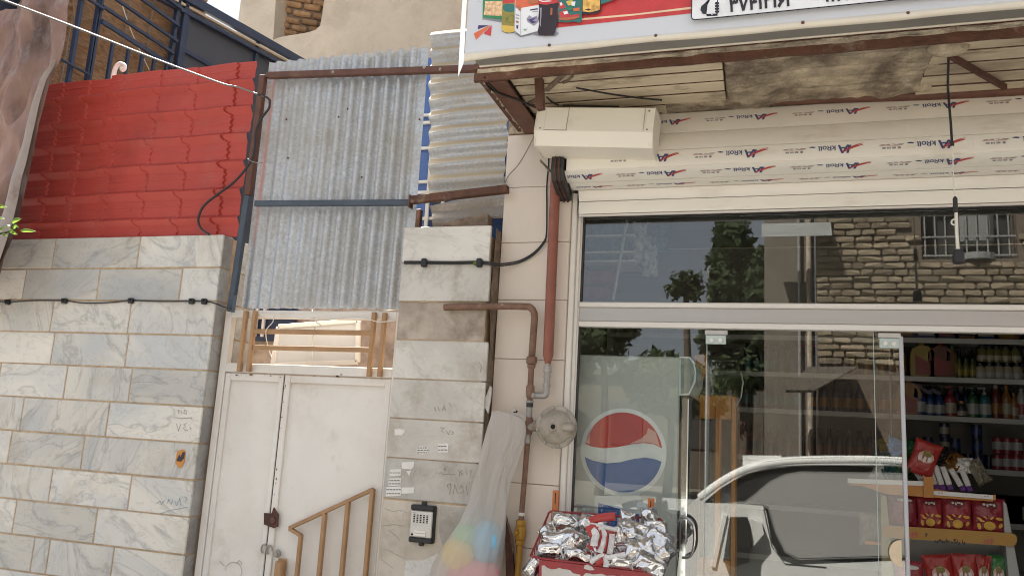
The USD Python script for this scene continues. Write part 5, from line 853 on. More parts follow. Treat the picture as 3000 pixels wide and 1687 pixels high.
# pull cord hanging from the canopy
pc = thing('pull_cord', 'black and white cord with a dark weight hanging in front of the upper pane', 'cord', loc=(.7, -.45, 2.9))
cx = lambda a, b: at(a, b, -.45)
obj('upper_wire', tube(curve([at(2779, 168, z=3.775), cx(2777, 250), cx(2781, 310), cx(2786, 370), cx(2789, 424)], 6), .006, 6), 'black_rubber', pc); obj('wire_end', tube([cx(2789, 415), cx(2790, 428)], .009, 6), 'black_rubber', pc)
obj('string', tube([cx(2790, 425), cx(2793, 500), cx(2797, 582)], .0028, 5), 'string_white', pc); obj('grip', lathe([(.004, .0), (.011, .005), (.011, .075), (.005, .085)], cx(2800, 625), (0, 0, 1), 10), 'black_rubber', pc)
obj('cord_loop', tube(curve([cx(2801, 622), cx(2800, 640), cx(2790, 645), cx(2788, 655), cx(2798, 658), cx(2803, 640)], 6), .004, 6), 'string_white', pc); obj('cord', tube([cx(2801, 622), cx(2803, 680), cx(2807, 736)], .008, 7), 'string_white', pc, smooth=True)
obj('weight', lathe([(.003, .072), (.02, .068), (.026, .055), (.027, .003), (.024, 0), (0, 0)], cx(2809, 772), (0, 0, 1), 12), 'black_rubber', pc, smooth=40)

# ------------------------------------------------------------------ drinks cooler with the round drink logo
mat('cooler_grey', (.50, .505, .465), .45, var=.02, scale=2); mat('logo_red', (.50, .035, .03), .4); mat('logo_blue', (.030, .115, .34), .35, var=.22, scale=3); mat('logo_white', (.72, .75, .73), .45); mat('logo_pale', (.66, .36, .31), .45); mat('lamp_plastic', (.25, .29, .26), .25, var=.3, scale=9)
fr = thing('drinks_cooler', 'grey drinks cooler with a round red white blue logo on its side, behind glass', 'cooler', loc=(-.8, .5, .3))
FY = .24; fx0, fx1 = at(1688, 1200, FY)[0], at(1991, 1200, FY)[0]; fz = at(1850, 1042, FY)[2]
obj('cabinet', box(fx0, fx1-.002, FY, FY+.62, .31, fz, .008), 'cooler_grey', fr)
cc = at(1825, 1323, FY); Rr = at(1953, 1323, FY)[0]-cc[0]
def ld(n, poly, k, m): return obj(n, prism(poly, FY-.0012*k-.0012, FY-.0012*k-.0002), m, fr)
disc = Point(cc[0], cc[2]).buffer(Rr, 40); ld('logo_disc', disc, 1, 'logo_white')
inner = Point(cc[0], cc[2]).buffer(Rr*.905, 40)
c8b = lambda a, b: (1200+a/2.275, 1050+b/2.275)
def region(up, low): 
    P_ = [at(*c8b(*p), FY)[[0, 2]] for p in up+low]; return Polygon(P_).buffer(0).intersection(inner)
redr = region([(1100, 300), (1750, 300)], [(1750, 620), (1690, 600), (1630, 570), (1560, 562), (1480, 570), (1380, 590), (1290, 597), (1210, 585), (1160, 560), (1100, 540)])
ld('logo_red_field', redr, 2, 'logo_red')
ld('logo_glint', region([(1590, 460), (1640, 490), (1660, 560), (1668, 585)], [(1640, 568), (1580, 556), (1470, 565), (1540, 535), (1580, 500)]), 3, 'logo_pale'); ld('logo_glint', region([(1180, 500), (1200, 460), (1260, 400)], [(1230, 440), (1205, 500), (1200, 570), (1170, 555)]), 3, 'logo_pale')
ld('logo_blue_field', region([(1100, 600), (1160, 650), (1220, 678), (1310, 697), (1400, 690), (1490, 668), (1570, 658), (1640, 670), (1690, 690), (1760, 700)], [(1760, 960), (1100, 960)]), 2, 'logo_blue')
pn = at(*c8b(1400, 960), FY); Pp = Polygon([at(*c8b(*p), FY)[[0, 2]] for p in ((1232, 930), (1245, 915), (1330, 912), (1370, 890), (1530, 890), (1548, 935), (1580, 985), (1580, 1460), (1230, 1460))]).buffer(0).difference(Point(cc[0], cc[2]).buffer(Rr+.0005, 40)); ld('lower_panel', Pp, 1, 'logo_white')
ld('lower_blue_field', Polygon([at(*c8b(*p), FY)[[0, 2]] for p in ((1258, 958), (1530, 1036), (1530, 1440), (1258, 1440))]), 2, 'logo_blue')
cq = lambda a, b: (1980+a/3.622, 1000+b/3.622)
hdp = [(34, 158), (150, 162), (195, 222), (216, 330), (206, 430), (168, 510), (142, 566), (34, 570)]
obj('header_lamp', prism(Polygon(ats([cq(*p) for p in hdp], FY)[:, [0, 2]]), FY+.004, FY+.60), 'logo_white', fr); hp2 = Polygon(ats([cq(*p) for p in hdp], FY)[:, [0, 2]]).buffer(-.010)
obj('header_glass', prism(hp2, FY-.002, FY+.0036), 'lamp_plastic', fr)
xd = fx1; obj('door_frame', box(xd+.004, xd+.075, FY+.01, FY+.60, .35, at(2010, 1160, FY)[2], .006), 'gasket', fr); xa_ = at(1996, 1300, FY)[0]
obj('chrome_strip', box(xa_, xa_+.040, FY-.004, FY+.0096, .36, at(2010, 1165, FY)[2], .008), 'chrome', fr)
# wooden cabinet behind it
mat('wood_orange', (.56, .235, .045), .4, var=.22, scale=3, stretch=(6, 6, .7)); 
mat('cabinet_glass', (.035, .032, .026), .12, var=.2, scale=6)
wc = thing('wooden_cabinet', 'orange brown wooden cabinet with two glazed doors, behind the drinks cooler', 'cabinet', loc=(-.3, 1.4, .3))
WX0, WX1, WZ = at(2032, 1200, .92)[0], at(2156, 1200, .92)[0], at(2060, 1155, .92)[2]
m = box(WX0, WX1, .94, 1.35, .3, WZ); obj('carcass', m, 'wood_orange', wc)
for px0, px1, n in ((2032, 2051, 0), (2096, 2112, 1), (2143, 2156, 2)): a, b = at(px0, 1250, .92)[0], at(px1, 1250, .92)[0]; obj('stile', box(a, b, .915, .939, .3, WZ-.004, .003), 'wood_orange', wc)
obj('rail', box(WX0+.04, WX1-.03, .918, .939, WZ-.16, WZ-.006, .003), 'wood_orange', wc); obj('rail', box(WX0+.04, WX1-.03, .918, .939, 1.02, 1.10, .003), 'wood_orange', wc)
for px0, px1 in ((2052, 2095), (2113, 2142)): a, b = at(px0, 1250, .92)[0], at(px1, 1250, .92)[0]; obj('door_pane', box(a+.004, b-.004, .930, .938, 1.105, WZ-.165), 'cabinet_glass', wc)
obj('upper_board', prism(Polygon(ats([cq(*p) for p in ((190, 150), (322, 130), (330, 300), (285, 420), (240, 330))], 1.0)[:, [0, 2]]), 1.0, 1.02), 'wood_orange', wc)
cm = thing('curved_screen', 'curved glass screen standing on top of the wooden cabinet', 'screen', loc=(-.1, 1.1, 2.2))
sp = Polygon(ats([cq(*p) for p in ((330, 100), (330, 290), (295, 430), (270, 530), (480, 620), (640, 690), (700, 540), (712, 430), (690, 330), (640, 150))], 1.05)[:, [0, 2]])
obj('pane', prism(sp, 1.05, 1.056), 'shop_glass', cm); obj('rim', tube(ats([cq(*p) for p in ((270, 530), (480, 620), (640, 690), (690, 590), (712, 430), (690, 330))], 1.045), .006, 6), 'alu_brushed', cm)

# ------------------------------------------------------------------ shelves and goods at the back of the shop
mat('shelf_board', (.33, .315, .29), .6, var=.05)
ZS = [2.75, 2.447, 2.149, 1.769, 1.387, 1.0]; NM = ['top', 'second', 'third', 'fourth', 'fifth', 'lowest']
su = thing('shelf_unit', 'long grey shelf unit full of bottles along the back wall of the shop', 'shelves', loc=(1, 2.4, .3))
for i, z in enumerate(ZS):
    for x0, x1 in ((-1.3, .955), (.965, 4.05)): obj('shelf', box(x0, x1, 2.2, 2.61, z-.025, z, .002), 'shelf_board', su); obj('shelf_lip', box(x0, x1, 2.185, 2.199, z-.036, z+.004, .002), 'shelf_board', su)
for x in (-1.315, .955, 2.5): obj('upright', box(x, x+.009, 2.22, 2.60, .3, 3.1), 'shelf_board', su)
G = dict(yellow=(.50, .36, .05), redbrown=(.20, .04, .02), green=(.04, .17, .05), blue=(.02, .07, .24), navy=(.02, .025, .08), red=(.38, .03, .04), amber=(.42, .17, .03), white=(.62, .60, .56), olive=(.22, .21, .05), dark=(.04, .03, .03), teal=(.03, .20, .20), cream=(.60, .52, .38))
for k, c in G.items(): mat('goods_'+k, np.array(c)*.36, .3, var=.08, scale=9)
PROTO = {}
def good(kind, col, lab, cap, label, x, y, z, s=1.0, group=None):
    key = (kind, col, lab, cap)
    if key in PROTO: return copy(PROTO[key], label, (x, y, z), 0, (s, s, s), group)
    names = {'jug': 'oil_jug', 'bottle': 'bottle', 'spray': 'spray_bottle', 'pump': 'pump_bottle', 'jar': 'jar', 'can': 'can', 'carton': 'carton'}; cats = {'jug': 'jug', 'carton': 'box', 'can': 'can', 'jar': 'jar'}
    t = thing(names[kind], label, cats.get(kind, 'bottle'), group, (x, y, z)); C, LB, CP = 'goods_'+col, 'goods_'+lab, 'goods_'+cap; o = np.array([x, y, z])
    if kind == 'jug':
        P_ = Polygon([(-.085, 0), (.085, 0), (.09, .02), (.09, .17), (.07, .225), (.03, .25), (-.03, .25), (-.075, .22), (-.09, .16), (-.09, .02)]).difference(Polygon([(.035, .14), (.065, .13), (.06, .20), (.04, .215)]))
        m = prism(P_, -.045, .045); obj('body', (m[0]+o, m[1]), C, t); m = prism(Polygon([(-.055, .02), (.05, .02), (.05, .12), (.02, .13), (-.055, .18)]), -.048, -.0455); obj('label', (m[0]+o, m[1]), LB, t); obj('cap', lathe([(.026, .25), (.026, .282), (0, .285)], o, n=12), CP, t)
    elif kind == 'carton': obj('body', box(x-.085, x+.085, y-.04, y+.04, z, z+.2, .003), C, t); obj('label', box(x-.06, x+.05, y-.0425, y-.0405, z+.03, z+.13), LB, t)
    else:
        pf_ = {'bottle': [(0, 0), (.036, 0), (.038, .01), (.038, .15), (.030, .185), (.014, .215), (.013, .235)], 'spray': [(0, 0), (.048, 0), (.05, .02), (.048, .13), (.03, .18), (.016, .21)], 'pump': [(0, 0), (.042, 0), (.044, .015), (.044, .13), (.035, .165), (.015, .18)], 'jar': [(0, 0), (.036, 0), (.04, .01), (.042, .05), (.030, .10), (.022, .105)], 'can': [(0, 0), (.036, 0), (.038, .005), (.038, .11), (.036, .115), (0, .115)]}[kind]
        obj('body', lathe(pf_, o, n=14), C, t, smooth=40); h = pf_[-1][1]; r = max(p[0] for p in pf_)+.0008
        lb_ = {'bottle': (.04, .12), 'spray': (.03, .11), 'pump': (.03, .11), 'jar': (.015, .05), 'can': (.03, .085)}[kind]; obj('label', lathe([(r, lb_[0]), (r, lb_[1])], o, n=14), LB, t, smooth=True)
        if kind == 'spray': obj('trigger_head', hull([[x+a, y+b, z+c] for b in (-.012, .012) for a, c in ((-.02, h), (.02, h), (.02, h+.03), (-.07, h+.055), (-.075, h+.04), (-.02, h+.02))]), CP, t)
        elif kind == 'pump': obj('pump_head', cat([lathe([(.016, h), (.016, h+.02), (.006, h+.022), (.006, h+.045), (0, h+.046)], o, n=10), box(x-.045, x+.012, y-.008, y+.008, z+h+.045, z+h+.058, .003)]), CP, t)
        elif kind != 'can': obj('cap', lathe([(.024 if kind == 'jar' else .016, h), (.024 if kind == 'jar' else .016, h+.024), (0, h+.025)], o, n=12), CP, t)
    PROTO[key] = t; return t
ORD = ['first', 'second', 'third', 'fourth', 'fifth', 'sixth', 'seventh', 'eighth', 'ninth', 'tenth', 'eleventh', 'twelfth']
def row(kind, col, lab, cap, label, pxs, si, s=1.0, group=None, dz=0., dy=0.):
    for px_ in pxs:
        x = at(px_, {0: 985, 1: 1090, 2: 1205, 3: 1350, 4: 1500}[si], 2.28)[0]; l = label
        if len(pxs) > 1: l = ORD[sorted(pxs).index(px_)]+' from left of the '+label
        good(kind, col, lab, cap, l, x, 2.28+dy, ZS[si]+dz+.0005, s, group)
for i, (c_, l_) in enumerate((('navy', 'amber'), ('blue', 'white'), ('navy', 'red'), ('amber', 'navy'), ('blue', 'cream'), ('amber', 'yellow'))):
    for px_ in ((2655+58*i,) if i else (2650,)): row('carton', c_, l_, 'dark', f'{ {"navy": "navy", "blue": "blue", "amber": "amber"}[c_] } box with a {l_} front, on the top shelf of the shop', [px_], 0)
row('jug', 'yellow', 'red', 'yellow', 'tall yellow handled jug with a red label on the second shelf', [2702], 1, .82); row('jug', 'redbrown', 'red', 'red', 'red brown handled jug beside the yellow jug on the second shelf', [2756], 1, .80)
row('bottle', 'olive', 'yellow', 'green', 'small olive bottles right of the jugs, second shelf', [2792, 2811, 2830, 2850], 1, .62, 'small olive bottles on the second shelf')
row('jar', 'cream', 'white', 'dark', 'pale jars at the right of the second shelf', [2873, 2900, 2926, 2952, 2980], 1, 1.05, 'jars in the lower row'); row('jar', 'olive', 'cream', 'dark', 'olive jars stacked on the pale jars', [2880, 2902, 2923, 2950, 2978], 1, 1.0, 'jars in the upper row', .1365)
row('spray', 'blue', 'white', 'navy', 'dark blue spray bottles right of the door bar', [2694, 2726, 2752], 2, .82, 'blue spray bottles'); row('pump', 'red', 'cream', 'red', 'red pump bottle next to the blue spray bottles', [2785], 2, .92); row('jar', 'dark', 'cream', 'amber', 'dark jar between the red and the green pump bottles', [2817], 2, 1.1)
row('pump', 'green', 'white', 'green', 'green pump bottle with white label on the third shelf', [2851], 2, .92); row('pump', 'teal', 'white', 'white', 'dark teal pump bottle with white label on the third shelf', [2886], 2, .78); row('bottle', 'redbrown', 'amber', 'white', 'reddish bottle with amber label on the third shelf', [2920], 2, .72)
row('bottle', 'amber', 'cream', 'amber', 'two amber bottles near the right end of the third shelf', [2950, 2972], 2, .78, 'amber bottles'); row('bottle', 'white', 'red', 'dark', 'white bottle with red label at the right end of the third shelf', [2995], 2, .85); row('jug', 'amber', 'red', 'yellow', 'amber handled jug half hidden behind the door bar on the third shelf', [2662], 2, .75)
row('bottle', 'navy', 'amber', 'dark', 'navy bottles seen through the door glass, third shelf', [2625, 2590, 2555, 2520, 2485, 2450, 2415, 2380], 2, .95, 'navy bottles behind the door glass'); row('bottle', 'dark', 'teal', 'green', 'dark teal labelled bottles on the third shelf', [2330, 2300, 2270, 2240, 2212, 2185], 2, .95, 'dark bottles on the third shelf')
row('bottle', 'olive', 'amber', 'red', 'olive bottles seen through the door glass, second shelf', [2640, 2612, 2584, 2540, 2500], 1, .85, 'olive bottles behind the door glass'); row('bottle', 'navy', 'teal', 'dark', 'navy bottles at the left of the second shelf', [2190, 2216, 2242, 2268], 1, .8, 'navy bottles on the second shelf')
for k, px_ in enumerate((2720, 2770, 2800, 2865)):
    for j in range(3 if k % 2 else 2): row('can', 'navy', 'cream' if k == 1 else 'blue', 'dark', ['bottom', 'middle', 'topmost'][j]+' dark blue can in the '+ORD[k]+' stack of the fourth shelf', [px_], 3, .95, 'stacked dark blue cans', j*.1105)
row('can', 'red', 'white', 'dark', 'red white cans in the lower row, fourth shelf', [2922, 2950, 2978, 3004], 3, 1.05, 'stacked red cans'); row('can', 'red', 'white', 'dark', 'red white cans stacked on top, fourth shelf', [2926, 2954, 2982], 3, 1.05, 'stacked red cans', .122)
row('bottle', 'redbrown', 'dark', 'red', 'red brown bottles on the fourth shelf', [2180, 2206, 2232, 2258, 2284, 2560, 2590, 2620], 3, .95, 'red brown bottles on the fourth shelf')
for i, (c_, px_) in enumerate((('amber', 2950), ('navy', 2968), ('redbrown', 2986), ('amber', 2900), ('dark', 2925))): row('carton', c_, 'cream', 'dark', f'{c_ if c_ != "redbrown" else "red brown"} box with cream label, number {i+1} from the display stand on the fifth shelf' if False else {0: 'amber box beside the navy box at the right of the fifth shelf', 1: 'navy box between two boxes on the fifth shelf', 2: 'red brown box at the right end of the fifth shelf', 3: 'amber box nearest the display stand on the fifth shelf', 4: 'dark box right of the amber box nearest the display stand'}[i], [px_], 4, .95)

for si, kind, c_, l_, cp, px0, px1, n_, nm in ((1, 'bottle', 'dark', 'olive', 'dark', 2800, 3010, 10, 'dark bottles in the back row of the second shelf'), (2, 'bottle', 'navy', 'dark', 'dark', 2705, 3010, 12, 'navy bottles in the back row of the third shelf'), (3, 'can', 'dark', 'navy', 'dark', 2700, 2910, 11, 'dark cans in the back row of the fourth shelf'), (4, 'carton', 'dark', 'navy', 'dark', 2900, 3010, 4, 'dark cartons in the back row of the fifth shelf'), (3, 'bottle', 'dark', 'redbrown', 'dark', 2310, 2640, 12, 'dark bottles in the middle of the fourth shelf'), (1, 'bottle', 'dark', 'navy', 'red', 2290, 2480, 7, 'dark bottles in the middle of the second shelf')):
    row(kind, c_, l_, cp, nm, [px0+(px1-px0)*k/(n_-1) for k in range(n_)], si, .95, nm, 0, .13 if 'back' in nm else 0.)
# ------------------------------------------------------------------ snack display stand in the doorway
PLS = (1.15, 1.20, -.13); cs_ = lambda a, b: (2450+a/2.698, 1150+b/2.698)
def P3(a, b, dy=0.): 
    q = (PLS[0]+dy*math.sin(PLS[2])*-1, PLS[1]+dy*math.cos(PLS[2]), PLS[2]); return at(*cs_(a, b), pl=q)
nS = np.array([-math.sin(PLS[2]), math.cos(PLS[2]), 0])
def slab3(pts, th, dy=0.):
    F_ = np.array([P3(*p, dy) for p in pts]); tS = np.array([math.cos(PLS[2]), math.sin(PLS[2]), 0]); o = F_[0]
    poly = Polygon([((p-o)@tS, p[2]-o[2]) for p in F_]).buffer(0); m = prism(poly, 0, th); return o+m[0][:, :1]*tS+m[0][:, 1:2]*nS+m[0][:, 2:]*np.array([0, 0, 1.]), m[1]
mat('stand_yellow', (.42, .215, .028), .45, var=.06); mat('stand_orange', (.48, .19, .025), .45, var=.08); mat('stand_grey', (.40, .385, .36), .5, var=.05); mat('stand_olive', (.34, .28, .14), .5, var=.06)
ds = thing('display_stand', 'yellow and white snack display stand with a lettered yellow shelf edge, in the doorway', 'stand', loc=(1.1, 1.25, .3))
obj('shelf_edge', slab3([(372, 1045), (1385, 1108), (1415, 1120), (1430, 1150), (1425, 1190), (1400, 1212), (380, 1140), (368, 1110), (366, 1070)], .012, -.03), 'stand_yellow', ds)
tS = np.array([math.cos(PLS[2]), math.sin(PLS[2]), 0])
def lettering(key, a0, b0, a1, m, dy=-.0325, par=ds, n='lettering'):
    o, e = P3(a0, b0, dy), P3(a1, b0, dy); W_ = max(x for g_ in TEXT[key] for x, _ in g_[0]); s_ = np.linalg.norm((e-o)[:2])/W_; mm = prism(tpoly(key, s_, s_, 0, 45*s_).buffer(3.2*s_), 0, .0012)
    return obj(n, (o+mm[0][:, :1]*tS+mm[0][:, 1:2]*nS+mm[0][:, 2:]*np.array([0, 0, 1.]), mm[1]), m, par)
lettering('colour', 775, 1153, 1015, 'print_black'); lettering('two', 700, 1125, 722, 'print_black')
def ring3(a, b, ra, rb): return slab3([(a+ra*math.cos(t), b+rb*math.sin(t)) for t in np.linspace(0, 2*math.pi, 14)[:-1]], .0012, -.0325)
for a, b in ((1205, 1162), (610, 1110)):
    obj('edge_emblem', cat([slab3([(a-44, b+10), (a-20, b-6), (a-26, b+18)], .0012, -.0325), slab3([(a-16, b+20), (a-6, b-20), (a+2, b+18)], .0012, -.0325), slab3([(a+6, b+20), (a+20, b-26), (a+26, b+12)], .0012, -.0325), slab3([(a-46, b+20), (a+20, b+28), (a+40, b-10), (a+44, b-4), (a+24, b+34), (a-46, b+26)], .0012, -.0325)]), 'print_red', ds)
obj('right_side', slab3([(1320, 855), (1345, 880), (1470, 1560), (1372, 1560), (1330, 1110)], .30, .0), 'stand_grey', ds); obj('left_side', slab3([(352, 800), (395, 815), (465, 1560), (360, 1560)], .30, .0), 'stand_olive', ds)
obj('shelf_board', slab3([(420, 1085), (1335, 1110), (1340, 1135), (425, 1120)], .30, .0), 'stand_grey', ds); obj('back_panel', slab3([(400, 820), (1325, 870), (1400, 1600), (430, 1600)], .01, .31), 'stand_grey', ds)
obj('upper_tray', slab3([(90, 676), (690, 698), (690, 735), (90, 712)], .02, -.05), 'white_paint', ds); obj('upper_tray', slab3([(765, 772), (1240, 808), (1240, 842), (768, 806)], .02, -.05), 'white_paint', ds)
obj('tray_fascia', slab3([(130, 712), (690, 736), (690, 822), (400, 800)], .015, -.045), 'stand_orange', ds); obj('corner_block', slab3([(690, 662), (768, 664), (768, 830), (692, 826)], .06, -.07), 'stand_orange', ds); obj('tray_end', slab3([(1240, 806), (1262, 806), (1262, 848), (1240, 846)], .05, -.052), 'stand_orange', ds)
obj('tray_fascia', slab3([(768, 808), (1240, 844), (1240, 858), (768, 826)], .012, -.045), 'stand_orange', ds); obj('tray_base', slab3([(100, 716), (690, 740), (1240, 846), (1240, 856), (690, 760), (100, 730)], .26, -.02), 'stand_orange', ds)
for a in (808, 830, 1172, 1195): obj('tray_mark', slab3([(a, 782+.075*(a-765)), (a+9, 783+.075*(a-765)), (a+9, 791+.075*(a-765)), (a, 790+.075*(a-765))], .0012, -.053), 'print_red', ds)
mat('bag_red', (.30, .03, .04), .28, var=.10, scale=9, rand=.12); mat('bag_bright', (.36, .035, .028), .28, var=.10, scale=9); mat('bag_dark', (.22, .02, .035), .3, var=.1, scale=9); mat('bag_green', (.05, .20, .05), .28, var=.1, scale=9); mat('chip_yellow', (.66, .38, .06), .5, var=.2, scale=30); mat('bag_label', (.16, .012, .02), .4)
def pillow(w, h, t, seed, wr=.012, n=(26, 30), seal=.06):
    U, V = np.meshgrid(np.linspace(-1, 1, n[0]), np.linspace(-1, 1, n[1])); prof = np.clip(1-np.abs(U)**2.6, 0, 1)**.55*np.clip((1-np.abs(V))/(1-.0), 0, 1)**.42*np.clip((1-np.abs(V))/seal-.8, 0, 1)**.5
    X = U*w/2*(1+.05*np.abs(V)**3-.04*(1-np.abs(V)**2)); Z = V*h/2; N_ = meshkit.fbm(np.stack([U*2.4+seed, V*2.4, 0*U], -1), 4, seed)-.5; edge = 1-np.maximum(np.abs(U), np.abs(V))**8
    zig = .004*np.sin(U*40)*(np.abs(V) > .985)
    f1 = np.stack([X, -prof*t/2-wr*N_*edge*2, Z+zig], -1); f2 = np.stack([X, prof*t/2+wr*N_*edge, Z+zig], -1)
    v1, t1 = grid(f1); v2, t2 = grid(f2[:, ::-1]); return cat([(v1, t1), (v2, t2)]), lambda x, z: -(.5*t*max(0, (1-(abs(2*x/w))**2.6))**.55*max(0, 1-abs(2*z/h))**.42)
def chipbag(a0, b0, a1, b1, m, label, group=None, dy=.06, seed=1, roll=0., design=1):
    c_ = P3((a0+a1)/2, (b0+b1)/2, dy); w = np.linalg.norm((P3(a1, b0, dy)-P3(a0, b0, dy))[:2]); h = P3(a0, b0, dy)[2]-P3(a0, b1, dy)[2]
    t = thing('snack_bag', label, 'snack bag', group, c_, 0); (v, f), dep = pillow(w, h, w*.42, seed)
    def put(m_): v_, f_ = rotax(m_, (0, 1, 0), roll, (0, 0, 0)); v_, f_ = rotz((v_, f_), PLS[2]); return v_+c_, f_
    obj('bag', put((v, f)), m, t, smooth=50)
    def pat(pts, n, mm, o): 
        g_ = [np.array([x*w/2, dep(x*w/2, z*h/2)-o-.012, z*h/2]) for x, z in pts]; k = np.mean(g_, 0); vv = np.array(g_+[k]); ff = np.array([[i, (i+1) % len(pts), len(pts)] for i in range(len(pts))]); obj(n, put((np.vstack([vv, vv+[0, .006, 0]]), np.vstack([ff, ff[:, ::-1]+len(vv)]))), mm, t)
    el = lambda x, z, rx, rz, n=12, q=0: [(x+rx*math.cos(s_+q), z+rz*math.sin(s_)) for s_ in np.linspace(0, 2*math.pi, n+1)[:-1]]
    if design == 1:
        pat(el(.05, .62, .52, .17), 'bag_label', 'bag_label', .001); 
        for k, (x, z, rx, rz) in enumerate(((-.28, .64, .10, .07), (-.08, .60, .06, .09), (.12, .66, .14, .05), (.32, .62, .08, .08))): pat(el(x, z, rx, rz, 8), 'logo_letter', 'paper_white', .003)
        for x, z, rx, rz, q in ((.0, -.55, .36, .26, 0), (-.6, -.18, .16, .07, .6), (-.25, -.08, .12, .08, .9), (.15, -.10, .12, .10, -.7), (.6, -.12, .24, .09, .2), (-.62, -.62, .12, .20, .2), (.66, -.5, .14, .14, -.5), (-.45, -.30, .18, .06, .4)): pat(el(x, z, rx, rz, 9, q), 'printed_crisp', 'chip_yellow', .002)
    elif design == 2:
        for x, z, rx, rz, mm in ((.1, .1, .62, .34, 'logo_pale'), (.12, .3, .34, .2, 'goods_yellow'), (-.3, -.02, .14, .18, 'paper_white'), (.05, -.05, .12, .2, 'paper_white'), (.38, .02, .16, .16, 'paper_white'), (-.1, .08, .06, .14, 'bag_bright'), (.22, -.02, .05, .12, 'bag_bright')): pat(el(x, z, rx, rz, 9), 'logo_patch', mm, .001+.001*('paper' in mm)+.002*('bag_b' in mm))
    else: pat(el(.2, .7, .5, .10), 'logo_letter', 'paper_white', .001)
    return t
chipbag(1072, 832, 1335, 1108, 'bag_red', 'red crisp bag with white lettering at the right end of the stand', None, .05, 3); chipbag(838, 820, 1070, 1092, 'bag_red', 'red crisp bag in the middle of the upper row, left of the rightmost bag', None, .05, 5); chipbag(640, 822, 842, 1075, 'bag_red', 'red crisp bag third from the right, beside the door bar', None, .07, 8); chipbag(395, 806, 640, 1055, 'bag_dark', 'dark red snack bag behind the door bar in the upper row', None, .08, 9, 0, 3)
chipbag(462, 1325, 690, 1640, 'bag_red', 'red crisp bag below the round door plate in the lower row', None, .06, 11, 0, 3); chipbag(700, 1278, 930, 1600, 'bag_bright', 'bright red snack bag leaning left in the lower row', None, .05, 12, -.15, 2); chipbag(915, 1272, 1115, 1600, 'bag_bright', 'bright red snack bag in the middle of the lower row', None, .06, 13, -.05, 2); chipbag(1090, 1280, 1222, 1600, 'bag_bright', 'narrow bright red snack bag beside the green one', None, .09, 14, .05, 2); chipbag(1200, 1282, 1345, 1600, 'bag_green', 'green snack bag at the right end of the lower row', None, .12, 15, .05, 2)
chipbag(585, 380, 800, 655, 'bag_bright', 'orange red crisp bag leaning on the upper tray behind the door bar', None, .02, 21, .35, 2)
mat('bar_white', (.62, .60, .57), .3, var=.15, scale=30, rand=.1); mat('bar_purple', (.12, .04, .20), .35)
for k, (a0, b0, a1, b1) in enumerate(((720, 580, 800, 765), (780, 572, 850, 770), (840, 582, 910, 768), (905, 600, 1010, 775), (985, 590, 1062, 778))):
    p, q = P3(a0, b0, .06), P3(a1, b1, -.01); t = thing('chocolate_bar', ORD[k]+' from the left of the white and purple wrapped bars beside the orange block', 'chocolate bar', 'wrapped bars in the upper tray', q)
    d = q-p; L_ = np.linalg.norm(d); obj('wrapper', bar(p, p+d*.78, .034, .014, nS, .005), 'bar_white', t); obj('purple_end', bar(p+d*.785, q, .034, .013, nS, .005), 'bar_purple', t)
for k, (a0, b0, a1, b1, m, l) in enumerate(((340, 370, 420, 470, 'goods_yellow', 'small shiny yellow packet at the left end of the upper tray'), (400, 380, 540, 500, 'ink_sky', 'shiny blue packet left of the door bar on the upper tray'), (350, 490, 460, 680, 'goods_teal', 'shiny teal packet lying on the left of the upper tray'), (470, 480, 600, 680, 'goods_green', 'shiny green packet half behind the door bar'), (800, 440, 930, 560, 'goods_dark', 'dark crumpled packet behind the wrapped bars'), (950, 525, 1060, 620, 'bar_white', 'shiny white packet behind the wrapped bars at the right'), (1080, 545, 1175, 700, 'goods_cream', 'cream crumpled packet at the right end of the upper tray'), (560, 400, 690, 520, 'goods_green', 'green packet at the top of the pile behind the door bar'), (640, 590, 760, 690, 'bar_white', 'white packet lying behind the orange block'), (870, 480, 980, 600, 'goods_amber', 'amber packet on top of the wrapped bars'), (300, 560, 400, 690, 'bar_white', 'silvery packet lying at the far left of the upper tray'))):
    c_ = P3((a0+a1)/2, (b0+b1)/2, .07); w = np.linalg.norm((P3(a1, b0)-P3(a0, b0))[:2]); h = P3(a0, b0)[2]-P3(a0, b1)[2]; (v, f), _ = pillow(w*1.35, h*1.3, .09, 40+k, .05, (22, 22)); v, f = rotax((v, f), (0, 1, 0), rng.uniform(-.6, .6), (0, 0, 0)); tag_ = obj('shiny_packet', (v+c_, f), m, smooth=40, label=l, cat='packet')
c_ = P3(285, 1080, .1); (v, f), _ = pillow(.17, .22, .07, 61); obj('snack_bag', (v+c_, f), 'goods_cream', smooth=50, label='white and yellow snack bag on the left flank of the stand', cat='snack bag'); obj('side_shelf', slab3([(225, 1170), (375, 1180), (375, 1205), (228, 1195)], .14, .03), 'stand_orange', ds)

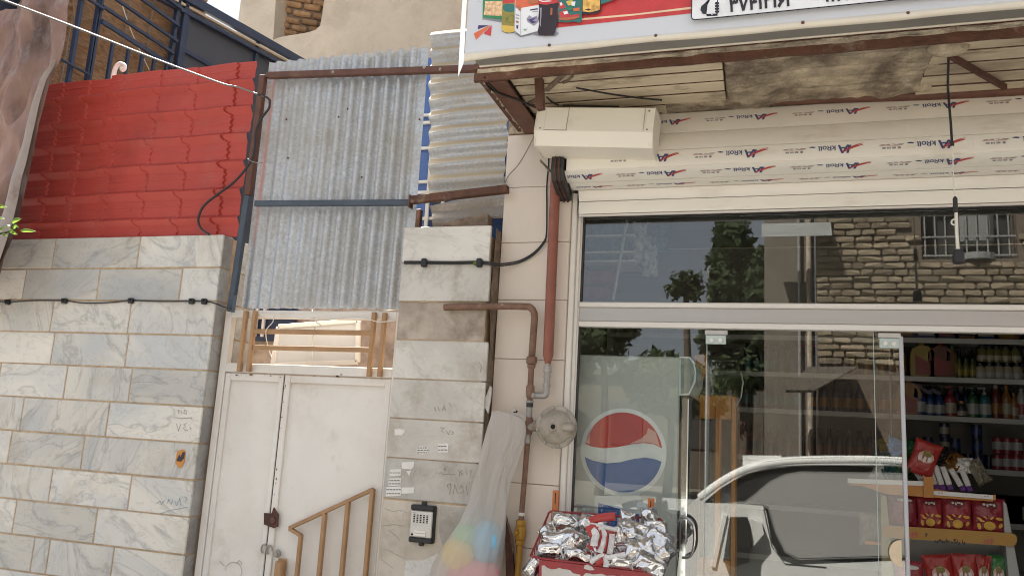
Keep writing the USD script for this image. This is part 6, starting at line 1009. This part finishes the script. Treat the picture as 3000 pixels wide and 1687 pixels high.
# goods stacked high inside the upper pane
hsf = thing('high_shelf', 'high inner shelf with pale edged boards and dark green cases behind the upper pane', 'shelf', loc=(-.9, .9, 2.7))
for a, b in ((690, 6), (738, 5), (764, 7)):
    p, q = at(1706, a, .9), at(1862, a, .9); obj('board', box(p[0], q[0], .88, 1.25, p[2]-.012, p[2], .002), 'frame_white', hsf)
mat('case_green', (.05, .10, .075), .6, var=.5, scale=30); mat('case_red', (.22, .05, .05), .5, var=.3, scale=14); mat('sack_grey', (.30, .30, .29), .6, var=.5, scale=22)
for k, (a0, b0, a1, b1, m, l) in enumerate(((1712, 652, 1838, 688, 'case_green', 'topmost dark green case on the high shelf'), (1712, 695, 1840, 736, 'case_green', 'dark green case between the upper boards of the high shelf'), (1712, 742, 1830, 762, 'case_green', 'thin dark green case on the lowest board of the high shelf'), (1708, 790, 1800, 832, 'case_red', 'red case below the high shelf'), (1708, 838, 1782, 874, 'case_red', 'lowest red case in the corner of the upper pane'))):
    p, q = at(a0, b1, .92), at(a1, b0, .92); obj('goods_case', box(p[0], q[0], .92, 1.2, p[2], q[2], .006), m, label=l, cat='case')
for k, (a0, b0, a1, b1) in enumerate(((1850, 650, 1895, 770), (1880, 690, 1930, 810), (1905, 660, 1960, 740))):
    p, q = at(a0, b1, 1.0), at(a1, b0, 1.0); (v, f), _ = pillow(q[0]-p[0], q[2]-p[2], .08, 90+k, .03, (16, 16)); obj('hanging_sack', (v+(p+q)/2, f), ['sack_grey', 'sack_grey', 'case_green'][k], smooth=40, label=['pale printed sack hanging right of the high shelf', 'second pale printed sack hanging lower right of the high shelf', 'green printed sack hanging nearest the middle of the upper pane'][k], cat='sack')
lpo = thing('leaning_pole', 'pale pole leaning inside the upper pane at the left', 'pole', loc=(-.8, .6, 2.7)); obj('pole', tube([at(1838, 640, .6), at(1796, 878, .6)], .012, 8), 'wire_white', lpo)

# ------------------------------------------------------------------ red wire basket of foil packets
c5z = lambda a, b: (1500+a/5.05, 1400+b/5.05)
mat('basket_red', (.29, .026, .03), .4, var=.1, scale=12, dirt=((.2, .03, .03), .5, 14, .58)); mat('post_orange', (.50, .15, .04), .5, var=.15, scale=8, dirt=((.25, .09, .04), .5, 10, .58)); mat('label_torn', (.58, .54, .49), .8, var=.12, scale=14, dirt=((.42, .35, .28), .6, 7, .52))
def foilmat(name, c, r): 
    N = {'g': ('geometry', {}), 'n': ('noise_texture', {'scale': 13., 'detail': 3., 'roughness': .5, 'distortion': 1.0}), 'v': ('voronoi_texture', {'scale': 15.}), 'ad': ('math', {'math_type': 'add'}), 'b': ('bump', {'strength': .22, 'distance': .02}), 'p': ('principled_bsdf', {'base_color': c, 'metallic': 1.0, 'roughness': r})}
    usdkit.material(stage, '/World/Looks/'+name, N, [('g.position', 'n.vector'), ('g.position', 'v.vector'), ('n.fac', 'ad.value1'), ('v.distance', 'ad.value2'), ('ad.value', 'b.height'), ('b.normal', 'p.normal')], surface='p.BSDF')
foilmat('foil', (.80, .79, .78), .16)
bk = thing('wire_basket', 'red wire basket on orange posts, full of silver packets, in front of the cooler', 'basket', loc=(-.82, -.3, .8))
BYb, BYf = -.12, -.50
bL, bR = at(*c5z(520, 575), BYb), at(*c5z(2240, 700), BYb); fL, fR = at(*c5z(275, 1150), BYf), at(*c5z(2150, 1390), BYf)
def wire(pts, r=.005): return tube(pts, r, 7)
up = [0, 0, .030]
obj('back_rim', wire(curve([bL, bL+[.012, 0, .028], bL+[.045, 0, .034], (bL+bR)/2+[0, 0, .034], bR+[-.055, 0, .034], bR+[-.012, 0, .028], bR], 5), .006), 'basket_red', bk, smooth=True)
obj('side_rim', wire([bL, fL], .006), 'basket_red', bk); obj('side_rim', wire([bR, fR], .006), 'basket_red', bk); obj('front_rim', wire([fL, fL+[.06, 0, -.006], fR], .006), 'basket_red', bk)
dn_ = np.array([0, 0, -.36])
for i in range(7):
    t = (i+.7)/7.2
    for a, b in ((bL, fL), (bR, fR)): p = a*(1-t)+b*t; obj('wire', wire([p, p+[.03*(1 if a is bL else -1), 0, -.30+(.15 if i > 4 else 0)*0]], .0035), 'basket_red', bk)
for p, q in ((bL, bR),):
    for i in range(12): t = (i+.5)/12; r_ = p*(1-t)+q*t; obj('wire', wire([r_+[0, 0, .03], r_+dn_], .0035), 'basket_red', bk)
u_ = (fR-fL)/np.linalg.norm(fR-fL); q0, q1 = fL+u_*.05, fR-u_*.02
obj('front_band', hull([q0+[0, -.006, -.012], q1+[0, -.006, -.008], q1+[0, .006, -.008], q0+[0, .006, -.012], q0+[0, -.006, -.20], q1+[0, -.006, -.20], q1+[0, .006, -.20], q0+[0, .006, -.20]]), 'basket_red', bk)
def fpt(a, b): return at(*c5z(a, b), BYf-.0085)
def torn(pts): return prism(Polygon([fpt(*p)[[0, 2]] for p in pts]).buffer(0), BYf-.0095, BYf-.0068)
obj('torn_label', torn([(440, 1290), (480, 1285), (520, 1320), (580, 1345), (650, 1340), (700, 1322), (745, 1340), (800, 1345), (860, 1360), (900, 1400), (960, 1415), (1010, 1425), (1010, 1560), (440, 1560)]), 'label_torn', bk); obj('torn_label', torn([(1075, 1285), (1120, 1275), (1180, 1300), (1220, 1355), (1150, 1360), (1062, 1335)]), 'label_torn', bk); obj('torn_label', torn([(1060, 1430), (1090, 1400), (1140, 1405), (1200, 1420), (1260, 1415), (1330, 1410), (1400, 1440), (1500, 1438), (1560, 1445), (1640, 1440), (1640, 1560), (1050, 1560)]), 'label_torn', bk)
for a, b, w_ in (((608, 180), (652, 600), 88), ((2012, 300), (2060, 740), 92)):
    p = at(*c5z(a[0]+w_/2, a[1]), -.085); x0 = at(*c5z(a[0], a[1]+60), -.085)[0]; x1 = at(*c5z(a[0]+w_, a[1]+60), -.085)[0]
    s_ = obj('post', box(x0, x1, -.098, -.072, .16, p[2], .002), 'post_orange', bk); obj('slot', box((x0+x1)/2-.002, (x0+x1)/2+.002, -.0995, -.0975, p[2]-.075, p[2]-.012), 'dark_hole', s_)
lf = obj('basket_floor', hull([bL+dn_*.9, bR+dn_*.9, fR+[0, .01, -.2], fL+[.05, .01, -.2], bL+dn_, bR+dn_, fR+[0, .01, -.22], fL+[.05, .01, -.22]]), 'basket_red', bk)
def crumple(w, h, t, seed, amp=.03):
    (v, f), _ = pillow(w, h, t, seed, .0, (34, 34), .05); v = v.copy()
    q = v*12.+seed; r1 = np.abs(meshkit.fbm(q, 2, seed)-.5)*2; r2 = meshkit.noise(q*1.1+9, seed)-.5; r3 = np.abs(meshkit.noise(q*3.1+4, seed)-.5)
    v[:, 1] += -amp*(1.3*(1-r1)-1.0)*1.6-amp*.5*r3; v[:, 0] += amp*1.1*r2; v[:, 2] += amp*1.0*(meshkit.noise(q*1.3+3, seed+2)-.5)-amp*.5*r3; return v, f
FO = [(800, 650, 200, 120, .2, 'rounded foil packet at the back left corner of the red basket'), (690, 940, 235, 170, -.4, 'large foil packet at the left, leaning on the wires'), (905, 985, 190, 200, .5, 'foil packet left of the red striped one'), (1720, 610, 110, 130, .25, 'upright foil packet standing in front of the blue cooler panel'), (2010, 560, 110, 110, -.5, 'foil packet beside the right orange post'), (1790, 860, 240, 200, .3, 'big foil packet right of the red striped one'), (2140, 790, 160, 140, -.2, 'foil packet in the back right corner below the post'), (2165, 960, 225, 190, .6, 'foil packet bulging over the right side of the basket'), (1860, 1090, 260, 170, -.5, 'foil packet in the middle right of the basket'), (1650, 1240, 210, 110, .1, 'flat foil packet at the front below the red striped one'), (2040, 1260, 220, 130, .75, 'smooth bright foil packet at the front right corner'), (560, 1090, 200, 110, -.2, 'foil packet lying on the front left rim'), (1000, 1150, 230, 100, .15, 'dull foil packet at the front, left of the striped one'), (330, 1310, 110, 140, .9, 'foil packet poking out under the front left corner'), (2240, 1120, 120, 190, 1.2, 'foil packet hanging out on the right of the basket'), (560, 850, 120, 180, -1.1, 'narrow foil packet standing against the left wires'), (1180, 690, 180, 120, .4, 'foil packet at the back behind the red striped one'), (1480, 980, 170, 190, -.7, 'foil packet half under the red striped one'), (1400, 1180, 200, 110, .3, 'foil packet under the red ribbon at the front')]
for k, (a, b, rx, rz, rot_, l) in enumerate(FO):
    Yk = -.17-.30*np.clip((b-520)/(1250-520), 0, 1); c_ = at(*c5z(a, b), Yk); s_ = (Yk+4.7)/FOC/5.05*1.04
    v, f = crumple(rx*2*s_, rz*2*s_, .11, k+3, .024); v, f = rotax((v, f), (1, 0, 0), .35*rng.standard_normal()-.3, (0, 0, 0)); v, f = rotax((v, f), (0, 1, 0), rot_*.6, (0, 0, 0)); obj('foil_packet', (v+c_, f), 'foil', smooth=28, label=l, cat='packet')
v, f = crumple(.42, .30, .16, 77, .03); v, f = rotax((v, f), (1, 0, 0), -.6, (0, 0, 0)); obj('foil_packet', (v+at(*c5z(1200, 1050), -.30)+[0, .05, -.10], f), 'foil', smooth=28, label='foil packet at the bottom of the heap under the others', cat='packet')
# red and white packet
rw = thing('striped_packet', 'crumpled red and white striped packet lying on the silver packets in the basket', 'packet', loc=at(*c5z(1290, 900), -.45))
def ribbon(n, pts, w_, m, lift=0., y=None):
    P_ = curve([at(*c5z(a, b), yy-lift) for a, b, yy in pts], 6); T_ = np.gradient(P_, axis=0); T_ /= np.linalg.norm(T_, axis=1, keepdims=True); S_ = np.cross(T_, [0, 1, 0]); S_ /= np.linalg.norm(S_, axis=1, keepdims=True)
    k = np.array([-1, -.33, .33, 1])[None, :, None]; wn = .006*(meshkit.noise(P_*40, 5)-.5); G_ = P_[:, None]+S_[:, None]*k*w_/2; G_[:, :, 1] += wn[:, None]*2-.006*np.array([0, 1, 1, 0]); obj(n, grid(G_, .0015), m, rw, smooth=50)
sm = lambda v_: v_
body = ats([c5z(*p) for p in ((1070, 660), (1560, 740), (1540, 830), (1480, 1000), (1520, 1120), (1380, 1270), (1200, 1260), (1260, 1110), (1100, 1010), (1180, 900), (1090, 760))], -.435)
n_ = 26; 
m = prism(Polygon(body[:, [0, 2]]).buffer(0), -.440, -.425); mm = trimesh.Trimesh(*m, process=True).subdivide_to_size(.018); v = np.array(mm.vertices); v[:, 1] += .03*(meshkit.fbm(v*14, 3)-.5)+.10*(v[:, 2]-v[:, 2].mean()); f = np.array(mm.faces)
obj('packet_body', (v, f), 'bag_bright', rw, smooth=50)
tl = lambda b: -.455+.0-(b-900)*.00017
for n, pts, w_, m_ in (('white_stripe', [(1070, 690), (1200, 690), (1380, 725), (1560, 765)], .022, 'bar_white'), ('white_stripe', [(1290, 720), (1355, 800), (1365, 900), (1335, 1000), (1300, 1100)], .030, 'bar_white'), ('white_panel', [(1180, 760), (1240, 830), (1220, 920), (1210, 1000)], .038, 'bar_white'), ('white_stripe', [(1480, 820), (1470, 950), (1440, 1120)], .030, 'bar_white'), ('red_stripe', [(1310, 760), (1320, 900), (1270, 1040)], .008, 'bag_bright'), ('red_stripe', [(1410, 840), (1400, 960), (1370, 1060)], .009, 'bag_bright'), ('ribbon', [(1160, 1240), (1240, 1190), (1330, 1150), (1430, 1170), (1560, 1150), (1680, 1125)], .026, 'bar_white'), ('ribbon', [(1390, 1130), (1330, 1220), (1250, 1265)], .026, 'bag_bright'), ('ribbon', [(1340, 1170), (1390, 1240), (1385, 1310)], .028, 'bar_white'), ('red_fold', [(1150, 640), (1280, 590), (1420, 570), (1530, 560)], .042, 'bag_bright')):
    ribbon(n, [(a, b, tl(b)) for a, b in pts], w_, m_, .012+.003*('red_s' in n))

# ------------------------------------------------------------------ clear plastic bag of balls
fold = []
pbag = thing('plastic_bag', 'long clear plastic bag hanging from a hook beside the gas pipe, with coloured balls inside', 'bag', loc=at(1508, 1210, -.2))
SEC = [(352, 548, 590, .02), (372, 546, 690, .03), (405, 540, 764, .05), (480, 530, 772, .07), (560, 512, 752, .08), (650, 482, 712, .09), (800, 443, 660, .10), (960, 403, 645, .12), (1100, 340, 635, .16), (1250, 240, 615, .20), (1400, 165, 602, .22), (1560, 130, 600, .22), (1700, 160, 590, .16)]
n_ = 64; P = []
sy = np.array([s_[0] for s_ in SEC], float); ty = np.linspace(352, 1700, 60)
Ls, Rs, Ds = (np.interp(ty, sy, [s_[k] for s_ in SEC]) for k in (1, 2, 3))
for y_, l_, r_, d_ in zip(ty, Ls, Rs, Ds):
    yb = -.16-.10*np.clip((y_-350)/900, 0, 1); a, b = at(*c8b(l_, y_), yb), at(*c8b(r_, y_), yb); ph = np.linspace(0, 2*np.pi, n_+1); c_, hw = (a+b)/2, np.linalg.norm(b-a)/2
    pl = .016*np.clip((y_-352)/120, .15, 1)*(np.sin(ph*9+y_*.004)+.7*np.sin(ph*17+2-y_*.006)+.5*np.sin(ph*5+y_*.012))*.6*np.clip(1.25-(y_-352)/1500, .4, 1)
    rr_ = 1+pl/max(hw, .03); P.append(np.stack([c_[0]+hw*rr_*np.cos(ph), c_[1]-d_*.5*(np.sin(ph)*rr_), np.full(n_+1, c_[2])+.006*np.sin(ph*3)], 1))
obj('film', grid(np.array(P)), 'film_bag', pbag, smooth=True)
obj('knot', tube(curve([at(*c8b(*p), -.14) for p in ((700, 335), (672, 372), (690, 410), (740, 430), (765, 400), (735, 378), (690, 375), (665, 390))], 5), np.linspace(.006, .016, 36), 6), 'film_bag', pbag, smooth=True)
for L_ in ([(668, 385), (640, 560), (560, 800), (520, 1000)], [(700, 420), (680, 600), (600, 850), (560, 1050)], [(560, 380), (530, 560), (470, 800), (400, 1050)]): obj('pleat', tube(curve([at(*c8b(*p), -.245) for p in L_], 5), np.linspace(.003, .007, 16), 5), 'film_bag', pbag, smooth=True)
for nm, col in (('blue', (.22, .52, .72)), ('yellow', (.80, .60, .18)), ('green', (.33, .60, .32)), ('pink', (.80, .28, .34))): mat('ball_'+nm, col, .35, var=.04, scale=4)
for nm, a, b, rx, rz, yb, l in (('blue', 512, 1225, 98, 148, -.26, 'light blue ball at the right inside the clear plastic bag'), ('yellow', 330, 1310, 118, 112, -.27, 'yellow ball at the left inside the clear plastic bag'), ('green', 390, 1180, 105, 75, -.24, 'green ball behind the others inside the clear plastic bag'), ('pink', 420, 1440, 190, 95, -.27, 'pink ball at the bottom of the clear plastic bag')):
    c_ = at(*c8b(a, b), yb); s_ = (yb+4.7)/FOC/2.275*1.03; v, f = ico(3); v = v*np.array([rx*s_, .07, rz*s_]); v[:, 0] *= 1-.18*np.clip(-v[:, 2]/(rz*s_), 0, 1)**2; v *= (1+.10*(meshkit.fbm(v*14+a*.1, 2)-.5))[:, None]; v, f = rotax((v, f), (0, 1, 0), .3*math.sin(a), (0, 0, 0)); obj('ball', (v+c_, f), 'ball_'+nm, smooth=True, label=l, cat='ball')
    
lb = thing('leaning_board', 'narrow dark board leaning on the tiled pillar behind the plastic bag', 'board', loc=(-1.5, -.08, .16))
obj('board', prism(Polygon([at(*c8b(*p), -.08)[[0, 2]] for p in ((628, 1012), (640, 1040), (672, 1180), (690, 1300), (700, 1449), (690, 1800), (655, 1800), (640, 1200))]), -.09, -.06), 'rust_dark', lb); obj('board_face', prism(Polygon([at(*c8b(*p), -.09)[[0, 2]] for p in ((640, 1050), (668, 1110), (690, 1180), (700, 1280), (690, 1300), (670, 1170))]), -.098, -.091), 'pipe_old', lb)

# ------------------------------------------------------------------ across the street: what the panes mirror
def rf(px_, py, Yw): v = at(px_, py, 2*GY-Yw); return np.array([v[0], Yw, v[2]])
OY = -10.9; BXL = rf(2392, 700, OY)[0]; WXL, WZB = rf(2702, 758, OY)[0], rf(2760, 758, OY)[2]
mat('stone_tan', (.215, .172, .118), .9, var=.25, scale=6, rand=.22, dirt=((.24, .18, .12), .6, 8, .52), bump=.8, bscale=30); mat('stone_joint', (.13, .10, .075), .95)
mat('far_awning', (.20, .21, .20), .6, var=.3, scale=8, stretch=(.2, 1, 9)); mat('corner_plaster', (.15, .13, .105), .9, var=.15, scale=2)
ob = thing('stone_house', 'tan rubble stone house across the street, mirrored in the shop panes', 'house', loc=(4, OY-.5, .15))
WX2 = WXL+1.55
obj('wall', prism(sbox(BXL, .15, 10, 9.5).difference(sbox(WXL, WZB, WX2, WZB+1.5)), OY-.4, OY-.03), 'stone_joint', ob)
rowh = .128; z = 3.4
while z < 7.2:
    x = BXL-.02*rng.random(); 
    while x < 5.6:
        L_ = rng.uniform(.20, .46); x1 = x+L_
        if not (z+rowh > WZB and z < WZB+1.5 and x1 > WXL and x < WX2):
            c_ = np.array([(x+x1)/2, OY, z+rowh/2]); hx, hz = L_/2-.014, rowh/2-.014
            p = [(c_[0]+sx*hx*(1 if abs(sz) < .5 else .82+.1*rng.random()), OY+d_+.012*rng.standard_normal(), c_[2]+sz*hz*(.95+.1*rng.random())) for sx in (-1, 1) for sz in (-1, -.4, .4, 1) for d_ in (-.06, .015)]; obj('stone', hull(p), 'stone_tan', ob)
        x = x1
    z += rowh
w_ = obj('window_recess', box(WXL, WX2, OY-.45, OY-.39, WZB, WZB+1.5), 'gasket', ob)
for k in range(9): obj('window_bar', box(WXL+.05+.17*k, WXL+.075+.17*k, OY-.06, OY-.04, WZB+.02, WZB+1.5), 'wire_white', ob)
for zz in (WZB+.05, WZB+.40): obj('window_bar', box(WXL+.02, WX2-.02, OY-.039, OY-.02, zz, zz+.03), 'wire_white', ob)
a = rf(2815, 745, OY)[0]; b = rf(2922, 745, OY)[0]; zc = rf(2860, 715, OY)[2]; obj('cooler_box', box(a, b, OY-.30, OY-.08, zc, zc+.75, .08), 'far_awning', ob); obj('cooler_drum', lathe([(0, 0), (.32, 0), (.32, .12), (0, .14)], ((a+b)/2, OY-.2, zc-.28), (0, 0, 1), 18), 'far_awning', ob)
obj('corner_wall', box(BXL-.95, BXL-.01, OY-.9, OY-.5, .15, 9.5), 'corner_plaster', ob); obj('drain_pipe', tube([[BXL-.12, OY-.42, .2], [BXL-.12, OY-.42, 9]], .05, 10), 'plaster_bare', ob); obj('drain_pipe', tube([[BXL-.30, OY-.42, .2], [BXL-.30, OY-.42, 9]], .03, 10), 'wire_white', ob)
obj('awning', hull([[BXL-1.0, OY+.05, 6.05], [BXL+.25, OY+.05, 6.05], [BXL-1.0, OY+.4, 5.75], [BXL+.25, OY+.4, 5.75], [BXL-1.0, OY+.05, 6.1], [BXL+.25, OY+.05, 6.1]]), 'far_awning', ob)
pa = [rf(2300, 1150, OY), rf(2360, 1085, OY), rf(2500, 1085, OY), rf(2380, 1150, OY)]; obj('porch_roof', hull([np.array([p[0], OY+y, p[2]]) for p in pa for y in (.05, .8)]), 'corner_plaster', ob)
def crown_tree(label, c, r, n, leaf, trunk_to, sz=.16, blobs=7):
    t = thing('street_tree', label, 'tree', loc=(c[0], c[1], .1)); c = np.asarray(c, float); r = np.asarray(r, float)
    obj('trunk', tube(curve([[c[0], c[1], .1], [c[0]+.1, c[1], c[2]*.5], c+[0, 0, -.2*r[2]], c+[.1, 0, .5*r[2]]], 5), np.linspace(.16, .04, 16), 7), 'bark', t, smooth=True)
    cs = c+r*rng.uniform(-.75, .75, (blobs, 3)); br_ = rng.uniform(.35, .6, blobs)
    for k in range(min(4, blobs)): obj('limb', tube([c+[0, 0, -.4*r[2]], c*.4+cs[k]*.6, cs[k]], [.07, .04, .015], 5), 'bark', t)
    k = rng.integers(0, blobs, n); d = rng.standard_normal((n, 3)); d /= np.linalg.norm(d, axis=1, keepdims=True); p = cs[k]+d*(r*br_[k][:, None])*rng.uniform(.5, 1.1, (n, 1))
    a_ = rng.standard_normal((n, 3)); a_ /= np.linalg.norm(a_, axis=1, keepdims=True); b_ = np.cross(a_, d); b_ /= np.maximum(np.linalg.norm(b_, axis=1, keepdims=True), 1e-6); s_ = sz*rng.uniform(.5, 1.2, (n, 1))
    V = np.stack([p-a_*s_, p+b_*s_*.5, p+a_*s_, p-b_*s_*.5], 1).reshape(-1, 3); i4 = np.arange(n)*4; F_ = np.vstack([np.stack([i4, i4+1, i4+2], 1), np.stack([i4, i4+2, i4+3], 1)]); obj('crown', (V, F_), leaf, t)
TY = -18.0
crown_tree('dark conifer like tree across the street, mirrored left of the stone house', rf(2185, 775, TY), (1.0, .9, 1.45), 7500, 'leaf_dark', 0, .17, 12); crown_tree('small thin young tree mirrored below the sky in the upper pane', rf(2010, 850, TY), (.6, .6, .45), 420, 'leaf_mid', 0, .14, 7)
crown_tree('broad green tree across the street, mirrored under the transom at the left', rf(1770, 1010, TY-1), (1.3, 1., .9), 3600, 'leaf_mid', 0, .18, 9); crown_tree('green tree mirrored in the middle below the transom', rf(2170, 1040, TY+1), (1.1, 1., 1.0), 3600, 'leaf_mid', 0, .17, 9); crown_tree('low tree mirrored behind the drinks cooler', rf(1960, 1120, TY-3), (1.6, 1., 1.0), 3200, 'leaf_dark', 0, .18, 8)
mat('far_brick', (.085, .07, .055), .9, var=.25, scale=3); mat('corner_plaster', (.15, .13, .105), .9, var=.15, scale=2)
fh = thing('far_building', 'dark low building far across the street behind the trees', 'building', loc=(-6, -26, .15)); obj('wall', box(-30, 9.5, -30, -26, .15, 4.2), 'far_brick', fh); obj('roof_edge', box(-30.2, 9.7, -30, -25.8, 4.201, 4.45), 'far_brick', fh)
for k in range(6): obj('window', box(-14+2.8*k, -12.8+2.8*k, -25.99, -25.95, 1.6, 3.2), 'gasket', fh)
lpst = thing('lamp_post', 'pale thin lamp post across the street, mirrored beside the dark tree', 'street lamp', loc=(rf(2078, 800, TY)[0], TY, .1)); tpz_ = rf(2078, 785, TY); obj('pole', tube([[tpz_[0], TY, .1], tpz_], .07, 8), 'wire_white', lpst); obj('lamp_arm', tube(curve([tpz_, tpz_+[0, -.3, .10], tpz_+[.02, -.9, .12]], 5), .04, 6), 'wire_white', lpst); obj('lamp_head', box(tpz_[0]-.08, tpz_[0]+.1, TY-1.4, TY-.9, tpz_[2]+.06, tpz_[2]+.15, .03), 'wire_white', lpst)

# ------------------------------------------------------------------ white car below the camera, mirrored in the lower panes
mat('car_white', (.74, .74, .72), .25, var=.02, scale=2, coat=.6); mat('car_glass', (.03, .032, .035), .05, var=.05, spec=.8); mat('car_trim', (.02, .02, .02), .5); mat('car_panel', (.36, .355, .345), .3, var=.03, coat=.4); mat('car_grey', (.22, .215, .21), .5); mat('tyre', (.02, .02, .02), .8)
CY = -4.10; ca_ = lambda px_, py: rf(px_, py, CY)[[0, 2]]
cr = thing('white_car', 'white car parked in the street before the shop, mirrored in the lower panes', 'car', loc=(.8, -5, 0))
roof = [ca_(*p) for p in ((2005, 1492), (2050, 1450), (2110, 1405), (2180, 1368), (2250, 1350), (2330, 1341), (2450, 1338), (2600, 1340))]
zt_ = roof[-1][1]; outer = [[-1.95, .32], [-2.0, .75], [-1.85, .98], [-1.2, 1.12]]+[list(p) for p in roof]+[[1.9, zt_-.02], [2.4, zt_-.12], [2.75, 1.25], [2.85, .9], [2.85, .35]]
Pc = Polygon(outer)
for wx in (-1.25, 2.0): Pc = Pc.difference(Point(wx, .33).buffer(.37, 16))
hole = Polygon([ca_(*p) for p in ((2060, 1472), (2110, 1430), (2180, 1388), (2260, 1366), (2360, 1361), (2700, 1362), (2700, 1640), (2330, 1655), (2290, 1640), (2262, 1590), (2245, 1500), (2235, 1482), (2180, 1476))])
obj('body_side', prism(Pc.difference(hole), CY-.06, CY), 'car_white', cr); obj('body_side', prism(Pc.difference(hole), CY-1.68, CY-1.62), 'car_white', cr)
up_ = [[p[0], p[1]-.001] for p in outer[2:-3]]; ms = []
for p, q in zip(outer[1:-2], outer[2:-1]): ms.append(hull([[x, y, z] for x, z0_ in (p, q) for y in (CY-1.60, CY-.061) for z in (z0_, z0_-.04)]))
obj('roof_and_hood', cat(ms), 'car_white', cr)
obj('window_band', prism(hole.buffer(.004), CY-.045, CY-.038), 'car_glass', cr)
inner_ = Polygon([ca_(*p) for p in ((2075, 1476), (2180, 1468), (2205, 1450), (2255, 1408), (2300, 1388), (2345, 1380), (2480, 1382), (2640, 1384), (2690, 1400), (2690, 1630), (2340, 1640), (2300, 1620), (2270, 1560), (2250, 1490), (2235, 1482))])
obj('window_trim', prism(inner_.difference(inner_.buffer(-.018)), CY-.036, CY-.020), 'car_grey', cr); obj('rear_panel', prism(inner_.buffer(-.0185), CY-.034, CY-.016), 'car_panel', cr)
obj('roof_rail', tube(curve([[p[0], CY-.045, p[1]-.038] for p in roof[1:]]+[[1.9, CY-.045, zt_-.055], [2.4, CY-.045, zt_-.16]], 5), .052, 12), 'car_white', cr, smooth=True)
obj('mirror', hull([[x, y, z] for (x, z) in [ca_(*p) for p in ((2140, 1512), (2190, 1512), (2200, 1560), (2196, 1640), (2150, 1655), (2120, 1640))] for y in (CY+.02, CY+.14)]), 'car_trim', cr); obj('mirror_shell', hull([[x, y, z] for (x, z) in [ca_(*p) for p in ((2195, 1515), (2232, 1528), (2238, 1560), (2204, 1600))] for y in (CY+.01, CY+.10)]), 'car_white', cr)
obj('quarter_pillar', bar(np.insert(ca_(2125, 1505), 1, CY+.012), np.insert(ca_(2090, 1660), 1, CY+.012), .05, .02, (0, 1, 0), .005), 'car_white', cr); obj('door_seam', tube([np.insert(ca_(*p), 1, CY+.001) for p in ((2238, 1490), (2262, 1600), (2300, 1650), (2420, 1660))], .006, 5), 'car_trim', cr)
rp_ = [ca_(*p) for p in ((2175, 1334), (2290, 1334), (2290, 1352), (2175, 1366))]; obj('roof_box', hull([[x, y, z] for x, z in rp_ for y in (CY-.40, CY-.12)]), 'car_white', cr)
for wx in (-1.25, 2.0):
    for yy in (CY-.02, CY-1.66): t_ = obj('wheel', lathe([(0, -.10), (.24, -.10), (.26, -.09), (.33, -.08), (.335, .08), (.25, .10), (0, .10)], (wx, yy-.06*(1 if yy > -5 else -1), .335), (0, 1, 0), 24), 'tyre', cr, smooth=40); obj('hub_cap', lathe([(0, .115), (.1, .112), (.21, .102)], (wx, yy-.06*(1 if yy > -5 else -1), .335), (0, 1, 0), 18), 'car_grey', t_)
